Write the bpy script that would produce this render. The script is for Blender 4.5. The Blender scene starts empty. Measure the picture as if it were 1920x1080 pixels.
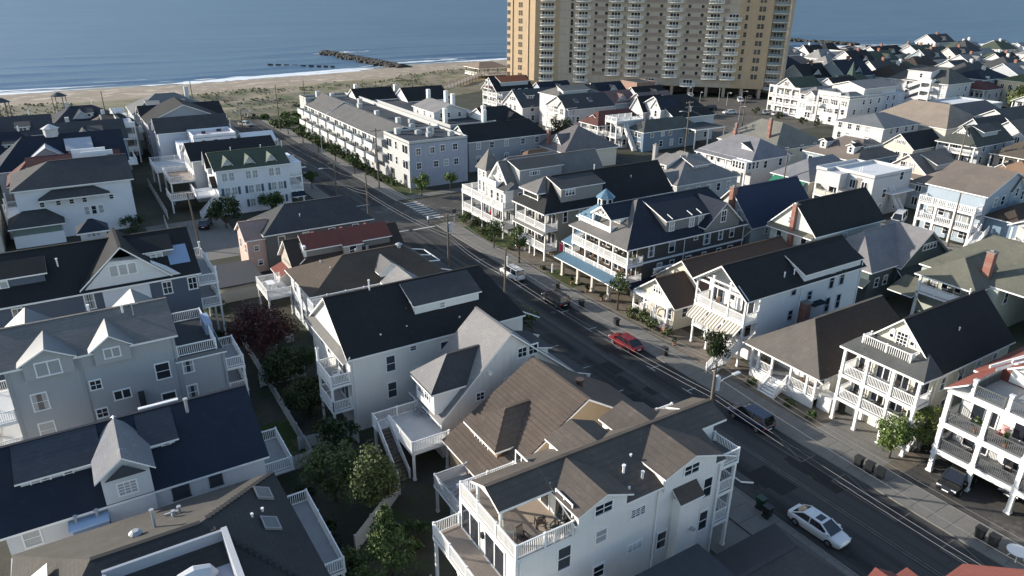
import bpy, math, random
from mathutils import Vector, Matrix
import numpy as np
R = math.radians
rnd = random.Random(7)
scn = bpy.context.scene
C = scn.collection

# ------------------------------------------------------------------ camera
cam = bpy.data.cameras.new('camera'); co = bpy.data.objects.new('camera', cam); C.objects.link(co)
YAW, PIT, ROL = R(32.0987), R(22.994), R(-0.5688)
_f = Vector((math.sin(YAW)*math.cos(PIT), math.cos(YAW)*math.cos(PIT), -math.sin(PIT)))
_r = Vector((math.cos(YAW), -math.sin(YAW), 0)); _d = _f.cross(_r)
_r2 = math.cos(ROL)*_r + math.sin(ROL)*_d; _d2 = -math.sin(ROL)*_r + math.cos(ROL)*_d
mw = Matrix.Identity(4)
for i in range(3):
    mw[i][0] = _r2[i]; mw[i][1] = -_d2[i]; mw[i][2] = -_f[i]
mw[0][3], mw[1][3], mw[2][3] = 0, 0, 40.0
co.matrix_world = mw
cam.sensor_width = 36; cam.lens = 36*1344.37/1920; cam.clip_start = 0.5; cam.clip_end = 40000
scn.camera = co

# ------------------------------------------------------------------ light
SUN_AZ, SUN_EL = R(45.5), R(17.5)          # azimuth from +Y towards -X
world = bpy.data.worlds.new('World'); scn.world = world; world.use_nodes = True
wn = world.node_tree.nodes; wl = world.node_tree.links
bg = wn['Background']; sky = wn.new('ShaderNodeTexSky'); sky.sky_type = 'NISHITA'; sky.sun_disc = False
sky.sun_elevation = SUN_EL; sky.sun_rotation = -SUN_AZ; sky.air_density = 1.0; sky.dust_density = 0.7; sky.ozone_density = 1.1
wl.new(sky.outputs[0], bg.inputs[0]); bg.inputs[1].default_value = 0.15
sun = bpy.data.lights.new('sun', 'SUN'); sun.energy = 4.5; sun.angle = R(0.55); sun.color = (1.0, 0.93, 0.82)
so = bpy.data.objects.new('sun', sun); C.objects.link(so)
sdir = Vector((-math.sin(SUN_AZ)*math.cos(SUN_EL), math.cos(SUN_AZ)*math.cos(SUN_EL), math.sin(SUN_EL)))
so.rotation_euler = sdir.to_track_quat('Z', 'Y').to_euler(); so.location = sdir*300
vs = scn.view_settings; vs.view_transform = 'Standard'; vs.look = 'None'; vs.exposure = 0.78; vs.gamma = 1.0; vs.use_curve_mapping = False
scn.cycles.max_bounces = 6; scn.cycles.diffuse_bounces = 3; scn.cycles.glossy_bounces = 3; scn.cycles.transparent_max_bounces = 6

# ------------------------------------------------------------------ materials
def _new(name, col, rough=0.7, metal=0.0, spec=0.3):
    m = bpy.data.materials.new(name); m.use_nodes = True
    b = m.node_tree.nodes['Principled BSDF']
    b.inputs['Base Color'].default_value = (*col, 1); b.inputs['Roughness'].default_value = rough
    b.inputs['Metallic'].default_value = metal; b.inputs['Specular IOR Level'].default_value = spec
    return m, m.node_tree.nodes, m.node_tree.links, b
def _coord(n, l, scale=(1, 1, 1), kind='Object'):
    t = n.new('ShaderNodeTexCoord'); mp = n.new('ShaderNodeMapping'); mp.inputs['Scale'].default_value = scale
    l.new(t.outputs[kind], mp.inputs[0]); return mp.outputs[0]
def _noise(n, l, vec, scale, det=4, rough=0.6):
    t = n.new('ShaderNodeTexNoise'); t.inputs['Scale'].default_value = scale; t.inputs['Detail'].default_value = det
    t.inputs['Roughness'].default_value = rough; l.new(vec, t.inputs['Vector']); return t.outputs['Fac']
def _ramp(n, l, fac, stops):
    r = n.new('ShaderNodeValToRGB'); e = r.color_ramp.elements
    while len(e) < len(stops): e.new(0.5)
    for q, (p, c) in zip(e, stops): q.position = p; q.color = (*c, 1)
    l.new(fac, r.inputs[0]); return r.outputs[0]
def _mixc(n, l, fac, a, b, mode='MIX'):
    m = n.new('ShaderNodeMix'); m.data_type = 'RGBA'; m.blend_type = mode
    if isinstance(fac, float): m.inputs[0].default_value = fac
    else: l.new(fac, m.inputs[0])
    for k, s in ((6, a), (7, b)):
        if isinstance(s, tuple): m.inputs[k].default_value = (*s, 1)
        else: l.new(s, m.inputs[k])
    return m.outputs[2]
def _bump(n, l, b, h, st=0.3, dist=0.02):
    u = n.new('ShaderNodeBump'); u.inputs['Strength'].default_value = st; u.inputs['Distance'].default_value = dist
    l.new(h, u.inputs['Height']); l.new(u.outputs[0], b.inputs['Normal'])
def _wave(n, l, vec, axis, scale, prof='SAW', dist=0.0):
    w = n.new('ShaderNodeTexWave'); w.wave_type = 'BANDS'; w.bands_direction = axis; w.wave_profile = prof
    w.inputs['Scale'].default_value = scale; w.inputs['Distortion'].default_value = dist; l.new(vec, w.inputs['Vector']); return w.outputs['Fac']
def dark(c, k): return tuple(x*k for x in c)
_mc = {}
def siding(col, period=0.16):
    """painted lap boards: fine horizontal relief and a little weathering"""
    k = ('sid', col, period)
    if k in _mc: return _mc[k]
    m, n, l, b = _new('lap_siding', col, 0.6)
    v = _coord(n, l); f = _noise(n, l, v, 0.5, 5); s = _noise(n, l, _coord(n, l, (2.2, 2.2, 0.25)), 1.6, 4)
    c = _mixc(n, l, f, dark(col, 0.86), dark(col, 1.05)); c = _mixc(n, l, _ramp(n, l, s, [(0.45, (0, 0, 0)), (0.8, (1, 1, 1))]), c, dark(col, 0.91))
    w = _wave(n, l, v, 'Z', 0.314/period*1.0)
    c = _mixc(n, l, _ramp(n, l, w, [(0.0, (1, 1, 1)), (0.16, (0, 0, 0))]), c, dark(col, 0.75))
    l.new(c, b.inputs['Base Color']); _bump(n, l, b, w, 0.5, 0.02)
    _mc[k] = m; return m
def stucco(col):
    k = ('stu', col)
    if k in _mc: return _mc[k]
    m, n, l, b = _new('stucco', col, 0.85)
    v = _coord(n, l); f = _noise(n, l, v, 0.6, 6); s = _noise(n, l, _coord(n, l, (1.5, 1.5, 0.2)), 1.2, 4)
    c = _mixc(n, l, f, dark(col, 0.82), dark(col, 1.06)); c = _mixc(n, l, _ramp(n, l, s, [(0.5, (0, 0, 0)), (0.85, (1, 1, 1))]), c, dark(col, 0.75))
    l.new(c, b.inputs['Base Color']); _bump(n, l, b, _noise(n, l, v, 40, 3), 0.25, 0.01)
    _mc[k] = m; return m
def shingle(col, var=0.5, course=0.16):
    """asphalt shingle: mottled tabs, faint course lines, water streaks"""
    k = ('shi', col, var, course)
    if k in _mc: return _mc[k]
    m, n, l, b = _new('roof_shingle', col, 0.9, spec=0.2)
    v = _coord(n, l); big = _noise(n, l, v, 0.35, 5); tab = n.new('ShaderNodeTexVoronoi'); tab.inputs['Scale'].default_value = 1.0
    l.new(_coord(n, l, (3.2, 3.2, 9.0)), tab.inputs['Vector'])
    fine = _noise(n, l, v, 14, 4)
    c = _mixc(n, l, _ramp(n, l, big, [(.3, (0, 0, 0)), (.7, (1, 1, 1))]), dark(col, 1-var*0.55), tuple(x*(1+var*0.6)*k for x, k in zip(col, (1.06, 1.0, .94))))
    sep = n.new('ShaderNodeSeparateColor'); l.new(tab.outputs['Color'], sep.inputs[0])
    stk = _noise(n, l, _coord(n, l, (1.1, 1.1, .12)), 1.4, 4); c = _mixc(n, l, _ramp(n, l, stk, [(.55, (0, 0, 0)), (.75, (1, 1, 1))]), c, dark(col, 1.45))
    c = _mixc(n, l, sep.outputs[0], c, _mixc(n, l, fine, dark(col, 1-var*1.1), dark(col, 1+var*1.1)))
    w = _wave(n, l, v, 'Z', 0.314/course)
    c = _mixc(n, l, _ramp(n, l, w, [(0.0, (1, 1, 1)), (0.2, (0, 0, 0))]), c, dark(col, 0.82))
    l.new(c, b.inputs['Base Color']); _bump(n, l, b, w, 0.3, 0.02)
    _mc[k] = m; return m
def seam(col, axis='X', per=0.4):
    k = ('seam', col, axis)
    if k in _mc: return _mc[k]
    m, n, l, b = _new('metal_roof', col, 0.45, 0.2, 0.5)
    v = _coord(n, l); w = _wave(n, l, v, axis, 0.314/per); f = _noise(n, l, v, 0.8, 5)
    c = _mixc(n, l, f, dark(col, 0.85), dark(col, 1.1)); c = _mixc(n, l, _ramp(n, l, w, [(0, (1, 1, 1)), (0.15, (0, 0, 0))]), c, dark(col, 0.55))
    l.new(c, b.inputs['Base Color']); _bump(n, l, b, w, 0.6, 0.03); _mc[k] = m; return m
def paint(col, rough=0.5, var=0.1):
    k = ('pai', col, rough, var)
    if k in _mc: return _mc[k]
    m, n, l, b = _new('paint', col, rough)
    f = _noise(n, l, _coord(n, l), 1.7, 5); l.new(_mixc(n, l, f, dark(col, 1-var), dark(col, 1+var*0.5)), b.inputs['Base Color'])
    _mc[k] = m; return m
def boards(col, axis='Y', per=0.15):
    k = ('boa', col, axis, per)
    if k in _mc: return _mc[k]
    m, n, l, b = _new('deck_boards', col, 0.75)
    v = _coord(n, l); w = _wave(n, l, v, axis, 0.314/per); f = _noise(n, l, v, 1.2, 5)
    c = _mixc(n, l, f, dark(col, 0.78), dark(col, 1.12)); c = _mixc(n, l, _ramp(n, l, w, [(0, (1, 1, 1)), (0.14, (0, 0, 0))]), c, dark(col, 0.45))
    l.new(c, b.inputs['Base Color']); _bump(n, l, b, w, 0.5, 0.02); _mc[k] = m; return m
def ground(name, c1, c2, s1=0.15, s2=3.0, rough=0.95, c3=None, bump=0.3, bs=6.0):
    m, n, l, b = _new(name, c1, rough, spec=0.2)
    v = _coord(n, l); a = _noise(n, l, v, s1, 6, 0.65); f = _noise(n, l, v, s2, 6, 0.7)
    c = _mixc(n, l, _ramp(n, l, a, [(0.35, (0, 0, 0)), (0.65, (1, 1, 1))]), c1, c2)
    c = _mixc(n, l, f, _mixc(n, l, 0.5, c, (0, 0, 0)), c)
    if c3: c = _mixc(n, l, _ramp(n, l, _noise(n, l, v, s1*2.7, 5, 0.7), [(0.52, (0, 0, 0)), (0.62, (1, 1, 1))]), c, c3)
    l.new(c, b.inputs['Base Color']); _bump(n, l, b, _noise(n, l, v, bs, 5), bump, 0.08); return m
def plain(name, col, rough=0.5, metal=0.0, spec=0.5):
    k = (name, col, rough)
    if k in _mc: return _mc[k]
    m, n, l, b = _new(name, col, rough, metal, spec); _mc[k] = m; return m
def leafmat(name, c1, c2, s=1.3):
    k = ('leaf', name)
    if k in _mc: return _mc[k]
    m, n, l, b = _new(name, c1, 0.6, spec=0.25)
    v = _coord(n, l); f = _noise(n, l, v, s, 4, 0.6)
    l.new(_mixc(n, l, _ramp(n, l, f, [(0.35, (0, 0, 0)), (0.65, (1, 1, 1))]), c1, c2), b.inputs['Base Color'])
    try: b.inputs['Subsurface Weight'].default_value = 0.0
    except Exception: pass
    _mc[k] = m; return m

WHITE = (0.78, 0.77, 0.74); CREAM = (0.70, 0.65, 0.53)
TRIM = paint((0.80, 0.79, 0.77), 0.5, 0.06)
GLASS = plain('window_glass', (0.018, 0.022, 0.03), 0.06, 0.0, 0.8)
GLASSB = plain('window_blind', (0.34, 0.35, 0.35), 0.25, 0.0, 0.6)
GLASSD = plain('screen_glass', (0.045, 0.05, 0.06), 0.2, 0.0, 0.6)
DARKM = plain('dark_metal', (0.025, 0.025, 0.028), 0.45, 0.4)
GALV = paint((0.36, 0.37, 0.38), 0.4, 0.15)
WOODP = paint((0.16, 0.13, 0.10), 0.9, 0.3)
CONC = ground('concrete', (0.255, 0.24, 0.215), (0.225, 0.212, 0.19), 0.3, 5.0, 0.9, None, 0.15)
BRICK = None
def brickmat():
    global BRICK
    if BRICK: return BRICK
    m, n, l, b = _new('brick', (0.2, 0.07, 0.05), 0.9)
    t = n.new('ShaderNodeTexBrick'); t.inputs['Color1'].default_value = (0.2, 0.065, 0.045, 1); t.inputs['Color2'].default_value = (0.27, 0.1, 0.07, 1)
    t.inputs['Mortar'].default_value = (0.3, 0.27, 0.24, 1); t.inputs['Scale'].default_value = 4.5
    tc = n.new('ShaderNodeTexCoord'); mp = n.new('ShaderNodeMapping'); mp.inputs['Rotation'].default_value = (R(90), 0, R(20)); l.new(tc.outputs['Object'], mp.inputs[0])
    l.new(mp.outputs[0], t.inputs['Vector']); l.new(t.outputs['Color'], b.inputs['Base Color']); BRICK = m; return m

# ------------------------------------------------------------------ mesh builder
class MB:
    def __init__(s): s.v = []; s.f = []; s.m = []; s.cur = 0
    def add(s, vs, fs, mi=None):
        o = len(s.v); s.v += [tuple(p) for p in vs]; mi = s.cur if mi is None else mi
        for f in fs: s.f.append(tuple(o+i for i in f)); s.m.append(mi)
    def box(s, x0, y0, z0, x1, y1, z1, mi=None):
        if x1 < x0: x0, x1 = x1, x0
        if y1 < y0: y0, y1 = y1, y0
        if z1 < z0: z0, z1 = z1, z0
        s.add([(x0, y0, z0), (x1, y0, z0), (x1, y1, z0), (x0, y1, z0), (x0, y0, z1), (x1, y0, z1), (x1, y1, z1), (x0, y1, z1)],
              [(3, 2, 1, 0), (4, 5, 6, 7), (0, 1, 5, 4), (1, 2, 6, 5), (2, 3, 7, 6), (3, 0, 4, 7)], mi)
    def beam(s, p, q, w, h=None, mi=None):
        p = Vector(p); q = Vector(q); d = (q-p)
        if d.length < 1e-6: return
        d.normalize(); up = Vector((0, 0, 1)) if abs(d.z) < 0.95 else Vector((1, 0, 0))
        a = d.cross(up).normalized(); b = a.cross(d).normalized(); h = w if h is None else h
        o = [a*w/2+b*h/2, -a*w/2+b*h/2, -a*w/2-b*h/2, a*w/2-b*h/2]
        s.add([p+k for k in o]+[q+k for k in o], [(3, 2, 1, 0), (4, 5, 6, 7), (0, 1, 5, 4), (1, 2, 6, 5), (2, 3, 7, 6), (3, 0, 4, 7)], mi)
    def tube(s, pts, rs, n=6, mi=None, cap=True):
        pts = [Vector(p) for p in pts]; vs = []; fs = []
        if not isinstance(rs, (list, tuple)): rs = [rs]*len(pts)
        for i, p in enumerate(pts):
            d = (pts[min(i+1, len(pts)-1)]-pts[max(i-1, 0)]).normalized(); up = Vector((0, 0, 1)) if abs(d.z) < 0.9 else Vector((1, 0, 0))
            a = d.cross(up).normalized(); b = a.cross(d)
            for k in range(n): t = 2*math.pi*k/n; vs.append(p+(a*math.cos(t)+b*math.sin(t))*rs[i])
        for i in range(len(pts)-1):
            for k in range(n): fs.append((i*n+k, i*n+(k+1) % n, (i+1)*n+(k+1) % n, (i+1)*n+k))
        if cap: fs.append(tuple(range(n-1, -1, -1))); fs.append(tuple((len(pts)-1)*n+k for k in range(n)))
        s.add(vs, fs, mi)
    def solid(s, tops, outline, t, mi_top=0, mi_side=1):
        """closed slab: polygons on top, the same polygons t lower underneath, sides along the outline"""
        for p in tops:
            k = len(p); s.add(p, [tuple(range(k))], mi_top); s.add([(q[0], q[1], q[2]-t) for q in p], [tuple(range(k-1, -1, -1))], mi_side)
        k = len(outline)
        for i in range(k):
            a, b = outline[i], outline[(i+1) % k]
            s.add([a, b, (b[0], b[1], b[2]-t), (a[0], a[1], a[2]-t)], [(3, 2, 1, 0)], mi_side)
    def mesh(s, name, mats, origin=(0, 0, 0), smooth=False):
        me = bpy.data.meshes.new(name); ox, oy, oz = origin
        me.from_pydata([(x-ox, y-oy, z-oz) for x, y, z in s.v], [], s.f)
        for m in mats: me.materials.append(m)
        if len(mats) > 1: me.polygons.foreach_set('material_index', s.m)
        if smooth: me.polygons.foreach_set('use_smooth', [True]*len(s.f))
        me.update(); return me
def link(name, me, parent=None, loc=(0, 0, 0), rz=0.0):
    o = bpy.data.objects.new(name, me); C.objects.link(o)
    if parent: o.parent = parent
    o.location = loc; o.rotation_euler = (0, 0, rz); return o
def tag(o, label=None, cat=None, group=None, kind=None):
    if label: o['label'] = label
    if cat: o['category'] = cat
    if group: o['group'] = group
    if kind: o['kind'] = kind
    return o
def struct(name, mb, mats, origin=(0, 0, 0), kind='structure'):
    o = link(name, mb.mesh(name, mats, origin), None, origin); o['kind'] = kind; return o
def thing(name, label, cat, loc=(0, 0, 0), rz=0, group=None):
    o = bpy.data.objects.new(name, None); C.objects.link(o); o.empty_display_size = 0.5
    o.location = loc; o.rotation_euler = (0, 0, rz); return tag(o, label, cat, group)
def copy_tree(o, parent=None):
    c = o.copy(); C.objects.link(c)
    if parent: c.parent = parent
    for ch in list(o.children): copy_tree(ch, c)
    return c

# ------------------------------------------------------------------ houses
ROT = {'S': 0.0, 'E': R(90), 'N': R(180), 'W': R(-90)}
def face_pt(face, p, a, b, z):
    """a metres out from the plane p of a wall looking W, E, S or N, at lateral world coordinate b"""
    return {'W': (p-a, b, z), 'E': (p+a, b, z), 'S': (b, p-a, z), 'N': (b, p+a, z)}[face]
_win = {}
def win_mesh(w, h, style, mt):
    k = (round(w, 2), round(h, 2), style, mt.name, id(mt))
    if k in _win: return _win[k]
    f = MB(); t = 0.1; d = 0.06
    f.box(-w/2-t, -d, h/2, w/2+t, 0, h/2+t*1.3); f.box(-w/2-t*1.3, -d-0.03, -h/2-t, w/2+t*1.3, 0, -h/2)
    f.box(-w/2-t, -d, -h/2, -w/2, 0, h/2); f.box(w/2, -d, -h/2, w/2+t, 0, h/2)
    mu = 0.05
    def mid(x): f.box(x-mu/2, -d*0.8, -h/2, x+mu/2, 0, h/2)
    if style in ('dh', 'dg'): f.box(-w/2, -d*0.8, -mu/2, w/2, 0, mu/2)
    if style == 'pair': mid(-0.0); f.box(-w/2, -d*0.8+.004, -mu/2, w/2, 0, mu/2)
    if style == 'dg': mid(0)
    if style == 'grid':
        for x in (-w/6, w/6): mid(x)
        for z in (-h/4, 0, h/4): f.box(-w/2, -d*0.8+.004, z-mu/2, w/2, 0, z+mu/2)
    if style == 'triple':
        for x in (-w/6, w/6): f.box(x-.06, -d, -h/2, x+.06, 0, h/2)
        f.box(-w/2, -d*0.8+.004, -mu/2, w/2, 0, mu/2)
    if style == 'quad':
        for x in (-w/4, 0, w/4): f.box(x-.05, -d, -h/2, x+.05, 0, h/2)
    if style == 'slide': f.box(-.05, -d, -h/2, .05, 0, h/2)
    p = MB(); p.add([(-w/2, -0.02, -h/2), (w/2, -0.02, -h/2), (w/2, -0.02, h/2), (-w/2, -0.02, h/2)], [(0, 1, 2, 3)])
    hb = MB(); zc = h*.08; hb.add([(-w/2, -0.02, -h/2), (w/2, -0.02, -h/2), (w/2, -0.02, zc), (-w/2, -0.02, zc)], [(0, 1, 2, 3)], 0); hb.add([(-w/2, -0.02, zc), (w/2, -0.02, zc), (w/2, -0.02, h/2), (-w/2, -0.02, h/2)], [(0, 1, 2, 3)], 1)
    cu = MB(); cu.add([(-w*.22, -0.02, -h/2), (w*.2, -0.02, -h/2), (w*.16, -0.02, h/2), (-w*.16, -0.02, h/2)], [(0, 1, 2, 3)], 0); cu.add([(-w/2, -0.02, -h/2), (-w*.22, -0.02, -h/2), (-w*.16, -0.02, h/2), (-w/2, -0.02, h/2)], [(0, 1, 2, 3)], 1); cu.add([(w*.2, -0.02, -h/2), (w/2, -0.02, -h/2), (w/2, -0.02, h/2), (w*.16, -0.02, h/2)], [(0, 1, 2, 3)], 1)
    fm = f.mesh('window', [mt]); pm = p.mesh('pane', [GLASS]); pb = p.mesh('pane', [GLASSB]); pd = p.mesh('pane', [GLASSD])
    both = MB(); both.add(f.v, f.f, 0); both.add(p.v, p.f, 1)
    bm = both.mesh('window', [mt, GLASS]); bm2 = both.mesh('window', [mt, GLASSB])
    _win[k] = (fm, pm, pb, pd, bm, bm2, hb.mesh('pane', [GLASS, GLASSB]), cu.mesh('pane', [GLASSD, GLASSB])); return _win[k]
_post = {}
class House:
    def __init__(s, name, label, x, y, cat='house', group=None, far=False, trim=None):
        s.o = (x, y, 0.0); s.root = thing(name, label, cat, s.o, 0, group); s.parts = {}; s.far = far; s.trim = trim or TRIM
    def mb(s, name, *mats):
        k = (name, mats)
        if k not in s.parts: s.parts[k] = MB()
        return s.parts[k]
    def done(s):
        for (name, mats), m in s.parts.items():
            if m.f: link(name, m.mesh(name, list(mats), s.o), s.root)
        s.parts = {}; return s.root
    def part(s, name, m, mats, parent=None, label=None, smooth=False):
        o = link(name, m.mesh(name, mats, s.o, smooth), parent or s.root)
        if label: o['label'] = label
        return o
    def sub(s, p): return (p[0]-s.o[0], p[1]-s.o[1], p[2])
    # --- walls and roofs
    def wall(s, x0, y0, x1, y1, z0, z1, mat): m = MB(); m.box(x0, y0, z0, x1, y1, z1); return s.part('wall', m, [mat])
    def roof(s, x0, y0, x1, y1, ze, zr, axis='x', h0=0.0, h1=0.0, over=0.4, mat=None, t=0.18, off=0.5, wall=None, name='roof', ends=(1, 1)):
        sw = axis == 'y'
        if sw: x0, y0, x1, y1 = y0, x0, y1, x1
        rm = MB(); ry = y0+(y1-y0)*off
        def P(x, y, z): return (y, x, z) if sw else (x, y, z)
        sa = (zr-ze)/(ry-y0); sb = (zr-ze)/(y1-ry); za = ze-sa*over; zb = ze-sb*over; up = 0.03+t
        ox0 = over*((h0/max(ry-y0, .01)) if h0 else 1)*ends[0]; ox1 = over*((h1/max(ry-y0, .01)) if h1 else 1)*ends[1]
        A = P(x0-ox0, y0-over, za+up); B = P(x1+ox1, y0-over, za+up); Cc = P(x1+ox1, y1+over, zb+up); D = P(x0-ox0, y1+over, zb+up)
        R0 = P(x0+h0 if h0 else x0-ox0, ry, zr+up); R1 = P(x1-h1 if h1 else x1+ox1, ry, zr+up)
        tops = [[A, B, R1, R0], [Cc, D, R0, R1]]; out = [A, B]
        if h1: tops.append([B, Cc, R1])
        else: out.append(R1)
        out += [Cc, D]
        if h0: tops.append([D, A, R0])
        else: out.append(R0)
        if sw: tops = [q[::-1] for q in tops]; out = out[::-1]
        rm.solid(tops, out, t); s.part(name, rm, [mat, s.trim])
        if not s.far:                                    # ridge cap
            cp = MB(); e = Vector(R1)-Vector(R0)
            if e.length > 1: cp.beam(Vector(R0)+Vector((0, 0, .01)), Vector(R1)+Vector((0, 0, .01)), 0.3, 0.06); s.part('ridge_cap', cp, [mat])
        if wall:
            e = 0.12
            for (h, xa, xb) in ((h0, x0, x0+e), (h1, x1-e, x1)):
                if not h:
                    tri = [P(xa, y0, ze), P(xa, y1, ze), P(xa, ry, zr), P(xb, y0, ze), P(xb, y1, ze), P(xb, ry, zr)]
                    w = MB(); w.add(tri, [(0, 1, 2), (5, 4, 3), (0, 3, 4, 1), (1, 4, 5, 2), (2, 5, 3, 0)]); s.part('gable', w, [wall])
    def block(s, x0, y0, x1, y1, z0, ze, zr, axis, wall, roof, h0=0.0, h1=0.0, over=0.4, off=0.5, t=0.18):
        s.wall(x0, y0, x1, y1, z0, ze, wall); s.roof(x0, y0, x1, y1, ze, zr, axis, h0, h1, over, roof, t, off, wall)
    def flat(s, x0, y0, x1, y1, z, mat, par=0.5, wmat=None, pt=0.2):
        m = MB(); m.box(x0+pt, y0+pt, z-0.15, x1-pt, y1-pt, z); s.part('roof', m, [mat])
        if par:
            w = MB()
            w.box(x0, y0, z-.2, x1, y0+pt, z+par); w.box(x0, y1-pt, z-.2, x1, y1, z+par); w.box(x0, y0+pt, z-.2, x0+pt, y1-pt, z+par); w.box(x1-pt, y0+pt, z-.2, x1, y1-pt, z+par); s.part('parapet', w, [wmat or s.trim])
    def shedroof(s, face, p, b0, b1, a0, z0, a1, z1, mat, t=0.15, name='roof', endmat=None, drop=None):
        """one slope from a0 metres out of the wall plane (height z0) to a1 (height z1)"""
        q = [face_pt(face, p, a0, b0, z0), face_pt(face, p, a0, b1, z0), face_pt(face, p, a1, b1, z1), face_pt(face, p, a1, b0, z1)]
        if face in 'WN': q = q[::-1]
        m = MB(); m.solid([q], q, t); s.part(name, m, [mat, s.trim])
    def gdormer(s, face, p, b, w, z0, ze, zr, L, wall, roof, win=None, over=0.25, Lr=None):
        """gabled dormer whose front stands in the plane p"""
        d = MB(); F = lambda a, l, z: face_pt(face, p, a, b+l, z)
        h = w/2; pent = [(-h, z0), (h, z0), (h, ze), (0, zr), (-h, ze)]
        d.add([F(0, l, z) for l, z in pent]+[F(-L, l, z) for l, z in pent],
              [(0, 1, 2, 3, 4), (9, 8, 7, 6, 5), (0, 5, 6, 1), (1, 6, 7, 2), (2, 7, 8, 3), (3, 8, 9, 4), (4, 9, 5, 0)])
        dw = s.part('dormer', d, [wall]); r = MB(); sl = (zr-ze)/h; up = .16; Lr = Lr or L
        q1 = [F(over, -h-over, ze-sl*over+up), F(over, 0, zr+up), F(-Lr, 0, zr+up), F(-Lr, -h-over, ze-sl*over+up)]
        q2 = [F(over, 0, zr+up), F(over, h+over, ze-sl*over+up), F(-Lr, h+over, ze-sl*over+up), F(-Lr, 0, zr+up)]
        r.solid([q1, q2], [q1[0], q1[1], q2[1], q2[2], q2[3], q1[3]], .13)
        link('dormer_roof', r.mesh('dormer_roof', [roof, s.trim], s.o), dw)
        if win: s.win(face, p, b, win[0], win[1], win[2], win[3], parent=dw)
    def sdormer(s, face, p, b0, b1, z0, ze, zr, L, wall, roof, over=0.3):
        """shed dormer: flat front, single slope rising backwards"""
        d = MB(); F = lambda a, b, z: face_pt(face, p, a, b, z)
        d.add([F(0, b0, z0), F(0, b1, z0), F(0, b1, ze), F(0, b0, ze), F(-L, b0, z0), F(-L, b1, z0), F(-L, b1, zr), F(-L, b0, zr)],
              [(0, 1, 2, 3), (7, 6, 5, 4), (0, 4, 5, 1), (1, 5, 6, 2), (2, 6, 7, 3), (3, 7, 4, 0)])
        dw = s.part('dormer', d, [wall]); r = MB(); k = (zr-ze)/L; up = .17
        q = [F(over, b0-over, ze-k*over+up), F(over, b1+over, ze-k*over+up), F(-L, b1+over, zr+up), F(-L, b0-over, zr+up)]
        r.solid([q], q, .14); link('dormer_roof', r.mesh('dormer_roof', [roof, s.trim], s.o), dw); return dw
    # --- openings
    def win(s, face, p, b, z, w=0.95, h=1.5, style='dh', pane=None, shut=None, parent=None, trim=None, far=None):
        far = s.far if far is None else far
        fm, pm, pb, pd, bm, bm2, ph, pc = win_mesh(w, h, style, trim or s.trim)
        loc = s.sub(face_pt(face, p, 0.0, b, z)); k = rnd.random() if pane is None else pane
        if far or parent: o = link('window', bm2 if k > 0.84 else bm, parent or s.root, loc, ROT[face]); return o
        o = link('window', fm, s.root, loc, ROT[face]); link('pane', pb if k > 0.86 else (pc if k > .68 else (pd if k > .55 else (ph if k > .3 else pm))), o)
        if shut:
            for sg in (-1, 1):
                x = sg*(w/2+.1+.26); m = _shutter(h, shut)
                c = Vector(face_pt(face, p, 0, b, z))+Vector((math.cos(ROT[face])*x, math.sin(ROT[face])*x, 0)); link('shutter', m, s.root, s.sub(c), ROT[face])
        return o
    def wins(s, face, p, bs, z, w=0.95, h=1.5, style='dh', **k):
        for b in bs: s.win(face, p, b, z, w, h, style, **k)
    def door(s, face, p, b, z0, w=0.95, h=2.1, mat=None):
        m = MB(); m.box(-w/2, -.07, 0, w/2, 0, h); o = link('door', m.mesh('door', [mat or TRIM]), s.root, s.sub(face_pt(face, p, 0, b, z0)), ROT[face])
        if not s.far:
            g = MB(); g.add([(-w*.32, -.075, h*.5), (w*.32, -.075, h*.5), (w*.32, -.075, h*.92), (-w*.32, -.075, h*.92)], [(0, 1, 2, 3)]); link('pane', g.mesh('pane', [GLASS]), o)
            hd = MB(); hd.box(w*.36, -.12, h*.47, w*.42, -.07, h*.5); link('handle', hd.mesh('handle', [DARKM]), o)
        return o
    def slider(s, face, p, b, z0, w=2.2, h=2.15): return s.win(face, p, b, z0+h/2+.05, w, h, 'slide', pane=0.1)
    def garage(s, face, p, b, w=2.6, h=2.2, z0=0.05, mat=None):
        m = MB(); n = 4
        for i in range(n): m.box(-w/2, -.06, z0+i*h/n+.02, w/2, 0, z0+(i+1)*h/n-.02)
        m.box(-w/2, -.02, z0, w/2, 0, z0+h); return link('garage_door', m.mesh('garage_door', [mat or TRIM]), s.root, s.sub(face_pt(face, p, 0, b, 0)), ROT[face])
    # --- porches, rails, stairs
    def slab(s, x0, y0, x1, y1, z, t=0.28, mat=None, name='porch_floor', edge=None):
        m = MB(); m.box(x0, y0, z-t, x1, y1, z-.02, 1); m.add([(x0+.03, y0+.03, z), (x1-.03, y0+.03, z), (x1-.03, y1-.03, z), (x0+.03, y1-.03, z), (x0+.03, y0+.03, z-.02), (x1-.03, y0+.03, z-.02), (x1-.03, y1-.03, z-.02), (x0+.03, y1-.03, z-.02)], [(0, 1, 2, 3), (0, 4, 5, 1), (1, 5, 6, 2), (2, 6, 7, 3), (3, 7, 4, 0)], 0); s.part(name, m, [mat or TRIM, edge or s.trim])
    def post(s, x, y, z0, z1, w=0.2, mat=None):
        mat = mat or s.trim; k = (round(z1-z0, 2), w, mat.name, id(mat))
        if k not in _post:
            h = z1-z0; m = MB(); m.box(-w/2, -w/2, 0, w/2, w/2, h)
            if not s.far: m.box(-w*.68, -w*.68, 0, w*.68, w*.68, .22); m.box(-w*.68, -w*.68, h-.16, w*.68, w*.68, h)
            _post[k] = m.mesh('post', [mat])
        return link('post', _post[k], s.root, s.sub((x, y, z0)))
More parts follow.
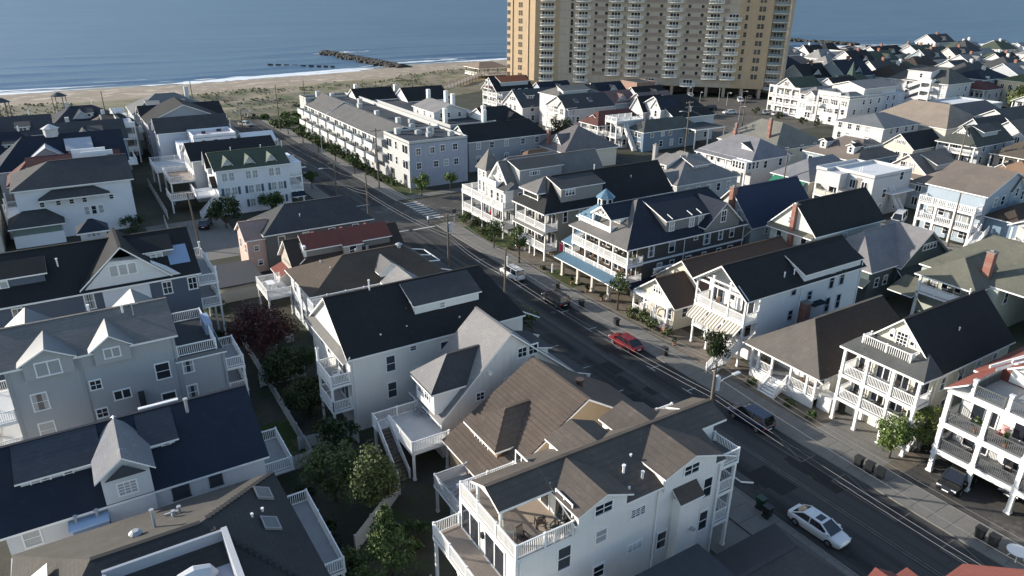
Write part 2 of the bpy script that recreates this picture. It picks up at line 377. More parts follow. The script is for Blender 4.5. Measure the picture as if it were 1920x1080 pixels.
    def rail(s, pts, z, h=1.0, sp=0.15, bw=0.045, mat=None, newel=2.4, z2=None, name='railing', panel=False):
        m = MB(); mat = mat or s.trim; zs = [z]*len(pts) if z2 is None else [z+(z2-z)*i/(len(pts)-1) for i in range(len(pts))]
        if s.far: sp *= 2.0; bw *= 1.6
        for i in range(len(pts)-1):
            a = Vector((*pts[i], zs[i])); b = Vector((*pts[i+1], zs[i+1])); L = (b-a).length; d = (b-a)/L
            m.beam(a+Vector((0, 0, h)), b+Vector((0, 0, h)), 0.09, 0.08); m.beam(a+Vector((0, 0, .1)), b+Vector((0, 0, .1)), 0.06, 0.07)
            k = max(1, int(L/sp))
            if panel: m.beam(a+Vector((0, 0, h*.52)), b+Vector((0, 0, h*.52)), 0.03, h*.72)
            else:
                for j in range(1, k):
                    q = a+d*(L*j/k); m.add([(q.x-bw/2, q.y-bw/2, q.z+.1), (q.x+bw/2, q.y-bw/2, q.z+.1), (q.x+bw/2, q.y+bw/2, q.z+.1), (q.x-bw/2, q.y+bw/2, q.z+.1), (q.x-bw/2, q.y-bw/2, q.z+h), (q.x+bw/2, q.y-bw/2, q.z+h), (q.x+bw/2, q.y+bw/2, q.z+h), (q.x-bw/2, q.y+bw/2, q.z+h)], [(0, 1, 5, 4), (1, 2, 6, 5), (2, 3, 7, 6), (3, 0, 4, 7)])
            nn = max(1, int(round(L/newel)))
            for j in range(nn+1):
                if j == 0 and i > 0: continue
                q = a+d*(L*j/nn); m.box(q.x-.07, q.y-.07, q.z, q.x+.07, q.y+.07, q.z+h+.1)
        return s.part(name, m, [mat])
    def porch(s, face, p, b0, b1, depth, floors, top, bays=3, roofmat=None, floormat=None, pw=0.2, sp=0.15, railmat=None, base=0.0, sides=True, edge=0.28, ceil=True):
        """storeyed porch: floors, posts from the ground to the top, rails on each raised floor"""
        F = lambda a, b: face_pt(face, p, a, b, 0)[:2]
        for z in floors:
            a = F(0, b0); c = F(depth, b1); s.slab(min(a[0], c[0]), min(a[1], c[1]), max(a[0], c[0]), max(a[1], c[1]), z, edge, floormat)
        bs = [b0+(b1-b0)*i/bays for i in range(bays+1)]; ins = pw/2+.02
        for i, b in enumerate(bs):
            bb = b+(ins if i == 0 else (-ins if i == bays else 0)); q = F(depth-ins, bb)
            zs = [base]+[z for z in floors if z > base+.3]+[top]
            for za, zb in zip(zs[:-1], zs[1:]): s.post(q[0], q[1], za, (zb-edge) if zb != top else top, pw)
        for z in floors:
            if z < 0.9: continue
            pts = [F(depth-ins, b0+ins), F(depth-ins, b1-ins)]
            if sides: pts = [F(0.05, b0+ins)]+pts+[F(0.05, b1-ins)]
            s.rail(pts, z, sp=sp, mat=railmat, newel=max(2.2, (b1-b0)/bays))
    def stairs(s, face, p, b, w, z0, z1, run, mat=None, rails=True, a0=0.0):
        """flight that starts a0 out of plane p at height z1 and falls outward to z0"""
        n = max(2, int((z1-z0)/0.19)); st = MB(); F = lambda a, l, z: face_pt(face, p, a, b+l, z)
        for i in range(n):
            za = z1-(z1-z0)*(i+1)/n; aa = a0+run*i/n; ab = a0+run*(i+1)/n
            q = F(aa, -w/2, 0); r_ = F(ab, w/2, 0); st.box(q[0], q[1], za-.1, r_[0], r_[1], za+.05)
        for l in (-w/2, w/2): st.beam(F(a0, l, z1-.2), F(a0+run, l, z0+.05), .06, .3)
        s.part('stairs', st, [mat or s.trim])
        if rails:
            for l in (-w/2, w/2):
                q0 = F(a0, l, 0)[:2]; q1 = F(a0+run, l, 0)[:2]; s.rail([q0, q1], z1, z2=z0, h=.95, newel=3)
    def chimney(s, x, y, z0, z1, w=0.7, d=0.7, mat=None):
        m = MB(); m.box(x-w/2, y-d/2, z0, x+w/2, y+d/2, z1); c = s.part('chimney', m, [mat or brickmat()])
        k = MB(); k.box(x-w/2-.08, y-d/2-.08, z1, x+w/2+.08, y+d/2+.08, z1+.12); k.box(x-.18, y-.18, z1+.12, x+.18, y+.18, z1+.35); link('chimney_cap', k.mesh('chimney_cap', [paint((.22, .2, .19), .8)], s.o), c)
    def pipe(s, x, y, z0, z1, r=0.07, mat=None):
        m = MB(); m.tube([(x, y, z0), (x, y, z1)], r, 7); m.tube([(x, y, z1-.05), (x, y, z1+.06)], r*1.5, 7); s.part('vent_pipe', m, [mat or TRIM])
    def downpipe(s, face, p, b, z1, z0=0.0, r=.05, mat=None):
        m = MB(); q = face_pt(face, p, .09, b, 0); m.beam((q[0], q[1], z0), (q[0], q[1], z1), .1, .08); s.part('downpipe', m, [mat or TRIM])
    def skylight(s, x, y, z, w, l, rotdir, slope, ax='y'):
        m = MB(); dz = slope*l/2
        if ax == 'y': q = [(x-w/2, y-l/2, z-dz), (x+w/2, y-l/2, z-dz), (x+w/2, y+l/2, z+dz), (x-w/2, y+l/2, z+dz)]
        else: q = [(x-l/2, y+w/2, z-dz), (x-l/2, y-w/2, z-dz), (x+l/2, y-w/2, z+dz), (x+l/2, y+w/2, z+dz)]
        top = [(a, b, c+.14) for a, b, c in q]; m.solid([top], top, .25, 0, 0); o = s.part('skylight', m, [paint((.24, .24, .25), .4)])
        g = MB(); cx = sum(a for a, b, c in q)/4; cy = sum(b for a, b, c in q)/4; cz = sum(c for a, b, c in q)/4
        g.add([(cx+(a-cx)*.8, cy+(b-cy)*.8, cz+(c-cz)*.8+.155) for a, b, c in q], [(0, 1, 2, 3)]); link('pane', g.mesh('pane', [GLASSD], s.o), o)
    def autowin(s, face, p, b0, b1, zs, n, w=0.9, h=1.45, style='dh', jit=0.0, skip=0.0, shut=None):
        for z in zs:
            for i in range(n):
                if rnd.random() < skip: continue
                s.win(face, p, b0+(b1-b0)*(i+.5)/n+rnd.uniform(-jit, jit), z, w, h, style, shut=shut)
_sh = {}
def _shutter(h, mat):
    k = (round(h, 2), mat.name, id(mat))
    if k not in _sh:
        m = MB(); m.box(-.22, -.05, -h/2, .22, 0, h/2)
        for i in range(6): z = -h/2+h*(i+.5)/6; m.box(-.17, -.07, z-.04, .17, -.05, z+.04)
        _sh[k] = m.mesh('shutter', [mat])
    return _sh[k]
# ------------------------------------------------------------------ setting: land, streets, beach, sea
def sheet(name, pts, z, mat, kind='structure'):
    m = MB(); m.add([(x, y, z) for x, y in pts], [tuple(range(len(pts)))]); return struct(name, m, [mat], (0, 0, 0), kind)
def rect(name, x0, y0, x1, y1, z, mat, kind='structure'): return sheet(name, [(x0, y0), (x1, y0), (x1, y1), (x0, y1)], z, mat, kind)
SHORE = [(-3000, 300), (-600, 322), (-200, 333), (-17, 336.5), (42, 337), (88, 343), (135, 353), (158, 364), (226, 368), (300, 362), (380, 352), (440, 346), (472, 339), (513, 334), (547, 318), (620, 290), (800, 255), (1200, 200), (3000, 20)]
def shore(x):
    for (a, b), (c, d) in zip(SHORE[:-1], SHORE[1:]):
        if x <= c: return b+(d-b)*(x-a)/(c-a)
    return SHORE[-1][1]
from mathutils import noise as mn
M_soil = ground('yard_ground', (0.10, 0.092, 0.078), (0.055, 0.058, 0.038), 0.12, 2.2, 0.95, (0.05, 0.062, 0.028))
M_asph = ground('asphalt', (0.046, 0.045, 0.044), (0.033, 0.033, 0.034), 0.08, 2.5, 0.9, (0.058, 0.056, 0.054), 0.12, 9)
_n, _l = M_asph.node_tree.nodes, M_asph.node_tree.links; _b = _n['Principled BSDF']; _src = _b.inputs['Base Color'].links[0].from_socket
_lane = _noise(_n, _l, _coord(_n, _l, (.75, .012, 1)), 1.0, 3, .5); _l.new(_mixc(_n, _l, _ramp(_n, _l, _lane, [(.42, (0, 0, 0)), (.6, (1, 1, 1))]), _src, (.062, .06, .058)), _b.inputs['Base Color'])
M_asph2 = ground('worn_asphalt', (0.115, 0.105, 0.094), (0.085, 0.08, 0.072), 0.1, 2.0, 0.9, (0.13, 0.12, 0.108), 0.12, 9)
M_lawn = ground('lawn', (0.045, 0.075, 0.02), (0.075, 0.09, 0.032), 0.25, 4.0, 0.95, (0.11, 0.095, 0.05))
M_gravel = ground('gravel_yard', (0.24, 0.215, 0.175), (0.17, 0.15, 0.12), 0.3, 6.0, 0.95)
M_mulch = ground('mulch', (0.23, 0.195, 0.15), (0.165, 0.14, 0.11), 0.4, 5.0, 0.95)
M_pav = ground('paver', (0.30, 0.25, 0.2), (0.23, 0.19, 0.155), 0.5, 5.0, 0.9)
rect('ground', -2500, -800, 2800, 262, 0.0, M_soil)
rect('street', 43.3, -120, 53.5, 236, 0.012, M_asph)
rect('cross_street', -300, 113.0, 43.3, 127.5, 0.012, M_asph2)
rect('cross_street', 53.5, 113.0, 84, 127.5, 0.012, M_asph2)
rect('street', 112.6, -120, 121.6, 113.0, 0.012, M_asph)
rect('street', 112.6, 113.0, 119.5, 236, 0.012, M_asph)
rect('street', 190.5, -120, 200.0, 113.0, 0.012, M_asph2)
rect('street', -31, -100, -22, 113, 0.0125, M_asph); rect('street', -31, 127.5, -22, 230, 0.012, M_asph)
rect('intersection', 43.3, 113.0, 53.5, 127.5, 0.016, M_asph2)
rect('parking_lot', 150, 140, 232, 200, 0.014, ground('lot_asphalt', (0.15, 0.135, 0.115), (0.12, 0.11, 0.095), 0.1, 2, 0.9))
# pavements made of slabs, with kerbs
_sl = {}
def pavement(x0, x1, ya, yb, along='y', step=1.5, mat=None):
    root = thing('pavement', None, None, ((x0+x1)/2, (ya+yb)/2, 0)); root['kind'] = 'structure'
    mat = mat or CONC; n = int(round((yb-ya)/step)) if along == 'y' else int(round((x1-x0)/step))
    L = ((yb-ya) if along == 'y' else (x1-x0))/n; k = (round(x1-x0, 2), round(yb-ya, 2), along, round(L, 3))
    bedm = MB(); bedm.box(x0, ya, 0.0, x1, yb, 0.095); link('bedding', bedm.mesh('bedding', [M_soil], root.location), root)
    m = MB()
    if along == 'y': m.box(x0-root.location.x, -L/2+.015, 0.09, x1-root.location.x, L/2-.015, 0.125)
    else: m.box(-L/2+.015, ya-root.location.y, 0.09, L/2-.015, yb-root.location.y, 0.125)
    me = m.mesh('slab', [mat])
    for i in range(n):
        d = -((yb-ya) if along == 'y' else (x1-x0))/2+L*(i+.5)
        o = link('slab', me, root, (0, d, rnd.uniform(-.008, .008)) if along == 'y' else (d, 0, rnd.uniform(-.008, .008)))
    return root
def kerb(x0, y0, x1, y1):
    m = MB(); m.box(x0, y0, 0.0, x1, y1, 0.14); return struct('kerb', m, [CONC])
pavement(53.72, 57.0, 5, 111.5); kerb(53.5, 5, 53.7, 111.5)
pavement(39.9, 43.08, 5, 111.5); kerb(43.1, 5, 43.3, 111.5)
pavement(53.72, 56.6, 129.0, 234, step=2.0); kerb(53.5, 129, 53.7, 234)
pavement(39.9, 43.08, 129, 234, step=2.0); kerb(43.1, 129, 43.3, 234)
pavement(56.8, 84, 129.0, 131.4, 'x', 2.0); kerb(56.8, 128.8, 84, 128.98); kerb(62, 112.6, 84, 112.8)
pavement(122, 124.6, 5, 112, step=2.2); kerb(121.7, 5, 121.9, 112)
pavement(109.4, 112.2, 5, 109, step=2.2); kerb(112.3, 5, 112.5, 109)
rect('front_yard', 57.02, 5, 61.5, 111, 0.022, M_mulch)
rect('front_yard', 56.7, 131.5, 61, 216, 0.022, M_lawn)
rect('lawn', 57.3, 75.5, 60.0, 82.5, 0.03, M_lawn); rect('lawn', 57.3, 95, 61.8, 108, 0.03, M_lawn)
rect('driveway', 57.02, 27.5, 63, 34.6, 0.03, CONC); rect('driveway', 57.02, 48.2, 66, 54.0, 0.03, M_pav); rect('driveway', 57.02, 14, 70, 26, 0.03, M_asph2)
rect('driveway', 57.02, 66.6, 62.5, 75.0, 0.03, M_mulch); rect('driveway', 36.0, 22.6, 39.88, 34.8, 0.03, CONC)
rect('back_yard', 8.8, 54.6, 13.3, 63, 0.022, M_lawn); rect('back_yard', 9.6, 28, 17.9, 56, 0.018, M_soil)
rect('back_alley', 16, 93, 43, 103, 0.02, M_asph2); rect('driveway', 9, 113, 22, 136, 0.024, CONC)
rect('lawn', 40, 190, 43, 234, 0.03, M_lawn); rect('brick_path', 41, 240, 58, 252, 0.05, ground('red_path', (0.3, 0.17, 0.12), (0.36, 0.24, 0.18), 0.3, 4))
# road paint
M_white = ground('road_paint', (0.62, 0.61, 0.57), (0.48, 0.47, 0.44), 0.8, 8.0, 0.8); M_yel = ground('worn_line', (0.20, 0.19, 0.16), (0.12, 0.115, 0.1), 0.8, 8.0, 0.85)
m = MB()
for x in (48.42, 48.72): m.add([(x, 6, .017), (x+.12, 6, .017), (x+.12, 110, .017), (x, 110, .017)], [(0, 1, 2, 3)]); m.add([(x, 130, .017), (x+.12, 130, .017), (x+.12, 232, .017), (x, 232, .017)], [(0, 1, 2, 3)])
struct('centre_line', m, [M_yel])
cw = thing('crosswalk', None, None, (55.6, 121, 0)); cw['kind'] = 'structure'
sm = MB(); sm.box(-1.5, -.34, .018, 1.5, .34, .022); sme = sm.mesh('stripe', [M_white])
for i in range(9): link('stripe', sme, cw, (0, -5.6+1.4*i, 0))
m = MB()
def line(m, x0, y0, x1, y1, w=.12, z=.018):
    d = Vector((x1-x0, y1-y0)); d.normalize(); n = Vector((-d.y, d.x))*w/2
    m.add([(x0+n.x, y0+n.y, z), (x0-n.x, y0-n.y, z), (x1-n.x, y1-n.y, z), (x1+n.x, y1+n.y, z)], [(3, 2, 1, 0)])
for ya, yb in ((31.8, 37.0), (22.6, 28.6), (13.0, 19.0)):
    for q in ((51.3, ya, 51.3, yb), (51.3, ya, 53.3, ya), (51.3, yb, 53.3, yb)): line(m, *q)
    line(m, 51.4, ya+.1, 53.3, yb-.1, z=.019); line(m, 51.4, yb-.1, 53.3, ya+.1, z=.0195)
struct('hatched_box', m, [M_yel])
m = MB()
for y in (46.3, 52.0, 57.8, 63.6, 69.5, 80, 86, 92):
    line(m, 51.3, y, 52.6, y, .12); line(m, 51.3, y-.7, 51.3, y+.7, .12, .019)
for y in (50, 56, 62): line(m, 44.6, y, 45.6, y, .1)
struct('parking_mark', m, [M_white])
m = MB(); g = random.Random(4); M_patch = ground('asphalt_patch', (0.034, 0.034, 0.034), (0.042, 0.041, 0.04), .3, 4, .9)
for i in range(26):
    x = g.uniform(43.8, 51); y = g.uniform(8, 230); w = g.uniform(.8, 2.2); l_ = g.uniform(1.2, 7); z = .0132+.00012*i; m.add([(x, y, z), (x+w, y, z), (x+w, y+l_, z), (x, y+l_, z)], [(0, 1, 2, 3)])
struct('road_patch', m, [M_patch], (0, 0, 0), 'stuff')
m = MB()
for i in range(60):
    x = g.uniform(43.6, 53.2); y = g.uniform(6, 200); a = g.choice((0, 1.57))+g.uniform(-.3, .3)
    for k in range(5): x2 = x+.8*math.cos(a); y2 = y+.8*math.sin(a); line(m, x, y, min(53.4, max(43.4, x2)), y2, .05, .0166+.00001*i); x, y = min(53.4, max(43.4, x2)), y2; a += g.uniform(-.5, .5)
struct('crack_seal', m, [plain('tar', (.012, .012, .012), .6)], (0, 0, 0), 'stuff')
m = MB()
line(m, 43.9, 111.2, 48.2, 111.2, .45); line(m, 45.5, 129.6, 48.2, 129.6, .4); line(m, 48.9, 110.9, 53.2, 110.9, .45)
struct('stop_line', m, [M_white])
for i, (x, y) in enumerate(((46.2, 44), (50.4, 70), (47.0, 96), (50.0, 30), (46.6, 18), (49.9, 120))):
    m = MB(); m.tube([(x, y, .012), (x, y, .0215)], .36, 14); struct('manhole_cover', m, [plain('cast_iron', (.03, .028, .026), .6)])
for y in (24.0, 60.0, 98.0):
    m = MB(); m.box(52.6, y, .012, 53.45, y+.6, .022); struct('storm_drain', m, [plain('cast_iron', (.03, .028, .026), .6)])
m = MB()
for i in range(16):
    line(m, 152+i*2.9, 150, 152+i*2.9, 155.5, .14, .02); line(m, 152+i*2.9, 161, 152+i*2.9, 166, .14, .02); line(m, 170+i*2.9, 171, 170+i*2.9, 176, .14, .02)
struct('bay_line', m, [M_white])
# beach and dunes as terrain strips that follow the shoreline
def strip(name, t0, t1, nt, x0, x1, dx, zf, mats, kind='structure'):
    m = MB(); nx = int((x1-x0)/dx); V = []
    for i in range(nx+1):
        x = x0+(x1-x0)*i/nx
        for j in range(nt+1):
            t = t0+(t1-t0)*j/nt; y = shore(x)-t; V.append((x, y, zf(x, y, t)))
    F = [(i*(nt+1)+j, i*(nt+1)+j+1, (i+1)*(nt+1)+j+1, (i+1)*(nt+1)+j) for i in range(nx) for j in range(nt)]
    m.add(V, F); me = m.mesh(name, mats, smooth=True); o = link(name, me); o['kind'] = kind; return o
M_sand = ground('sand', (0.40, 0.325, 0.25), (0.33, 0.27, 0.205), 0.05, 0.8, 0.95, (0.44, 0.365, 0.285), 0.2, 2)
M_wet = ground('wet_sand', (0.16, 0.13, 0.10), (0.20, 0.165, 0.125), 0.06, 0.5, 0.35)
M_dune = ground('dune_ground', (0.245, 0.22, 0.13), (0.33, 0.275, 0.20), 0.045, 0.6, 0.95, (0.11, 0.12, 0.055), 0.4, 1.5)
SEA = -0.35
strip('beach', 4, 40, 10, -1500, 1900, 10, lambda x, y, t: 0.05+0.02*t+0.12*mn.noise((x*.05, y*.08, 0)), [M_sand])
strip('wet_sand', -26, 4, 8, -1500, 1900, 10, lambda x, y, t: -0.05+(0.04*t if t < 0 else .025*t)+0.05*mn.noise((x*.03, y*.08, 5))-(.03 if t < 3.9 else -.0), [M_wet])
def dunez(x, y, t):
    k = max(0, min(1, (t-40)/8))*max(0, min(1, (100-t)/12)); return 0.06+0.02*40*(1-max(0, (t-40)/60))*0.9+k*(0.9+1.6*mn.noise((x*.045, y*.09, 2))+.5*mn.noise((x*.15, y*.2, 7)))
strip('dunes', 40, 100, 22, -1200, 1600, 6, lambda x, y, t: max(0.02, dunez(x, y, t)), [M_dune])
# tufts of beach grass on the dunes (stuff)
m = MB(); g = random.Random(3)
for i in range(7000):
    x = g.uniform(-160, 620); t = g.uniform(42, 92)
    if mn.noise((x*.03, t*.07, 11)) < -0.05: continue
    y = shore(x)-t; z = max(0.02, dunez(x, y, t)); a = g.uniform(0, 3.14); w = g.uniform(.4, 1.0); h = g.uniform(.25, .6)
    for k in (0, 1.6):
        c, s_ = math.cos(a+k)*w/2, math.sin(a+k)*w/2; m.add([(x-c, y-s_, z-.05), (x+c, y+s_, z-.05), (x+c*.5, y+s_*.5, z+h), (x-c*.7, y-s_*.7, z+h*.9)], [(0, 1, 2, 3)])
struct('dune_grass', m, [leafmat('beach_grass', (0.19, 0.185, 0.095), (0.28, 0.24, 0.15), 0.05)], (0, 0, 0), 'stuff')
# sea: swells rolling in near the shore, open water to the horizon
mw_, n, l, b = _new('sea_water', (0.02, 0.05, 0.09), 0.3, spec=0.22)
v1 = _coord(n, l, (0.35, 1.0, 1.0)); h1 = _noise(n, l, v1, 0.22, 6, 0.65); h2 = _noise(n, l, _coord(n, l, (1, 1.6, 1)), 1.1, 4, 0.6)
ad = n.new('ShaderNodeMath'); ad.operation = 'MULTIPLY_ADD'; ad.inputs[1].default_value = 0.25; l.new(h2, ad.inputs[0]); l.new(h1, ad.inputs[2])
_bump(n, l, b, ad.outputs[0], 0.8, 1.0)
c = _mixc(n, l, _ramp(n, l, _noise(n, l, _coord(n, l, (0.004, 0.022, 1)), 1.0, 6, .7), [(.34, (0, 0, 0)), (.66, (1, 1, 1))]), (0.013, 0.034, 0.056), (0.044, 0.072, 0.094)); c = _mixc(n, l, _ramp(n, l, _noise(n, l, _coord(n, l, (0.02, 0.11, 1)), 1.0, 5, .7), [(.5, (0, 0, 0)), (.68, (1, 1, 1))]), c, (0.012, 0.028, 0.046)); df = n.new('ShaderNodeBsdfDiffuse'); l.new(c, df.inputs['Color']); gl = n.new('ShaderNodeBsdfGlossy'); gl.inputs['Roughness'].default_value = .3; gl.inputs['Color'].default_value = (.58, .68, .8, 1)
bn = b.inputs['Normal'].links[0].from_socket; l.new(bn, df.inputs['Normal']); l.new(bn, gl.inputs['Normal']); mx = n.new('ShaderNodeMixShader'); mx.inputs[0].default_value = .34; l.new(df.outputs[0], mx.inputs[1]); l.new(gl.outputs[0], mx.inputs[2]); l.new(mx.outputs[0], n['Material Output'].inputs['Surface'])
def seaz(x, y, t):
    o = -t; z = 0.0
    if o > 0:
        e = min(1, o/10)*max(0, min(1, (230-o)/100))
        for d, A, W, sd in ((16, .55, 3.0, 1), (40, .6, 4.5, 2), (70, .5, 6, 3), (105, .42, 7, 4), (145, .35, 8, 5)):
            dd = d+9*mn.noise((x*.009, sd*7.3, 0)); a = 1.5*A*max(0, .55+1.1*mn.noise((x*.012, sd*3.1, 4))); u = (o-dd)/W; z += a*math.exp(-u*u)*e
        z += .10*e*mn.noise((x*.06, y*.16, 3))
    return SEA+z
strip('sea', -260, 8, 134, -700, 1300, 5, seaz, [mw_])
m = MB(); xs = [-30000, -700, -500, -200, -17, 42, 88, 135, 158, 226, 300, 380, 440, 472, 513, 547, 620, 800, 1200, 1300, 30000]
for a, b_ in zip(xs[:-1], xs[1:]):
    ya = shore(a)+260 if -700 <= a <= 1300 else -8000; yb = shore(b_)+260 if -700 <= b_ <= 1300 else -8000
    if a < -700: ya = yb
    if b_ > 1300: yb = ya
    m.add([(a, ya, SEA), (b_, yb, SEA), (b_, 30000, SEA), (a, 30000, SEA)], [(0, 1, 2, 3)])
m.add([(-30000, 200, SEA-.02), (-700, 200, SEA-.02), (-700, 580, SEA-.02), (-30000, 580, SEA-.02)], [(0, 1, 2, 3)])
struct('sea', m, [mw_])
# foam
mf, n, l, b = _new('foam', (0.72, 0.74, 0.75), 0.7)
l.new(_mixc(n, l, _noise(n, l, _coord(n, l), 0.9, 5, 0.7), (0.5, 0.54, 0.57), (0.82, 0.83, 0.84)), b.inputs['Base Color'])
m = MB(); g = random.Random(5)
def foamline(o0, wmax, sd, thr, x0=-260, x1=720, lift=.09):
    prev = None; x = x0
    while x < x1:
        k = mn.noise((x*.02, sd*5.7, 1))+.45*mn.noise((x*.13, sd, 2)); w = max(0, (k-thr))*wmax*1.5
        yc = shore(x)+o0+5*mn.noise((x*.016, sd*2.2, 9))+1.0*mn.noise((x*.2, sd*4, 3)); wob = 1+.5*mn.noise((x*.5, sd, 8)); cur = None
        if w > .12: cur = (x, yc-w*.5*wob, yc+w*.5)
        if cur and prev:
            za = seaz(prev[0], prev[1], shore(prev[0])-prev[1]); q = []
            for (xx, yy) in ((prev[0], prev[1]), (cur[0], cur[1]), (cur[0], cur[2]), (prev[0], prev[2])):
                zz = max(seaz(xx, yy, shore(xx)-yy), -0.05+.04*(shore(xx)-yy) if yy > shore(xx) else -.04)+lift; q.append((xx, yy, zz))
            m.add(q, [(0, 1, 2, 3)])
        prev = cur; x += 1.6
foamline(1.0, 9.5, 1, -.55); foamline(5.5, 5.0, 2, -.35); foamline(12, 5.0, 21, -.28, -260, 60); foamline(24, 3.5, 22, -.05, -260, 90); foamline(14, 4.0, 3, .02); foamline(20, 2.0, 4, .1); foamline(9, 2.5, 6, .0, 150, 240); foamline(16, 5, 7, -.3, 158, 235); foamline(26, 3.5, 8, -.15, 158, 235)
foamline(6, 8, 9, -.4, 380, 640); foamline(22, 5, 10, -.25, 380, 640)
for i in range(60):
    x = 150+g.gauss(0, 9); y = 452+g.gauss(0, 4); w = g.uniform(.5, 2.4); z = SEA+.25; m.add([(x-w, y-w*.4, z), (x+w, y-w*.3, z), (x+w*.8, y+w*.5, z), (x-w*.7, y+w*.4, z)], [(0, 1, 2, 3)])
struct('foam', m, [mf], (0, 0, 0), 'stuff')
# rock jetties
M_rock = ground('jetty_rock', (0.085, 0.082, 0.075), (0.05, 0.05, 0.046), 0.2, 2.0, 0.9)
def jetty(a, b, w, n, label):
    m = MB(); g = random.Random(int(a[0])); a = Vector(a); b = Vector(b); d = (b-a); L = d.length; d.normalize(); nn = Vector((-d.y, d.x))
    for i in range(n):
        t = g.random(); o = g.gauss(0, .33); c = a+d*(L*t)+nn*(o*w); z = SEA+1.3*(1-min(1, abs(o)*1.5))+.15; r = g.uniform(.7, 1.5); vs = []
        for sx in (-1, 1):
            for sy in (-1, 1):
                for sz in (-1, 1): vs.append((c.x+sx*r*g.uniform(.6, 1.1), c.y+sy*r*g.uniform(.6, 1.1), z+sz*r*.6*g.uniform(.7, 1.1)))
        m.add(vs, [(0, 1, 3, 2), (6, 7, 5, 4), (0, 4, 5, 1), (2, 3, 7, 6), (1, 5, 7, 3), (0, 2, 6, 4)])
    o = link('rock_jetty', m.mesh('rock_jetty', [M_rock], (a.x, a.y, 0)), None, (a.x, a.y, 0)); return tag(o, label, 'jetty')
jetty((154, 352), (146, 450), 7, 520, 'long dark rock jetty running out into the sea left of the tower')
jetty((519, 345), (505, 470), 8, 420, 'distant dark rock jetty in the sea to the right of the tower')
def groyne(pts, label):
    t = thing('timber_groyne', label, 'groyne', (pts[0][0], pts[0][1], 0)); g = random.Random(2); tm = paint((.05, .045, .04), .9, .3)
    for i, (a, b) in enumerate(zip(pts[:-1], pts[1:])):
        a = Vector(a); b = Vector(b)
        for k in range(3):
            c = a+(b-a)*(k/3); e = a+(b-a)*(k/3+.2); m = MB(); m.beam((c.x-t.location.x, c.y-t.location.y, SEA+.45), (e.x-t.location.x, e.y-t.location.y, SEA+.45), .4, .8); link('pile_wall', m.mesh('pile_wall', [tm]), t)
groyne([(98, 398), (108, 388), (118, 379), (126, 371)], 'broken row of dark timber piles in the shallows beside the jetty')
groyne([(440, 372), (455, 366), (470, 358), (486, 350)], 'row of dark pile stubs in the water beyond the tower')
# ------------------------------------------------------------------ houses west of the street (near ones first)
SW = siding(WHITE); SCR = siding((0.74, 0.70, 0.60)); SGR = siding((0.40, 0.41, 0.42)); SNAVY = siding((0.10, 0.12, 0.16)); STUC = stucco((0.64, 0.62, 0.60))
SH_BLACK = shingle((0.022, 0.023, 0.025)); SH_BROWN = shingle((0.088, 0.076, 0.067), 0.6, 0.2); SH_GREY = shingle((0.20, 0.195, 0.195)); SH_NAVY = shingle((0.020, 0.026, 0.040), .4)
SH_DKBR = shingle((0.052, 0.042, 0.036)); SH_RED = shingle((0.165, 0.058, 0.047), .3); SH_OLIVE = shingle((0.15, 0.145, 0.115)); SH_TAN = shingle((0.24, 0.20, 0.165)); SH_GREEN = shingle((0.06, 0.075, 0.055))
SH_GREY2 = shingle((0.15, 0.145, 0.14)); SH_TAUPE = shingle((0.15, 0.128, 0.112)); SH_MAR = shingle((0.10, 0.045, 0.04)); SH_CHAR = shingle((0.055, 0.057, 0.06))
DECK_TAN = boards((0.36, 0.29, 0.23), 'X'); DECK_GREY = boards((0.33, 0.33, 0.33), 'Y'); DECK_GREYX = boards((0.33, 0.33, 0.33), 'X'); DECK_WH = boards((0.55, 0.54, 0.52), 'Y')
ROOF_W = paint((0.62, 0.62, 0.62), .7, .12); ROOF_D = paint((0.05, 0.055, 0.062), .85, .3)

# A: white three storey house with brown roof and roof decks (front centre of the picture)
h = House('beach_house', 'white three storey house with brown shingle roof and railed roof deck holding rocking chairs', 27, 31.6); A = h
h.wall(18, 28, 35.6, 35.2, 0, 7.9, SW); h.wall(22.4, 28, 35.6, 35.2, 7.9, 8.8, SW); h.roof(22.4, 28, 35.6, 35.2, 8.8, 10.5, 'x', over=.25, mat=SH_BROWN, wall=SW, ends=(.6, .2), off=.57)
h.roof(18.45, 30.55, 22.5, 33.65, 9.84, 10.49, 'x', over=.25, mat=SH_BROWN, wall=SW, ends=(1, 0))
for y in (30.65, 33.55): h.post(18.55, y, 8.0, 9.8, .18)
m = MB(); m.box(18.45, 30.55, 9.6, 22.4, 30.7, 9.84); m.box(18.45, 33.5, 9.6, 22.4, 33.65, 9.84); h.part('beam', m, [TRIM])
h.wall(35.6, 30.55, 37.2, 33.65, 8.0, 9.84, SW); h.roof(35.5, 30.55, 38.0, 33.65, 9.84, 10.49, 'x', over=.25, mat=SH_BROWN, wall=SW, ends=(0, 1))
h.slab(18.01, 28.01, 22.39, 35.19, 8.0, .09, DECK_TAN, 'roof_deck')
h.rail([(22.3, 28.09), (18.09, 28.09), (18.09, 35.11), (22.3, 35.11)], 8.0, h=1.05, sp=.14)
h.rail([(35.7, 28.09), (37.3, 28.09), (37.3, 35.11), (35.7, 35.11)], 8.0, h=1.0, sp=.15)
h.gdormer('S', 27.71, 24.4, 3.9, 8.4, 9.78, 10.56, 4.1, SW, SH_BROWN, (9.45, 1.35, .75, 'pair'), .3)
h.gdormer('S', 27.71, 32.1, 4.85, 8.4, 9.72, 10.56, 4.1, SW, SH_BROWN, (9.45, 1.35, .75, 'pair'), .3)
h.gdormer('N', 35.215, 27.4, 4.0, 7.6, 9.75, 10.56, 3.1, SW, SH_BROWN, None, .25); h.gdormer('N', 35.215, 32.3, 4.0, 7.6, 9.75, 10.56, 3.1, SW, SH_BROWN, None, .25)
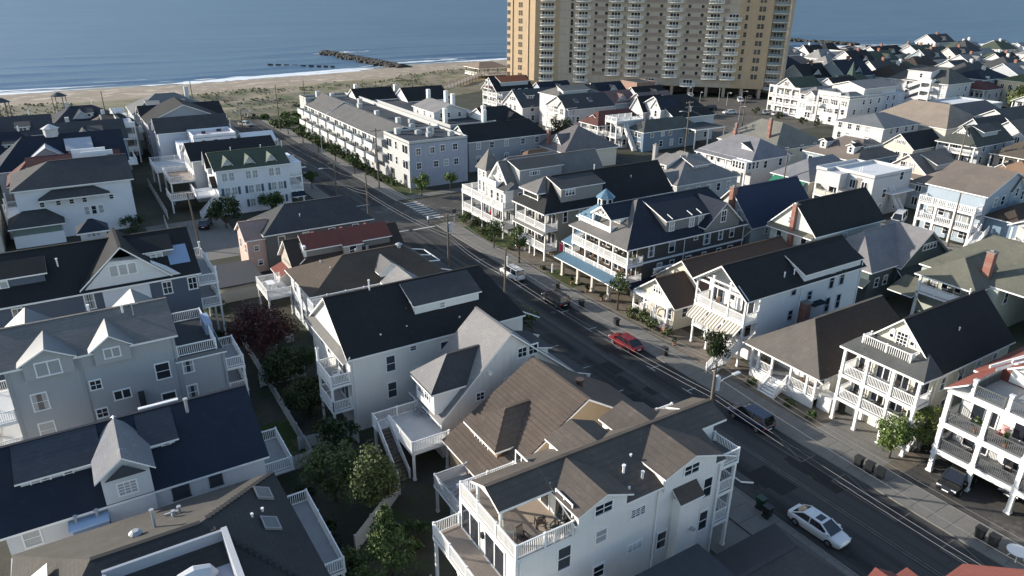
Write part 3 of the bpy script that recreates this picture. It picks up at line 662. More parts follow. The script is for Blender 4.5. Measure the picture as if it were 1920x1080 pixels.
h.slab(15.9, 28.05, 18, 35.2, 5.5, .3, DECK_TAN, 'deck'); h.rail([(17.95, 28.14), (15.98, 28.14), (15.98, 35.12), (17.95, 35.12)], 5.5, sp=.14)
for y in (28.2, 31.6, 35.0): h.post(16.05, y, 0, 5.2)
for b in (33.6, 30.4): h.slider('W', 17.99, b, 5.5, 2.3, 2.1); h.slider('W', 17.99, b, 2.8, 2.3, 2.1)
h.slider('W', 22.4, 31.8, 8.0, 1.9, 2.0); h.slider('W', 22.4, 29.2, 8.0, 1.7, 2.0); h.slider('W', 22.4, 34.2, 8.0, 1.4, 2.0)
for b, z, w, hh, s_ in ((21.66, 6.5, .95, 1.75, 'dh'), (24.6, 6.9, .85, .95, 'dh'), (27.7, 7.5, 1.2, .62, 'grid'), (24.6, 3.9, .85, .95, 'dh'), (27.7, 4.5, 1.2, .5, 'grid'), (34.3, 6.8, .8, 1.65, 'dh'), (34.3, 3.8, .8, 1.65, 'dh'), (21.7, 3.8, .95, 1.7, 'dh'), (30.2, 3.9, .8, 1.4, 'dh')): h.win('S', 28, b, z, w, hh, s_)
m = MB(); m.box(30.9, 27.25, 0, 32.9, 27.99, 7.3); h.part('chimney_chase', m, [SW]); h.shedroof('S', 28, 30.75, 33.05, .95, 7.3, -.05, 8.1, SH_BROWN)
m = MB(); m.tube([(32.3, 27.24, 4.6), (32.3, 26.95, 4.6)], .16, 8); h.part('flue_vent', m, [GALV])
for z in (2.75, 5.5): h.slab(35.6, 28.05, 37.3, 35.15, z, .3, DECK_GREYX)
for z in (2.75, 5.5): h.rail([(35.7, 28.15), (37.2, 28.15), (37.2, 35.05), (35.7, 35.05)], z)
for y in (28.15, 31.6, 35.05): h.post(37.15, y, 0, 8.0, .22)
h.slab(35.55, 28.02, 37.4, 35.18, 8.0, .3, DECK_GREYX)
h.shedroof('E', 35.6, 28.0, 30.1, 1.5, 8.5, -.1, 9.2, SH_CHAR); h.shedroof('E', 35.6, 27.6, 30.6, 3.4, 5.6, 1.9, 6.3, SH_CHAR)
for y, z in ((29.2, 5.5), (33.6, 5.5), (31.5, 2.75)): h.slider('E', 35.61, y, z, 2.0)
for x, y, z in ((28.6, 28.8, 9.1), (27.6, 29.6, 9.5)): h.pipe(x, y, z, z+.75, .09)
for x, y, z in ((27.2, 28.5, 9.1), (28.9, 30.4, 9.9)): h.pipe(x, y, z-.2, z+.25, .06)
m = MB(); m.box(17.8, 31.7, 6.9, 17.99, 31.95, 7.3); h.part('wall_lamp', m, [DARKM])
for x, z in ((18.3, 7.8), (29.4, 8.9), (35.3, 8.9)): h.downpipe('S', 28, x, z)
m = MB(); m.box(33.4, 27.8, 1.2, 33.7, 28, 1.7); h.part('electric_meter', m, [GALV])
h.done()

# B: tan bungalow with brown tiled roof
h = House('bungalow', 'tan bungalow under a steep brown tiled roof between white houses', 32, 43, 'house')
STAN = siding((0.42, 0.31, 0.2)); TILE = shingle((0.100, 0.081, 0.068), .5, .3)
h.wall(23, 39.4, 40.6, 46.6, 0, 3.5, STAN); h.roof(23, 39.2, 40.6, 46.8, 3.6, 9.0, 'y', over=.4, mat=TILE, wall=STAN)
def courses(slope_pts, n, mat, host, name='tile_courses'):
    """raised tile courses on a slope: a0-a1 is the eave, b0-b1 the ridge"""
    a0, a1, b0, b1 = [Vector(p) for p in slope_pts]; m = MB(); nrm = (a1-a0).cross(b0-a0).normalized()
    if nrm.z < 0: nrm = -nrm
    for i in range(n):
        t0, t1 = i/n, (i+.97)/n; q = [a0.lerp(b0, t0), a1.lerp(b1, t0), a1.lerp(b1, t1), a0.lerp(b0, t1)]
        up = [nrm*.10, nrm*.10, nrm*.02, nrm*.02]; lo = [p+u for p, u in zip(q, up)]
        m.add(lo+[q[0], q[1]], [(0, 1, 2, 3), (4, 5, 1, 0)])
    o = host.part(name, m, [mat]); o['kind'] = 'stuff'; return o
courses([(22.6, 46.75+.4, 3.58), (22.6, 38.85, 3.58), (31.75, 47.15, 9.2), (31.75, 38.85, 9.2)], 27, TILE, h)
h.wall(24.5, 41.1, 29, 45.6, 3.5, 5.75, STAN); h.roof(24.5, 41.1, 30.4, 45.6, 5.75, 7.4, 'x', 2.25, 0, .4, TILE, ends=(1, 0), name='dormer_roof')
courses([(24.1, 46.0, 5.68), (24.1, 40.7, 5.68), (26.7, 43.38, 7.6), (26.7, 43.32, 7.6)], 8, TILE, h)
h.wins('W', 24.49, (42.9, 44.2), 5.0, .8, 1.1, 'dg'); h.win('S', 39.39, 30.8, 6.2, .9, 1.1, 'dg', trim=TRIM); h.wins('S', 39.39, (27, 34, 37), 2.0, .9, 1.4)
m = MB(); m.tube([(33.6, 42.4, 7.6), (33.6, 42.4, 8.6)], .32, 10); m.tube([(33.6, 42.4, 8.6), (33.6, 42.4, 8.75)], .38, 10); h.part('roof_vent', m, [paint((.09, .06, .05), .5)]); m = MB(); m.box(33.05, 42.0, 8.0, 33.5, 42.5, 8.12); h.part('vent_flashing', m, [TRIM])
h.slab(19.8, 37.6, 22.9, 43.2, 2.7, .25, DECK_GREYX, 'deck'); h.rail([(22.8, 37.7), (19.9, 37.7), (19.9, 43.1), (22.8, 43.1)], 2.7, panel=True, mat=paint((.45, .46, .48), .5))
for y in (37.8, 40.4, 43): h.post(20, y, 0, 2.45, .2, paint((.45, .46, .48), .5))
h.stairs('S', 37.6, 20.9, 1.1, 0, 2.7, 3.4, paint((.4, .41, .43), .6))
h.done()

# C: white house with tall steep grey roof, grey stucco gable and rear deck
h = House('cottage', 'grey stucco gabled house with a white dormer and a white railed back deck with stairs', 30, 52)
m = MB(); m.add([(23.6, 49.3, 0), (38.9, 49.3, 0), (38.9, 49.3, 3.95), (30.7, 49.3, 10.8), (23.6, 49.3, 4.1), (23.6, 55.2, 0), (38.9, 55.2, 0), (38.9, 55.2, 3.95), (30.7, 55.2, 10.8), (23.6, 55.2, 4.1)],
    [(0, 1, 2, 3, 4), (9, 8, 7, 6, 5), (0, 4, 9, 5), (1, 6, 7, 2)]); h.part('wall', m, [STUC])
h.roof(23.6, 49.3, 38.9, 55.2, 4.05, 10.85, 'y', over=.35, mat=SH_GREY, off=7.1/15.3)
h.wall(23.15, 49.7, 27, 53.4, 4.5, 7.0, SW); h.roof(23.15, 49.7, 30.2, 53.4, 7.0, 9.0, 'x', 2.3, 0, .35, SH_CHAR, ends=(1, 0), name='dormer_roof')
m = MB(); q = [(22.75, 49.3, 7.0), (22.75, 53.8, 7.0), (25.5, 51.55, 9.24)]; q = [(x-.03, y, z+.03) for x, y, z in q]; m.solid([[q[0], q[2], q[1]]], [q[0], q[2], q[1]], .02, 0, 0); h.part('sunlit_hip_tint', m, [SH_GREY])  # paler sheet paints sunlight onto the west hip of the dormer roof
h.wins('W', 23.14, (51.1, 52.5), 5.9, .75, .85, 'dg')
h.win('S', 49.29, 32.1, 8.6, .9, .9, 'dg', trim=TRIM); h.win('S', 49.29, 33.3, 8.6, .9, .9, 'dg'); h.win('S', 49.29, 27.6, 5.3, .75, .7, 'dg'); h.win('S', 49.29, 30.6, 5.7, .8, 1.2, 'dh'); h.win('S', 49.29, 34.6, 5.2, .9, 1.2, 'dh')
m = MB(); m.box(28.4, 49.0, 7.3, 28.75, 49.3, 7.65); h.part('wall_lamp', m, [TRIM]); m = MB(); m.beam((30.0, 48.4, 6.55), (31.4, 48.4, 6.55), .75, .05); h.part('window_hood', m, [SH_GREY2])
h.slab(19.9, 47.5, 23.55, 53.6, 3.0, .3, DECK_WH, 'deck'); h.slab(18.7, 52.4, 19.9, 53.6, 3.0, .3, DECK_WH, 'deck')
h.rail([(23.5, 53.5), (18.78, 53.5), (18.78, 52.4)], 3.0); h.rail([(19.95, 52.35), (19.95, 47.6), (23.5, 47.6)], 3.0)
h.stairs('S', 52.4, 19.3, 1.1, 0, 3.0, 4.2, boards((.16, .13, .11), 'Y'))
for x, y in ((20.1, 47.7), (23.3, 47.7), (20.1, 52), (18.9, 53.4)): h.post(x, y, 0, 2.7)
h.slider('W', 23.59, 52.3, 3.0, 1.8); h.win('W', 23.59, 49.8, 1.6, .8, 1.2)
h.shedroof('E', 38.8, 50.5, 55.5, 2.6, 3.0, -.5, 4.2, SH_CHAR); h.sdormer('E', 36.2, 51.0, 54.6, 4.5, 7.2, 8.2, 3.6, SW, SH_CHAR); h.win('S', 50.95, 35.2, 6.5, .8, 1.0)
for y in (50.7, 55.3): h.post(41.2, y, 0, 2.8)
h.done()

# D: large white house with black roof
h = House('beach_house', 'large white three storey house with long black roof, white shed dormer and back balconies', 27, 62.6)
h.block(18.3, 57.3, 37.3, 68, 0, 8.1, 12.0, 'x', siding((0.76, 0.73, 0.68)), SH_BLACK, 0, 2.3, .35)
h.sdormer('S', 59.4, 26.0, 33.2, 9.0, 10.75, 11.95, 3.0, SW, SH_CHAR, .25); h.win('S', 59.4, 29.0, 10.2, .5, .5, 'dh', pane=.9); h.win('W', 26.0, 60.9, 10.4, .6, .5, 'dh')
for b in (22.3, 28.1): h.win('S', 57.3, b, 6.4, .85, 1.6, 'dh', pane=.6); h.win('S', 57.3, b, 3.5, .85, 1.6, 'dh', pane=.6)
for b in (24.7,): h.wins('S', 57.3, (b,), 7.4, .6, .4, 'dh'); h.wins('S', 57.3, (b+.2,), 4.9, .6, .4, 'dh')
h.win('S', 57.3, 24.6, 2.2, .7, .7)
for z in (5.55, 2.85):
    h.slab(16.3, 57.32, 18.3, 61.2, z, .28, DECK_GREY, 'balcony'); h.rail([(18.2, 57.42), (16.4, 57.42), (16.4, 61.1), (18.2, 61.1)], z); h.slider('W', 18.3, 59.4, z)
for y in (57.45, 61.05): h.post(16.45, y, 0, 8.0 if y > 60 else 5.3, .2)
h.win('W', 18.3, 63.4, 6.6, .7, 1.5); h.win('W', 18.3, 65.6, 6.6, .7, 1.5); h.win('W', 18.3, 64.5, 3.8, .8, 1.5)
h.shedroof('W', 18.3, 57.0, 68.3, .75, 7.75, .0, 8.3, SH_GREY2)
h.slab(18.4, 68, 27, 70.1, 8.2, .3, DECK_GREYX, 'deck'); h.rail([(18.5, 68.1), (18.5, 70.0), (26.8, 70.0)], 8.2, newel=2.2)
for x in (18.7, 22.7, 26.7): h.post(x, 69.9, 0, 7.9)
h.gdormer('N', 69.4, 28.6, 3.6, 4, 9.6, 10.9, 5.2, SW, SH_GREY, None, .3)
h.shedroof('E', 37.3, 58, 67.4, 2.7, 4.6, -.2, 5.8, SH_BLACK); h.shedroof('E', 36.3, 57.6, 60.6, 3.4, 7.0, 1.2, 8.2, SH_BLACK)
for y in (58.2, 61.3, 64.3, 67.2): h.post(39.7, y, 0, 4.5, .28)
h.slab(37.3, 58, 39.85, 67.4, 1.0, .3, DECK_GREYX); h.rail([(39.7, 58.2), (39.7, 67.2)], 1.0)
for x, y, z in ((21.9, 58.4, 8.9), (24.7, 58.6, 9.0), (25.4, 60.2, 10.1), (30.3, 58.2, 8.8)): h.pipe(x, y, z-.2, z+.22, .06)
h.pipe(22.6, 62.5, 11.9, 13.1, .08); h.downpipe('S', 57.3, 18.6, 8.0); h.downpipe('S', 57.3, 31, 8.0)
h.done()

# E: brown hip roofed house
h = House('guest_house', 'white house under wide brown hip roof between the black roof and the red roof', 29, 82)
h.block(21.1, 77.0, 37.6, 87.0, 0, 6.2, 8.6, 'x', siding((0.55, 0.58, 0.62)), shingle((0.085, 0.068, 0.054)), 5.4, 3.2, .5)
h.gdormer('S', 77.6, 31, 2.8, 6, 7.3, 8.3, 3.4, SW, SH_GREY2, None, .3); h.autowin('W', 21.1, 78, 86.5, (4.6, 1.8), 3, .8, 1.5); h.autowin('S', 77, 22.5, 37, (4.6,), 5, .8, 1.4)
m = MB(); m.tube([(33.9, 81.6, 8.5), (33.9, 81.6, 9.0)], .25, 9); m.tube([(33.9, 81.6, 9.0), (33.9, 81.6, 9.2)], [.5, .12], 9); h.part('roof_vent', m, [GALV])
for x, y, z in ((24.4, 80.6, 7.4), (24.1, 83.5, 7.4), (28.9, 84, 7.9)): h.pipe(x, y, z, z+.6, .06)
m = MB()
for a, b_ in (((36.4, 79.0), (36.4, 84.6)), ((38.6, 79.4), (38.6, 84.2)), ((36.4, 79), (38.6, 79.4)), ((36.4, 84.6), (38.6, 84.2)), ((36.4, 81.8), (38.6, 81.8))): m.beam((*a, 7.0 if a[0] < 37 else 6.6), (*b_, 7.0 if b_[0] < 37 else 6.6), .12, .1)
h.part('sunroom_frame', m, [TRIM]); h.shedroof('E', 37.6, 78.6, 85, 2.6, 5.2, -.6, 6.3, SH_CHAR)
h.done()

# F: red roofed house
h = House('cottage', 'taupe cottage with dark roof and a long dormer under a bright red roof', 30, 93.4)
h.block(22.6, 90.4, 38.2, 97.0, 0, 4.9, 7.7, 'x', siding((0.42, 0.38, 0.34)), SH_DKBR, 0, 0, .4)
h.sdormer('S', 91.3, 24.6, 36.6, 4.6, 6.9, 8.2, 2.3, siding((0.20, 0.185, 0.165)), SH_RED, .3)
m = MB(); m.box(29.6, 90.75, 4.6, 32.2, 91.3, 6.75); h.part('bay', m, [siding((0.42, 0.38, 0.34))]); h.shedroof('S', 91.3, 29.4, 32.4, .9, 6.75, -.6, 7.25, SH_RED); h.win('S', 90.75, 30.9, 5.9, .95, 1.2)
h.wall(24.2, 91.3, 24.6, 93.6, 4.6, 7.4, SW); h.win('W', 24.2, 92.2, 6.4, .5, .9)
h.shedroof('W', 24.2, 90.6, 95.6, 1.6, 4.7, .0, 6.0, SH_RED); h.shedroof('W', 22.6, 92.6, 97, 1.7, 3.1, 0, 3.8, SH_RED)
h.wall(21.2, 93, 22.6, 96.8, 0, 3.1, SW); h.wins('W', 21.2, (94, 95.8), 1.8, .8, 1.5)
for b in (27.2, 31.4, 35.0): h.gdormer('N', 96.4, b, 2.6, 5, 6.4, 7.4, 2.6, siding((0.42, 0.38, 0.34)), SH_RED, None, .3)
for x, y, z in ((32.8, 90.6, 5.2), (33.0, 90.7, 5.2)): h.pipe(x, y, z, z+1.0, .12, GALV)
h.slab(17.9, 86.9, 21.1, 92.6, 2.9, .28, DECK_WH, 'deck'); h.rail([(21, 92.5), (18, 92.5), (18, 87), (21, 87)], 2.9)
for x, y in ((18.1, 87.1), (18.1, 92.4), (20.9, 87.1)): h.post(x, y, 0, 2.6)
h.done()

# G: dark hip roofed corner house with pink back
h = House('corner_house', 'dark grey corner house with a wide hip roof and a pink back wing', 30, 108)
h.block(22.3, 103.6, 38.6, 112.0, 0, 5.9, 8.6, 'x', siding((0.13, 0.135, 0.13)), SH_CHAR, 4.2, 3.0, .5)
PINK = siding((0.56, 0.40, 0.34)); h.wall(19.6, 104.2, 22.3, 110.2, 0, 5.2, PINK); h.roof(19.6, 104.2, 23.4, 110.2, 5.2, 7.0, 'x', 0, 0, .35, shingle((0.28, 0.2, 0.17)), wall=PINK, ends=(1, 0))
h.wins('S', 103.6, (24.5, 28.2, 32.2, 36), 4.4, .9, 1.5); h.wins('S', 103.6, (24.8, 29, 33), 1.8, .9, 1.4); h.win('S', 104.2, 20.9, 3.8, .6, .7); h.win('S', 104.2, 21.2, 1.5, .6, .7); h.wins('W', 19.6, (105.4, 108.6), 3.6, .7, 1.3)
h.pipe(28, 105.4, 7, 7.6); h.pipe(33.5, 110.5, 6.5, 7.6)
h.done()
h = House('garage', 'low garage with dark flat roof and cream wall behind the pink house', 16.6, 99, 'garage')
h.wall(13.5, 95.4, 19.4, 103.8, 0, 2.1, siding((0.5, 0.46, 0.38))); m = MB(); m.box(13.2, 95.1, 2.1, 19.7, 104.1, 2.28); h.part('roof', m, [ROOF_D]); h.garage('S', 95.4, 16.4, 2.6, 1.9, mat=siding((.55, .5, .42))); h.done()

# K: grey house with dormers and roof deck
h = House('beach_house', 'grey three storey house with grey dormers, white framed windows and dark roof deck', 0.5, 70)
h.wall(-8.05, 65.5, 8.9, 74.5, 0, 7.85, SGR); h.wall(-8.05, 65.5, 4.9, 74.5, 7.85, 10.35, SGR)
h.roof(-8.05, 65.5, 4.9, 74.5, 10.35, 12.1, 'x', 0, 0, .3, SH_GREY2, wall=SGR)
GSM = seam((0.15, 0.152, 0.158), 'Y', .25)
for b, w in ((-4.9, 3.6), (-.15, 2.8)): h.gdormer('S', 65.12, b, w, 9.2, 10.75, 11.75, 4.6, SGR, GSM, None, .35)
h.win('S', 65.12, -4.95, 10.0, 1.7, 1.15, 'slide', pane=.95); h.win('S', 65.12, -.15, 10.15, 1.15, .8, 'slide', pane=.95)
for b in (-6.2, 2.6): h.gdormer('N', 74.515, b, 3.4, 9.5, 10.5, 11.9, 4.2, SGR, GSM, None, .35)
h.slab(4.9, 65.52, 8.88, 74.48, 8.0, .14, ROOF_D, 'roof_deck'); h.rail([(4.95, 65.7), (8.3, 65.7), (8.3, 73.6), (4.95, 73.6)], 8.0, h=1.05, sp=.17)
m = MB(); m.box(8.0, 69.0, 8.02, 8.7, 71.6, 9.3); h.part('stair_screen', m, [siding((.3, .38, .5))])
h.shedroof('S', 65.5, 4.6, 9.1, .25, 7.75, -.02, 8.0, SH_GREY2)
for z in (5.7, 3.0):
    h.slab(8.9, 65.6, 10.6, 70.6, z, .26, DECK_GREY, 'balcony'); h.rail([(8.95, 65.7), (10.5, 65.7), (10.5, 70.5), (8.95, 70.5)], z, sp=.17)
for y in (65.75, 70.4): h.post(10.45, y, 0, 5.4)
for b, z, w, hh, st, pn in ((3.46, 7.1, 1.1, 1.5, 'dh', .1), (5.6, 7.05, .8, 1.35, 'dh', .7), (-1.93, 7.27, .8, .8, 'dg', .1), (-.1, 5.75, 1.25, .8, 'slide', .1), (-6.16, 6.9, 1.05, 1.5, 'dh', .7), (-1.95, 4.4, .8, .8, 'dg', .1), (-6.2, 4.1, 1.05, 1.4, 'dh', .9), (3.54, 4.1, 1.1, 1.3, 'dh', .1), (5.6, 4.2, .8, 1.4, 'dh', .7)): h.win('S', 65.5, b, z, w, hh, st, pane=pn)
m = MB(); m.box(1.1, 64.9, 3.2, 1.6, 65.5, 5.6); h.part('chimney', m, [paint((.04, .04, .045), .8)])
h.pipe(-1.2, 71.3, 11.6, 12.5, .1); h.pipe(1.4, 69.2, 11.7, 12.7, .1); m = MB(); m.tube([(2.2, 68.6, 11.6), (2.2, 68.6, 13.0)], .04, 5); m.beam((1.8, 68.6, 12.9), (2.7, 68.6, 12.8), .05); h.part('aerial', m, [GALV])
h.porch('W', -8.05, 65.6, 72, 2.2, [2.9, 5.6], 8.0, 2)
for x, z in ((-7.8, 10.2), (4.75, 10.2), (8.7, 7.7), (-2.7, 10.3)): h.downpipe('S', 65.5, x, z, mat=SGR)
h.done()

# L: white house with navy roof
h = House('beach_house', 'white house with navy roof, tall white gabled stair tower and low shed dormers', 0, 56)
SWL = siding((0.62, 0.63, 0.64))
h.block(-8.7, 50, 8.4, 61, 0, 5.6, 8.9, 'x', SWL, SH_NAVY, 0, 0, .35)
h.sdormer('S', 52.5, -7.4, -2.6, 6.2, 7.75, 8.95, 3.0, SWL, shingle((0.05, 0.055, 0.068)), .3); h.wins('S', 52.5, (-6.5, -5.9, -4.5), 7.35, .5, .3, 'dh')
h.sdormer('S', 52.6, .6, 2.6, 6.2, 7.75, 8.95, 3.0, SWL, shingle((0.05, 0.055, 0.068)), .3); h.win('S', 52.6, 2.0, 7.35, .5, .3, 'dh')
h.gdormer('S', 49.7, -1.05, 3.1, 0, 8.0, 9.2, 6.2, SWL, shingle((0.17, 0.175, 0.19)), None, .4, 5.4); h.win('S', 49.7, -1.1, 6.6, 1.15, .95, 'grid')
m = MB(); q = [(-2.35, 49.27, 7.78), (.25, 49.27, 7.78), (-1.05, 49.27, 8.72)]; m.add(q+[(x, y+.1, z) for x, y, z in q], [(0, 1, 2), (5, 4, 3), (0, 3, 4, 1), (1, 4, 5, 2), (2, 5, 3, 0)]); h.part('gable_vent', m, [paint((.05, .055, .065), .8)])
h.win('S', 50, 2.2, 4.75, 1.05, 1.25, 'dh', pane=.6, trim=paint((.06, .065, .075), .6)); h.win('S', 50, 4.7, 4.9, .8, 1.3, 'dh', pane=.6, trim=paint((.06, .065, .075), .6)); h.win('S', 50, -7.3, 4.7, .95, 1.2, 'dh', pane=.9)
m = MB(); m.box(-4.9, 48.9, 0, -2.65, 49.98, 5.0); h.part('bathroom_bay', m, [paint((.16, .24, .38), .6)]); m = MB(); m.box(-5.1, 48.7, 5.0, -2.6, 50.4, 5.1); h.part('bay_roof', m, [paint((.34, .45, .6), .6)])
h.pipe(-4.6, 49.6, 5.1, 5.6, .1, GALV); h.pipe(-3.3, 49.6, 5.1, 5.6, .1, GALV); h.pipe(4.0, 54.6, 8.4, 9.7, .13, GALV)
m = MB(); m.beam((.7, 55.9, 9.15), (3.6, 55.9, 9.15), .3, .12); h.part('ridge_flashing', m, [TRIM])
h.slab(8.4, 51, 10.8, 56, 2.9, .26, DECK_GREY, 'balcony'); h.rail([(8.5, 51.1), (10.7, 51.1), (10.7, 55.9), (8.5, 55.9)], 2.9)
h.done()

# M: hip roofed house in the bottom left corner
h = House('beach_house', 'house with weathered grey brown hip roof, two skylights and an open roof terrace', 1, 41)
SHM_SHADE = shingle((0.042, 0.043, 0.044), .45); SHM_SUN = shingle((0.078, 0.073, 0.066), .6)  # one roof in two tones: dark for shaded slopes, paler for sunlit ones
h.wall(-8.2, 33, 8.2, 46.8, 0, 5.9, SWL)
m = MB(); e = .45; zE = 5.85; A_ = (-8.6, 32.4, zE); B_ = (8.75, 32.4, zE); C_ = (8.45, 47.2, zE); D_ = (-8.2, 47.2, zE); R0 = (-3.6, 40.2, 8.9); R1 = (2.45, 40.2, 8.9); pk = (6.2, 45.2, 6.45)
m.solid([[C_, D_, R0, R1]], [C_, D_, R0, R1], .2); o = h.part('roof', m, [SHM_SUN, TRIM])
m = MB(); m.solid([[B_, C_, R1]], [B_, C_, R1], .2); h.part('roof', m, [SHM_SHADE, TRIM]); m = MB(); m.solid([[D_, A_, R0]], [D_, A_, R0], .2); h.part('roof', m, [SHM_SUN, TRIM])
m = MB(); m.solid([[A_, B_, R1, R0]], [A_, B_, R1, R0], .2); h.part('roof', m, [SHM_SHADE, TRIM])
m = MB()
for k in range(1, 21):
    t = k/22
    for P_, Q_ in ((C_, R1), (B_, R1)): c = Vector(P_).lerp(Vector(Q_), t); m.box(c.x-.17, c.y-.17, c.z-.02, c.x+.17, c.y+.17, c.z+.07)
m.beam(Vector(R0)+Vector((0, 0, .03)), Vector(R1)+Vector((0, 0, .03)), .3, .08); h.part('hip_caps', m, [SHM_SHADE])
sl = (8.9-5.85)/(8.6-2.45)
for x, y in ((7.0, 43.9), (6.6, 40.3)): z = 5.85+(8.6-x)*sl; h.skylight(x, y, z+.04, 1.35, 1.05, 0, -sl, 'x')
for x, y in ((6.4, 41.7), (5.6, 41.0)): z = 5.85+(8.6-x)*sl; h.pipe(x, y, z, z+.25, .07)
sn = 3.05/7.0
for x, y, hh in ((0.0, 42.6, 1.35), (1.6, 44.1, .5), (1.2, 43.6, .45)): z = 5.85+(47.2-y)*sn; h.pipe(x, y, z, z+hh, .1, GALV)
m = MB(); m.beam((.7, 44.4, 7.2), (1.7, 44.2, 7.3), .12); m.beam((1.0, 44.1, 7.0), (1.3, 44.2, 7.5), .1); h.part('weathervane', m, [GALV])
z = 5.85+(47.2-42.2)*sn; m = MB(); m.tube([(-1.1, 42.2, z), (-1.1, 42.2, z+.2)], .3, 10); m.tube([(-1.1, 42.2, z+.2), (-1.1, 42.2, z+.38)], [.42, .2], 10); h.part('roof_vent', m, [GALV])
h.skylight(-6.4, 41.6, 5.85+2.2*.6+.4, 1.6, 1.0, 0, .6, 'x')
# roof terrace cut into the near slope
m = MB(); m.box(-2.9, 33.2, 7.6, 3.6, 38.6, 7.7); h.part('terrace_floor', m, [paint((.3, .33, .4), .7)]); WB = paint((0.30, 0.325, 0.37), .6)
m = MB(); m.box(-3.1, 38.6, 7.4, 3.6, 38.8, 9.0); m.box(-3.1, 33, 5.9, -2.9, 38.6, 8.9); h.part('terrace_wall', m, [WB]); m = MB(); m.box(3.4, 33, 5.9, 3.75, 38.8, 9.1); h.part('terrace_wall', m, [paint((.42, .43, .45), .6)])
for z in (2.8,):
    h.slab(8.2, 38, 10.6, 46.5, z, .26, DECK_GREY, 'balcony'); h.rail([(8.3, 38.1), (10.5, 38.1), (10.5, 46.4), (8.3, 46.4)], z)
for y in (38.2, 42.3, 46.3): h.post(10.4, y, 0, 2.6)
h.wins('S', 33, (-5, 0, 5), 4, 1, 1.4)
h.porch('W', -8.2, 42, 46.6, 2, [2.8], 5.6, 2)
h.done()

# J: navy house
h = House('beach_house', 'navy blue house with black roof, broad white gable and a white wall panel', 1.5, 86)
h.block(-11.5, 81.5, 9.6, 92.5, 0, 10.1, 13.6, 'x', SNAVY, SH_BLACK, 3.5, 0, .4)
m = MB(); q = [(-1.3, 81.42, 10.25), (8.0, 81.42, 10.25), (4.2, 81.42, 12.7), (1.4, 81.42, 12.9)]; m.add(q+[(x, y+1.2, z) for x, y, z in q], [(0, 1, 2, 3), (7, 6, 5, 4), (0, 4, 5, 1), (1, 5, 6, 2), (2, 6, 7, 3), (3, 7, 4, 0)]); h.part('gable', m, [siding((.66, .66, .66))])
h.roof(-1.3, 81.6, 6.6, 88.6, 10.6, 14.2, 'y', 0, 0, .45, SH_BLACK, ends=(1, 0), name='gable_roof'); m = MB(); m.box(1.2, 81.33, 11.2, 3.9, 81.42, 12.5); gw = h.part('window', m, [TRIM])
m = MB()
for k in range(3): m.box(1.32+.88*k, 81.3, 11.3, 2.02+.88*k, 81.33, 12.4)
link('pane', m.mesh('pane', [GLASSB], h.o), gw)
m = MB(); m.box(0.2, 81.38, 6.5, 4.7, 81.5, 10.1); h.part('wall_panel', m, [siding((.7, .71, .74))]); h.win('S', 81.37, 2.6, 7.9, .55, .9, 'dh', pane=.1)
h.sdormer('S', 83.2, -9.6, -4.5, 10.9, 12.3, 13.2, 2.4, SNAVY, SH_BLACK, .3); h.win('S', 83.2, -8.4, 11.7, 1.3, .6, 'slide', pane=.9); h.sdormer('S', 83.8, 3.8, 7.6, 11.0, 12.5, 13.4, 2.4, siding((.22, .23, .25)), SH_BLACK, .3); h.win('S', 83.8, 5.8, 11.9, 1.7, .5, 'triple', pane=.9)
for b, z, hh in ((-7.4, 8.9, 1.3), (-1.1, 9.0, 1.7), (6.4, 8.9, 1.3), (9.0, 8.9, 1.3)): h.win('S', 81.5, b, z, .8, hh, 'dg')
m = MB(); m.add([(7.2, 82.6, 11.05), (9.3, 82.6, 11.05), (9.3, 84.9, 12.5), (7.2, 84.9, 12.5)], [(0, 1, 2, 3)]); h.part('skylight', m, [paint((.25, .32, .45), .25)])
m = MB(); m.box(-.6, 90.4, 11.5, 2.0, 92.6, 13.9); h.part('cupola', m, [SW]); h.roof(-.6, 90.4, 2.0, 92.6, 13.9, 14.8, 'x', 1.1, 1.1, .35, SH_NAVY, name='cupola_roof'); h.win('S', 90.4, .7, 13.4, 1.3, .3, 'triple')
h.pipe(-3.2, 84.6, 12.2, 13.1, .08); h.slab(9.6, 82, 11.8, 92, 5.6, .25, DECK_GREY, 'balcony'); h.slab(9.6, 82, 11.8, 92, 8.4, .25, DECK_GREY, 'balcony')
for z in (5.6, 8.4): h.rail([(9.7, 82.1), (11.7, 82.1), (11.7, 91.9), (9.7, 91.9)], z)
for y in (82.15, 87, 91.85): h.post(11.65, y, 0, 10.2)
h.done()

# neighbours south of the rocking chair house, cut by the bottom edge
h = House('house', 'dark flat roofed house with thin white edge at the bottom edge of the picture', 26, 20); h.wall(15, 13, 30.1, 24.6, 0, 5.7, SW); m = MB(); m.box(14.7, 12.7, 5.75, 30.35, 24.9, 5.95, 0); m.box(14.6, 12.6, 5.6, 30.45, 25.0, 5.74, 1); h.part('roof', m, [ROOF_D, TRIM])
h.block(30.4, 18.5, 39.2, 25.2, 0, 3.0, 5.0, 'x', SWL, shingle((.06, .062, .066)), 0, 2.6, .4); h.wins('N', 24.6, (18, 22, 27), 4, .9, 1.3); h.garage('E', 39.2, 21.8, 2.6, 2.1); h.done()
h = House('beach_house', 'red shingle roofed house with small front gable peeking over the bottom edge', 34, 11); SH_R2 = shingle((0.16, 0.056, 0.046), .3); h.block(22, 5, 38.0, 15.2, 0, 7.6, 10.2, 'x', SW, SH_R2, 3, 3.6, .4); h.gdormer('N', 15.2, 34.2, 3.6, 6, 8.4, 9.6, 3.5, SW, SH_R2, None, .3)
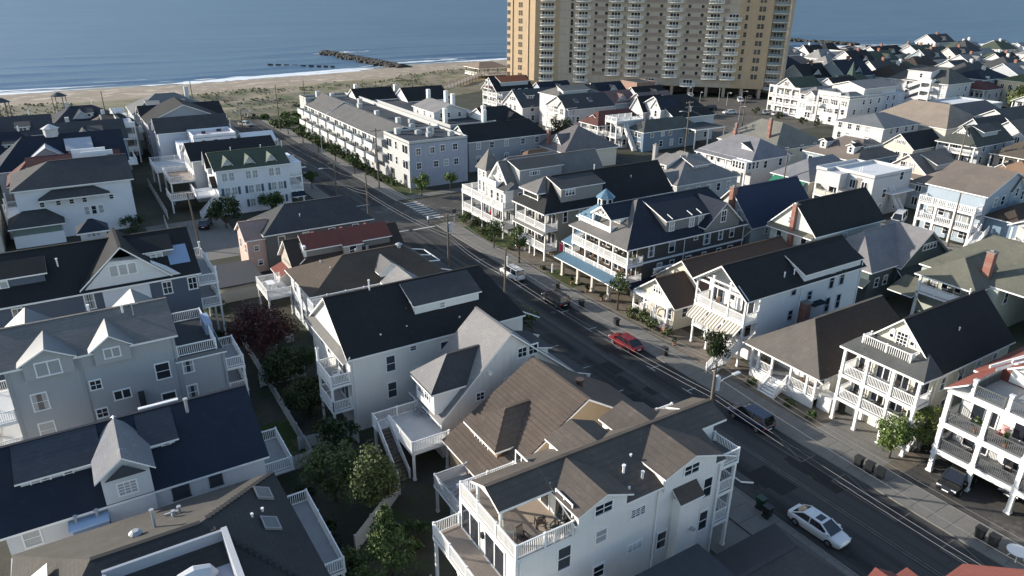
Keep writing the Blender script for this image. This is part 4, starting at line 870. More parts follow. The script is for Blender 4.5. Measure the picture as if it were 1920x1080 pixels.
h.roof(36, 7.4, 41.2, 13.6, 7.6, 9.7, 'x', 0, 0, .4, SH_R2, wall=SW, name='porch_roof'); h.porch('E', 38.0, 7.5, 13.5, 2.4, [2.7, 5.3], 7.4, 3); h.wins('N', 15.2, (25, 29, 33), 6.2, .9, 1.4); h.done()
# ------------------------------------------------------------------ houses east of the street
SCREAM = siding((0.66, 0.62, 0.50)); SOLIVE = siding((0.27, 0.255, 0.21)); SDK = siding((0.085, 0.08, 0.072)); BLUE = seam((0.11, 0.20, 0.27), 'Y', .35); BLUEX = seam((0.11, 0.20, 0.27), 'X', .35)
IRON = plain('iron_rail', (0.10, 0.105, 0.11), .5)

# R1 red roofed white house
h = House('beach_house', 'tall white house with red roof, three porches with dark iron rails and open garage below', 68, 20)
h.wall(62.6, 14, 78, 25.0, 2.6, 8.5, SW); h.wall(66, 14, 78, 25, 0, 2.6, SW)
h.porch('W', 62.6, 8.2, 25.2, 2.6, [2.55, 5.3], 8.5, 5, None, DECK_GREY, .36, railmat=IRON, edge=.5)
for z in (2.55, 5.3): h.slab(62.62, 8.2, 78, 25.2, z-.02, .45, DECK_GREY)
for x in (63.5, 68, 73): h.post(x, 25.0, 0, 2.1, .3)
h.roof(65.0, 7.5, 80, 25.4, 8.6, 14.2, 'x', 3.0, 0, .3, SH_RED, wall=SW); h.shedroof('N', 25.2, 59.75, 66, .25, 8.5, -1.5, 9.7, SH_RED)
m = MB(); m.box(59.9, 8, 8.2, 65, 25.2, 8.56); h.part('fascia', m, [TRIM]); h.slab(60.0, 8.1, 65, 23.6, 8.72, .14, DECK_GREY, 'deck'); h.rail([(64.5, 23.5), (60.15, 23.5), (60.15, 8.2)], 8.72, mat=IRON); h.wall(65, 9, 69, 22.9, 8.6, 10.7, SW)
h.roof(64.3, 17.6, 72, 22.6, 10.4, 12.0, 'x', 0, 0, .3, SH_RED, name='dormer_roof', wall=SW)
for y0, z in ((24.0, 10.2), (22.9, 10.9), (23.6, 10.0)): m = MB(); m.beam((63.4+(24-y0), y0, z), (67.2, y0-.9, z+.35), .12, .28); h.part('gable_trim', m, [TRIM])
for z in (2.6, 5.35): h.slider('W', 62.59, 23, z, 2.0); h.slider('W', 62.59, 19.4, z, 2.4); h.slider('W', 62.59, 15.8, z, 2.2)
h.slider('W', 64.99, 18.7, 8.75, 2.4); h.wins('N', 25.0, (66, 70), 7, .8, 1.3)
for y in (23.4, 20.6, 17.7, 14.8): h.post(60.2, y, 8.7, 10.2, .26)
h.done()

# R2 cream three storey with balcony gable
h = House('beach_house', 'cream three storey house with black roof, two white porches and arched gable windows', 67, 31.2)
h.block(62.3, 27.5, 75.5, 35.0, 0, 8.1, 11.9, 'x', SCREAM, SH_BLACK, 0, 0, .35)
h.porch('W', 62.3, 27.4, 35.1, 2.35, [2.65, 5.25], 8.0, 3, None, DECK_GREY, .26, edge=.34)
q0, q1, q2, q3 = (59.65, 27.1, 8.15), (59.65, 35.4, 8.15), (62.5, 34.0, 9.55), (62.5, 28.5, 9.55); m = MB(); m.solid([[q0, q3, q2, q1]], [q0, q3, q2, q1], .2)
e0, e1 = (62.5, 26.95, 8.15), (62.5, 35.55, 8.15); m.solid([[q0, e0, q3]], [q0, e0, q3], .2); m.solid([[q1, q2, e1]], [q1, q2, e1], .2); h.part('porch_roof', m, [shingle((.085, .088, .086)), TRIM])
h.slab(60.9, 29.3, 62.3, 34.0, 8.66, .2, DECK_GREY, 'balcony'); h.rail([(62.2, 34.0), (60.95, 34.0), (60.95, 29.3), (62.2, 29.3)], 8.62, h=.95, sp=.2)
h.win('W', 62.29, 31.15, 9.95, .95, 1.35, 'grid', pane=.1); h.win('W', 62.29, 32.15, 10.15, .35, .7, 'dh', pane=.1); h.win('W', 62.29, 30.15, 10.15, .35, .7, 'dh', pane=.1)
m = MB()
for b in (32.15, 30.15): m.tube([(62.26, b, 10.5), (62.2, b, 10.5)], .28, 10)
h.part('window_arch', m, [TRIM])
for z in (2.7, 5.3):
    for b in (34, 32.1, 30.2, 28.4): h.slider('W', 62.29, b, z, 1.2)
h.garage('W', 62.29, 30.9, 2.6, 2.1); h.door('W', 62.29, 33.6, 0, .9, 2); h.win('W', 62.29, 28.4, 1.3, .5, 1.4); h.stairs('W', 62.3, 28.15, 1.0, 0, 2.5, 2.6, a0=-1.6)
h.wins('S', 27.49, (64, 67, 70, 73), 6.6, .8, 1.3); h.wins('S', 27.49, (65, 70), 3.9, .8, 1.3)
m = MB(); m.box(66.5, 27.3, 7.0, 66.8, 27.5, 7.3); h.part('wall_vent', m, [GALV])
h.downpipe('S', 27.5, 62.6, 7.9); h.downpipe('S', 27.5, 75.2, 7.9); h.pipe(68.5, 29.3, 10.1, 10.4, .06); h.pipe(73, 31.2, 12, 12.7, .06)
h.done()

# R3 low house with big hip roof
h = House('cottage', 'low white cottage under a big brown hip roof with raised porch, balustrade and steps', 67, 41)
h.wall(62.4, 37.2, 76, 45.6, 0, 3.7, SW); h.roof(59.7, 36.9, 76, 46.2, 3.75, 7.2, 'x', 4.6, 0, .3, shingle((.115, .105, .095)), wall=SW)
m = MB(); q = [(64.3, 41.55, 7.43), (76.3, 41.55, 7.43), (76.3, 36.5, 3.72), (59.5, 36.5, 3.72)]; q = [(x, y, z+.012) for x, y, z in q]; m.solid([q], q, .03, 0, 0); h.part('slope_shading', m, [SH_DKBR])  # dark sheet puts the near slope's shade into the roof colour
h.slab(59.7, 37.1, 62.4, 45.4, 1.3, .3, DECK_GREY); m = MB(); m.box(59.75, 37.15, 0, 59.95, 45.3, 1.0); h.part('porch_skirt', m, [SW])
for y in (37.2, 38.2, 40.2, 42.6, 44.4, 45.3): h.post(59.85, y, 1.3, 3.55, .22)
h.rail([(59.85, 40.3), (59.85, 37.2), (62.3, 37.2)], 1.3, sp=.17); h.rail([(59.85, 42.6), (59.85, 45.3), (62.3, 45.3)], 1.3, sp=.17)
h.stairs('W', 59.7, 41.45, 2.0, 0, 1.3, 1.7); h.door('W', 62.39, 41.4, 1.3); h.wins('W', 62.39, (38.6, 44.1), 2.4, 1.5, 1.2, 'pair')
h.wall(60.5, 35.6, 62, 37.1, 0, 1.6, SW)
h.done()

# R4 white house with striped awnings
h = House('beach_house', 'white gabled house with black roof, open timber gable balcony and three striped awnings', 70, 51)
SWB = siding((0.72, 0.73, 0.74))
h.wall(62.3, 47.2, 80.8, 54.7, 0, 8.3, SWB); h.roof(59.8, 47.2, 80.8, 54.7, 8.3, 11.0, 'x', 0, 0, .35, SH_BLACK, ends=(.6, 1))
m = MB(); m.add([(62.35, 47.2, 8.3), (62.35, 54.7, 8.3), (62.35, 50.95, 11.0), (62.5, 47.2, 8.3), (62.5, 54.7, 8.3), (62.5, 50.95, 11.0)], [(0, 1, 2), (5, 4, 3)]); h.part('gable', m, [SWB])
h.sdormer('S', 47.19, 69.6, 80.2, 7.6, 9.35, 10.7, 3.0, SWB, SH_BLACK, .25)
h.porch('W', 62.3, 47.2, 54.7, 2.3, [2.55, 5.35], 8.2, 3, None, DECK_WH, .2, sp=.13, edge=.3)
for y, z in ((49.7, 9.2), (52.2, 9.2)): h.post(60.15, y, 8.2, z+.3, .2)
m = MB(); m.beam((60.1, 47.3, 8.35), (60.1, 54.6, 8.35), .2, .22); m.beam((60.1, 48.5, 9.0), (60.1, 53.4, 9.0), .12, .16); m.beam((60.02, 47.0, 8.2), (60.02, 50.95, 11.0), .1, .3); m.beam((60.02, 54.9, 8.2), (60.02, 50.95, 11.0), .1, .3); h.part('gable_truss', m, [TRIM])
STRIPE, n, l, b = _new('awning_stripe', (.6, .57, .5), .8)
w_ = _wave(n, l, _coord(n, l), 'Y', 0.314/.42, 'SIN'); l.new(_mixc(n, l, _ramp(n, l, w_, [(.48, (0, 0, 0)), (.52, (1, 1, 1))]), (.22, .19, .15), (.62, .59, .52)), b.inputs['Base Color'])
for y0 in (52.35, 49.85, 47.35):
    m = MB(); q = [(60.05, y0, 5.0), (60.05, y0+2.2, 5.0), (58.75, y0+2.2, 4.05), (58.75, y0, 4.05)]; m.solid([q[::-1]], q[::-1], .05, 0, 0); m.box(58.72, y0, 3.82, 58.76, y0+2.2, 4.03); h.part('awning', m, [STRIPE])
for z in (2.6, 5.4): h.slider('W', 62.29, 53.3, z, 1.6); h.slider('W', 62.29, 48.7, z, 1.6); h.door('W', 62.29, 51, z)
for x, z, hh in ((67.95, 7.75, 1.1), (71.05, 6.45, 1.05), (74.95, 7.5, 1.9), (76.9, 7.6, 1.9), (74.9, 4.35, 1.8), (77.0, 4.35, 1.8), (68, 4.6, 1.2), (71.2, 3.6, .8)): h.win('S', 47.19, x, z, .75, hh, 'dh', pane=.1, trim=paint((.5, .52, .56), .5))
h.chimney(70.0, 46.7, 0, 5.9, .95, .9); m = MB(); m.box(71.0, 46.2, 5.3, 73.4, 47.18, 5.45); h.part('window_hood', m, [SH_NAVY])
for x in (67.2, 68.9): h.pipe(x, 48.2, 8.9, 9.8, .07)
h.downpipe('S', 47.2, 69.3, 8.2); h.downpipe('S', 47.2, 80.5, 9); h.garage('W', 62.29, 53.2, 2.2, 2.0); h.stairs('W', 60.0, 47.9, 1.1, 0, 2.5, 3.6)
h.done()

# R5 bungalow
h = House('bungalow', 'small cream bungalow with brown gable roofs and arched trellis beside the striped awnings', 68, 61)
SCB = siding((0.62, 0.56, 0.45)); RBR = shingle((0.07, 0.05, 0.04), .3)
h.block(60.2, 57.9, 66.5, 64.5, 0, 3.4, 5.85, 'x', SCB, RBR, 0, 0, .55)
h.block(64.6, 56.6, 83, 66.2, 0, 3.7, 7.3, 'x', SCB, RBR, 0, 0, .45)
h.win('W', 60.19, 61.2, 4.4, 1.3, .8, 'triple'); h.slab(58.9, 58.0, 60.2, 64.4, .6, .3, DECK_GREY)
for y in (58.1, 60.2, 62.3, 64.3): h.post(59.2, y, .6, 3.3, .22)
h.rail([(59.1, 58.1), (59.1, 60.2)], .6); h.rail([(59.1, 62.3), (59.1, 64.3)], .6); m = MB(); m.box(59.05, 57.9, 3.1, 60.2, 64.5, 3.35); h.part('porch_beam', m, [TRIM])
m = MB(); pts = [(59.0, 60.3+1.0*math.cos(math.pi*k/10)+1, 1.9+1.0*math.sin(math.pi*k/10)) for k in range(11)]
m.tube([(59.0, pts[0][1], .6)]+pts+[(59.0, pts[-1][1], .6)], .06, 6); m.tube([(58.6, y, z-.0) for x, y, z in [(59.0, pts[0][1], .6)]+pts+[(59.0, pts[-1][1], .6)]], .06, 6); h.part('trellis_arch', m, [TRIM])
h.wins('W', 60.19, (58.9, 63.4), 2.0, 1.2, 1.3, 'pair'); h.wins('S', 57.89, (62, 64.5), 2.1, .9, 1.2); h.chimney(58.9, 58.0, 0, .9, .7, .7)
m = MB(); m.box(63.2, 65.2, 5.0, 67, 65.4, 5.25); m.beam((63.2, 65.3, 4.7), (66, 66.9, 4.1), .12, .3); h.part('rake_board', m, [TRIM])
h.done()

# R6 porch house with blue roofs and cupola
h = House('beach_house', 'long dark brown house with blue metal porch roofs, blue cupola and plant filled porches', 71, 73.3)
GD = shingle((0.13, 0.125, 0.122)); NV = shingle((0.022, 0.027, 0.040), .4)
h.wall(62.8, 67.3, 82.6, 79.4, 0, 8.0, SDK); h.roof(60.1, 67.3, 82.6, 79.4, 8.0, 12.1, 'x', 6.6, 2.2, .4, NV)
m = MB(); q = [(59.66, 66.88, 7.93), (59.66, 79.82, 7.93), (66.7, 73.35, 12.31)]; q = [(x-.02, y, z+.03) for x, y, z in q]; m.solid([[q[0], q[2], q[1]]], [q[0], q[2], q[1]], .03, 0, 0); h.part('slope_shading', m, [GD])  # grey sheet over the navy roof paints the front hip as sunlit
h.slab(60, 67.0, 62.8, 79.4, 5.6, .35, DECK_TAN); h.slab(60, 67.0, 62.8, 81.0, 3.0, .35, DECK_TAN)
for i in range(5):
    y = 67.15+12.1*i/4
    h.post(60.15, y, 5.6, 7.85, .18); h.post(60.15, y, 3.0, 5.25, .18)
for z, y1 in ((5.6, 79.3), (3.0, 80.9)): h.rail([(62.7, 67.1), (60.12, 67.1), (60.12, y1), (62.7, y1)], z, h=.95, sp=.13)
for y in (69.4, 73.0, 76.4, 80.2): h.post(59.2, y, 0, 2.7, .42, stucco((.6, .56, .48)))
h.shedroof('W', 60, 66.0, 81.2, 1.75, 2.85, -.05, 3.35, BLUE, name='porch_roof'); h.shedroof('S', 67.3, 60, 65.5, 2.0, 2.5, 0, 3.1, SH_NAVY, name='porch_roof')
h.shedroof('W', 62.8, 78.9, 81.6, 3.0, 4.9, -.5, 6.2, BLUE, name='porch_roof'); h.post(60.0, 81.2, 3.0, 4.9, .18)
h.wall(62.8, 79.4, 66, 81.0, 0, 5.4, SDK)
for b in (77.6, 74.8, 72, 69.2):
    for z in (5.6, 3.0): h.slider('W', 62.79, b, z, 1.7, 1.95)
# gabled balcony and cupola on the front slope
h.wall(62.5, 71.9, 67, 78.0, 8.0, 10.4, SW); h.slab(60.9, 71.9, 62.5, 79.1, 8.66, .25, DECK_TAN, 'balcony'); h.rail([(62.4, 71.95), (60.95, 71.95), (60.95, 79.0)], 8.66, h=.8, panel=True); m = MB(); m.box(60.75, 71.8, 7.9, 62.5, 79.2, 8.4); h.part('balcony_base', m, [GD])
for y in (72.05, 75.9): h.post(61.0, y, 8.6, 10.6, .2)
h.roof(61.0, 72.0, 68.6, 76.0, 10.6, 11.9, 'x', 0, 0, .3, NV, name='balcony_roof')
m = MB()
for k in range(5): m.beam((60.95, 74, 10.6), (60.95, 74+1.5*math.cos(math.pi*(k+.5)/5), 10.6+.9*math.sin(math.pi*(k+.5)/5)), .08, .1)
m.beam((60.95, 72, 10.62), (60.95, 76, 10.62), .12, .16); m.beam((60.8, 71.8, 10.5), (60.8, 74, 11.9), .08, .22); m.beam((60.8, 76.2, 10.5), (60.8, 74, 11.9), .08, .22); h.part('sunburst_gable', m, [TRIM])
h.roof(61.2, 75.9, 67.2, 79.4, 9.3, 11.0, 'x', 2.2, 2.0, .3, BLUEX, name='turret_roof')
def octo(cx, cy, r, z, k=8, a0=0.39): return [(cx+r*math.cos(a0+2*math.pi*i/k), cy+r*math.sin(a0+2*math.pi*i/k), z) for i in range(k)]
m = MB(); a = octo(64.4, 77.6, 1.15, 10.6); b_ = octo(64.4, 77.6, 1.15, 12.0); m.add(a+b_, [(i, (i+1) % 8, (i+1) % 8+8, i+8) for i in range(8)]); cu = h.part('cupola', m, [TRIM])
m = MB()
for i in range(8):
    p, q = Vector(a[i]), Vector(a[(i+1) % 8]); o_ = ((p+q)/2-Vector((64.4, 77.6, 10.6))).normalized()*.02
    m.add([p.lerp(q, .22)+o_+Vector((0, 0, .45)), p.lerp(q, .78)+o_+Vector((0, 0, .45)), p.lerp(q, .78)+o_+Vector((0, 0, 1.15)), p.lerp(q, .22)+o_+Vector((0, 0, 1.15))], [(0, 1, 2, 3)])
link('pane', m.mesh('pane', [GLASS], h.o), cu)
m = MB(); a = octo(64.4, 77.6, 1.45, 11.95); m.add(a+[(64.4, 77.6, 13.2)], [(i, (i+1) % 8, 8) for i in range(8)]+[tuple(range(7, -1, -1))]); link('cupola_roof', m.mesh('cupola_roof', [BLUEX], h.o), cu)
# dormers on the near slope
SGB = siding((0.2, 0.195, 0.19)); h.sdormer('S', 68.2, 67.6, 76.0, 8.3, 10.35, 12.0, 4.9, SGB, NV, .3)
for x in (68.6, 72.4, 74.2): h.win('S', 68.2, x, 9.5, .8, 1.35, 'dg', pane=.9)
h.gdormer('S', 67.0, 77.4, 6.8, 7.9, 8.9, 11.8, 5.5, SGB, NV, (9.9, .9, 1.6, 'dg'), .4)
for x, z, w, hh in ((64.35, 6.95, .9, 1.6), (68.1, 6.95, .95, 1.6), (72.6, 7.45, .6, .6), (74.85, 6.9, 1.15, 1.6), (77.6, 7.05, .75, 1.5), (79.9, 7.05, .75, 1.5), (66.1, 4.0, .8, 1.6), (68.4, 4.0, .7, 1.6), (71.5, 4.3, 1.0, 1.0), (74.6, 4.3, .7, 1.0), (77.6, 4.35, .8, 1.0), (79.9, 4.2, .9, 1.3)): h.win('S', 67.29, x, z, w, hh, 'dh')
m = MB(); m.box(62.8, 67.22, 5.3, 82.6, 67.3, 5.55); h.part('belt_board', m, [TRIM]); h.downpipe('S', 67.3, 82.3, 7.8); h.downpipe('S', 67.3, 70.4, 7.8)
for x in (68.6, 72.3, 74.1): m = MB(); m.beam((x, 68.1, 10.55), (x, 69.2, 10.92), .1, .08); h.part('roof_batten', m, [TRIM])
h.done()

# R7
h = House('beach_house', 'grey brown house with long black roof and three stacked white railed porches', 72, 91)
h.wall(62.5, 86.5, 86, 95.0, 0, 7.9, SOLIVE); h.roof(60.0, 86.5, 86, 95.0, 7.9, 12.0, 'x', 4.0, 0, .4, SH_BLACK, wall=SOLIVE)
h.porch('W', 62.5, 86.4, 95.0, 2.4, [1.7, 4.9], 7.8, 3, None, DECK_GREY, .18, edge=.3, railmat=None)
for y in (86.6, 90.7, 94.8): h.post(60.2, y, 0, 1.4, .18)
h.shedroof('W', 60.1, 86.2, 95.2, .5, 4.45, -.1, 4.85, SH_GREY2, name='porch_roof')
h.wall(62.4, 89.6, 66, 93.6, 8.0, 10.3, SOLIVE); h.slab(60.7, 89.5, 62.5, 93.8, 8.1, .3, DECK_GREY, 'balcony'); h.rail([(62.4, 89.6), (60.8, 89.6), (60.8, 93.7), (62.4, 93.7)], 8.1, h=.9)
for y in (89.65, 93.65): h.post(60.85, y, 8.1, 10.2, .18)
h.roof(60.6, 89.4, 68, 93.9, 10.2, 11.7, 'x', 2.6, 0, .35, SH_GREY2, name='balcony_roof'); h.sdormer('S', 87.2, 63.5, 71.6, 8.2, 10.9, 12.0, 3.8, siding((.3, .29, .27)), SH_CHAR, .3); h.win('S', 87.2, 65.2, 10.2, 1.7, .8, 'triple', pane=.5)
for b in (88, 90.8, 93.6):
    for z in (1.7, 4.9): h.slider('W', 62.49, b, z, 1.9, 2.05)
h.win('S', 86.49, 63.9, 6.6, .7, 1.7, 'dh'); h.wins('S', 86.49, (67, 71, 75, 79), 6.5, .8, 1.3); h.wins('S', 86.49, (66, 70, 76), 3.4, .8, 1.3); h.slider('W', 62.39, 91.6, 8.1, 1.7, 1.9)
h.pipe(72.5, 90.7, 12, 13.0, .07); h.pipe(79, 89, 10.4, 10.8, .07); h.done()

# R8 Victorian with turret
h = House('corner_house', 'white and grey corner house with pointed turret, steep gable and wraparound white porches', 68, 105)
SV = siding((0.30, 0.30, 0.29))
h.wall(62.2, 98.8, 82, 110.4, 0, 8.2, SV); h.roof(62.0, 99.6, 82, 106.6, 8.3, 12.1, 'x', 0, 0, .4, SH_GREY2, wall=SW); h.roof(64, 106, 80, 112, 8.3, 11.0, 'x', 3, 3, .4, SH_GREY)
h.sdormer('S', 99.3, 63.6, 72.2, 8.2, 11.3, 12.2, 3.6, siding((.36, .36, .36)), SH_CHAR, .3); h.win('S', 99.3, 66.6, 10.5, 1.9, .6, 'quad')
h.porch('W', 62.2, 98.8, 113.3, 2.2, [2.0, 5.2], 5.2, 4, None, DECK_GREY, .22, edge=.45); h.slab(62.2, 110.4, 76, 113.3, 2.0, .3, DECK_GREY); h.slab(62.2, 110.4, 76, 113.3, 5.2, .3, DECK_GREY); h.rail([(62.2, 113.2), (75.9, 113.2)], 5.2); h.rail([(62.2, 113.2), (75.9, 113.2)], 2.0)
for x in (66, 71, 75.8): h.post(x, 113.15, 0, 5, .2)
h.wall(60.6, 99.0, 62.2, 104.9, 5.2, 7.9, SW); h.slab(60.2, 98.9, 62.2, 105.2, 8.2, .3, DECK_GREY, 'balcony'); h.rail([(62.1, 105.1), (60.3, 105.1), (60.3, 101.6), (62.1, 101.6)], 8.25, panel=True); h.shedroof('W', 60.6, 98.8, 101.6, .5, 8.0, -1.6, 9.4, SH_CHAR)
h.wins('W', 60.59, (100, 101.4, 103.4), 6.7, .8, 1.5)
m = MB(); m.box(61.9, 107.6, 5.2, 64.7, 110.6, 9.9); h.part('turret', m, [SW]); m = MB(); q = [(61.5, 107.2, 9.75), (65.1, 107.2, 9.75), (65.1, 111, 9.75), (61.5, 111, 9.75)]; m.add(q+[(63.3, 109.1, 13.2)], [(0, 1, 4), (1, 2, 4), (2, 3, 4), (3, 0, 4), (3, 2, 1, 0)]); h.part('turret_roof', m, [SH_GREY2])
h.wins('W', 61.89, (108.4, 109.8), 6.7, .5, 1.7); h.wins('W', 61.89, (108.4, 109.8), 8.9, .5, .9); h.wins('S', 107.59, (63.3,), 8.6, .6, 1.0)
m = MB(); m.beam((61.55, 103.1, 9.0), (61.55, 103.1, 11.6), .1); m.beam((61.55, 101.8, 9.6), (61.55, 104.4, 9.6), .1); m.beam((61.5, 99.3, 8.0), (61.5, 103.1, 12.15), .08, .24); m.beam((61.5, 106.9, 8.0), (61.5, 103.1, 12.15), .08, .24); h.part('gable_truss', m, [TRIM])
for b in (100.5, 103, 106, 109): h.slider('W', 62.19, b, 2.0, 1.4, 2.0)
h.wins('S', 98.79, (63.5, 67, 71, 75), 6.8, .95, 1.6); h.wins('S', 98.79, (63.5, 67, 71, 75), 3.6, .95, 1.5); h.win('W', 61.99, 103.1, 9.6, .7, 1.1)
h.done()

# ---- second row behind them
def cross_gable(h, face, p, b, w, z0, ze, zr, L, wall, roof, win=None): h.gdormer(face, p, b, w, z0, ze, zr, L, wall, roof, win, .35)
h = House('guest_house', 'olive grey hip roofed house with brick chimney and dark chairs on its upper porch', 98, 42)
SOL2 = siding((0.40, 0.42, 0.36)); OLV = shingle((0.125, 0.125, 0.10))
h.wall(92.5, 36.5, 108, 46, 0, 6.2, SOL2); h.roof(90, 38.0, 99, 45.0, 6.2, 8.6, 'x', 3.2, 0, .35, OLV); h.roof(93.5, 33.5, 110, 46.6, 6.3, 9.8, 'y', 5, 4, .4, OLV)
h.slab(90.2, 38.1, 92.5, 44.9, 3.8, .3, DECK_GREY); h.rail([(92.4, 38.2), (90.3, 38.2), (90.3, 44.8), (92.4, 44.8)], 3.8, panel=True)
for y in (38.25, 44.75): h.post(90.35, y, 0, 6.1, .3)
h.shedroof('W', 90.2, 44.8, 48.2, .8, 3.0, -3, 4.3, OLV); h.wins('W', 92.49, (39.5, 41, 42.6, 44), 5.1, .7, 1.4); h.chimney(94.2, 39.0, 5, 10.1, .9, .9); h.wins('S', 36.5, (95, 99, 103), 4.8, .9, 1.4); h.done()

h = House('guest_house', 'dark green house with grey hip roofs and a row of four gable windows', 97, 52)
SDG = siding((0.085, 0.115, 0.115)); GR5 = shingle((0.19, 0.185, 0.19))
h.wall(88, 50.2, 105, 58.5, 0, 5.1, SDG); h.roof(88, 50.2, 104, 59, 5.2, 8.6, 'x', 4, 3, .5, GR5)
h.gdormer('S', 49.6, 99.6, 11.4, 0, 4.9, 8.9, 6, SDG, GR5, None, .5); h.win('S', 49.6, 100.4, 6.6, 3.2, .8, 'quad', pane=.5)
h.shedroof('S', 49.6, 93.5, 106, 1.2, 3.3, -.1, 4.4, shingle((.04, .055, .06))); h.shedroof('W', 88, 50, 58.6, 1.3, 3.0, -.1, 3.8, shingle((.04, .055, .06))); h.wins('S', 50.19, (90, 92), 3.0, .8, 1.2); h.win('W', 87.99, 52.5, 2.2, 1.6, 1.3, 'slide'); h.wins('W', 87.99, (55, 57), 4.4, .8, 1.0); h.wins('S', 49.59, (95.5, 98, 102.5), 2.2, .9, 1.2)
h.done()

h = House('cottage', 'pale cream cottage with black gable roof and a brick chimney up its front gable', 92, 61)
SPC = siding((0.58, 0.60, 0.54)); h.block(85.5, 57.6, 101, 65.0, 0, 8.4, 12.0, 'x', SPC, SH_BLACK, 0, 0, .4)
h.shedroof('W', 85.5, 57.5, 65.2, .9, 7.9, -.05, 8.4, SH_OLIVE); h.chimney(85.3, 61.2, 2, 11.9, .8, .6); h.wins('W', 85.49, (59.2, 63.4), 6.6, .8, 1.6); h.wins('S', 57.6, (87.5, 92.5), 6.7, .8, 1.5); h.shedroof('W', 85.5, 57, 66, 2.6, 4.0, 0, 4.8, SH_CHAR); h.wins('S', 57.6, (88, 94), 3.5, .8, 1.4); h.win('W', 85.49, 61.9, 9.4, .6, .9)
h.done()

h = House('cottage', 'cottage with deep navy gable roof and cream front gable holding a brick chimney', 91, 72)
NV2 = shingle((0.034, 0.042, 0.072), .25); h.block(84.5, 67.6, 99, 76.5, 0, 7.0, 11.6, 'x', siding((.52, .54, .5)), NV2, 0, 0, .4); h.shedroof('W', 84.5, 67.4, 76.7, 2.0, 5.6, 0, 6.6, SH_OLIVE)
h.chimney(84.2, 71.6, 2, 12.1, .9, .7); h.wins('W', 84.49, (70.2, 73.2), 8.2, .6, 1.1); h.wins('S', 67.6, (88, 92.5, 96.5), 5.8, .7, .9); h.wins('S', 67.6, (87, 91), 3, .7, 1.2); h.done()

h = House('guest_house', 'grey hip roofed house with two box dormers facing different ways and a grey chimney', 103, 104)
G6 = shingle((0.185, 0.175, 0.17)); h.block(96.6, 95.6, 113, 110, 0, 5.2, 9.2, 'y', siding((.42, .43, .42)), G6, 6, 6, .5); h.sdormer('W', 99.2, 101.6, 105.2, 6, 7.6, 8.8, 3.4, siding((.5, .5, .5)), G6, .4); h.wins('W', 99.2, (102.6, 104.2), 6.9, .9, 1.1, 'pair')
h.sdormer('S', 98.2, 103, 107.4, 6, 7.7, 8.9, 3.4, siding((.4, .4, .42)), G6, .4); h.wins('S', 98.2, (104.4, 106), 6.9, .9, 1.1, 'pair'); h.chimney(101.5, 107.5, 6, 10.2, .8, .8, stucco((.3, .3, .3))); h.autowin('S', 95.6, 98, 112, (3.5,), 5); h.gdormer('W', 96.4, 98.9, 4, 3, 5.4, 6.9, 5, siding((.42, .43, .42)), G6, None, .4); h.done()

h = House('cottage', 'cream cottage with grey pyramid roof, tall brick chimney and a small white gable', 106, 127)
G7 = shingle((0.135, 0.125, 0.125)); h.block(96.8, 132, 112, 144, 0, 4.6, 9.0, 'y', siding((.66, .6, .5)), G7, 5.5, 5.5, .6); h.root['label'] = 'cream cottage with grey pyramid roof, tall brick chimney and a small white gable'
h.gdormer('W', 98.2, 137.2, 3.4, 4.6, 5.6, 7.6, 4.5, SW, G7, (6.2, .6, .9, 'dh'), .3); h.chimney(97.4, 139.6, 0, 8.2, .7, .7); h.wins('W', 96.8, (134, 141.5), 2.8, .8, 1.3); h.done()
h = House('cottage', 'low cottage with warm brown gable roof squeezed behind the turret house', 96, 127)
h.block(86, 131.6, 95.4, 138, 0, 3.2, 5.2, 'x', siding((.5, .42, .34)), shingle((.17, .105, .07)), 2.5, 2.5, .4); h.done()
# ------------------------------------------------------------------ apartment complex beyond the crossing
h = House('apartment_block', 'long pale grey three storey apartment block with stacked street balconies and a shade-tinted end wall', 67, 175, 'apartment block')
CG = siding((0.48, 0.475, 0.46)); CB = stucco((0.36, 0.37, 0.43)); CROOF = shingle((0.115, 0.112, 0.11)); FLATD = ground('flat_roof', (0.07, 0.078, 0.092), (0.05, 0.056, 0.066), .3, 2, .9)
h.wall(60, 136.05, 73.6, 212, 0, 7.95, CG); h.wall(60, 136.05, 73.6, 149.5, 7.95, 9.4, CG); h.wall(60, 206, 73.6, 212, 7.95, 9.4, CG); h.wall(65.2, 149.5, 73.6, 206, 7.95, 9.25, CG); m = MB(); m.box(60.05, 136.0, 0, 73.55, 136.06, 9.4); h.part('end_wall_shade', m, [CB])  # thin bluish coat on the end paints its shade over the grey wall
h.flat(60, 136, 73.6, 149.5, 9.5, FLATD, .45, CG); h.flat(60, 206, 73.6, 212, 9.5, FLATD, .45, CG); h.flat(65.2, 149.5, 73.6, 206, 9.45, FLATD, 0)
m = MB(); m.box(73.2, 149.5, 9.3, 73.6, 206, 10.3); h.part('parapet', m, [CG])
for y0, y1, zr in ((149.5, 187.6, 10.5), (188.0, 206, 10.9)):
    q = [(59.5, y0, 8.0), (59.5, y1, 8.0), (65.0, y1, zr), (65.0, y0, zr)][::-1]; q2 = [(65.0, y0, zr), (65.0, y1, zr), (68.2, y1, 9.5), (68.2, y0, 9.5)][::-1]
    m = MB(); m.solid([q, q2], [q[3], q[2], q[1], q2[1], q2[0], q[0]], .2); h.part('roof', m, [CROOF, TRIM])
BAL = siding((0.62, 0.62, 0.6)); DK = plain('recess', (.05, .05, .055), .6)
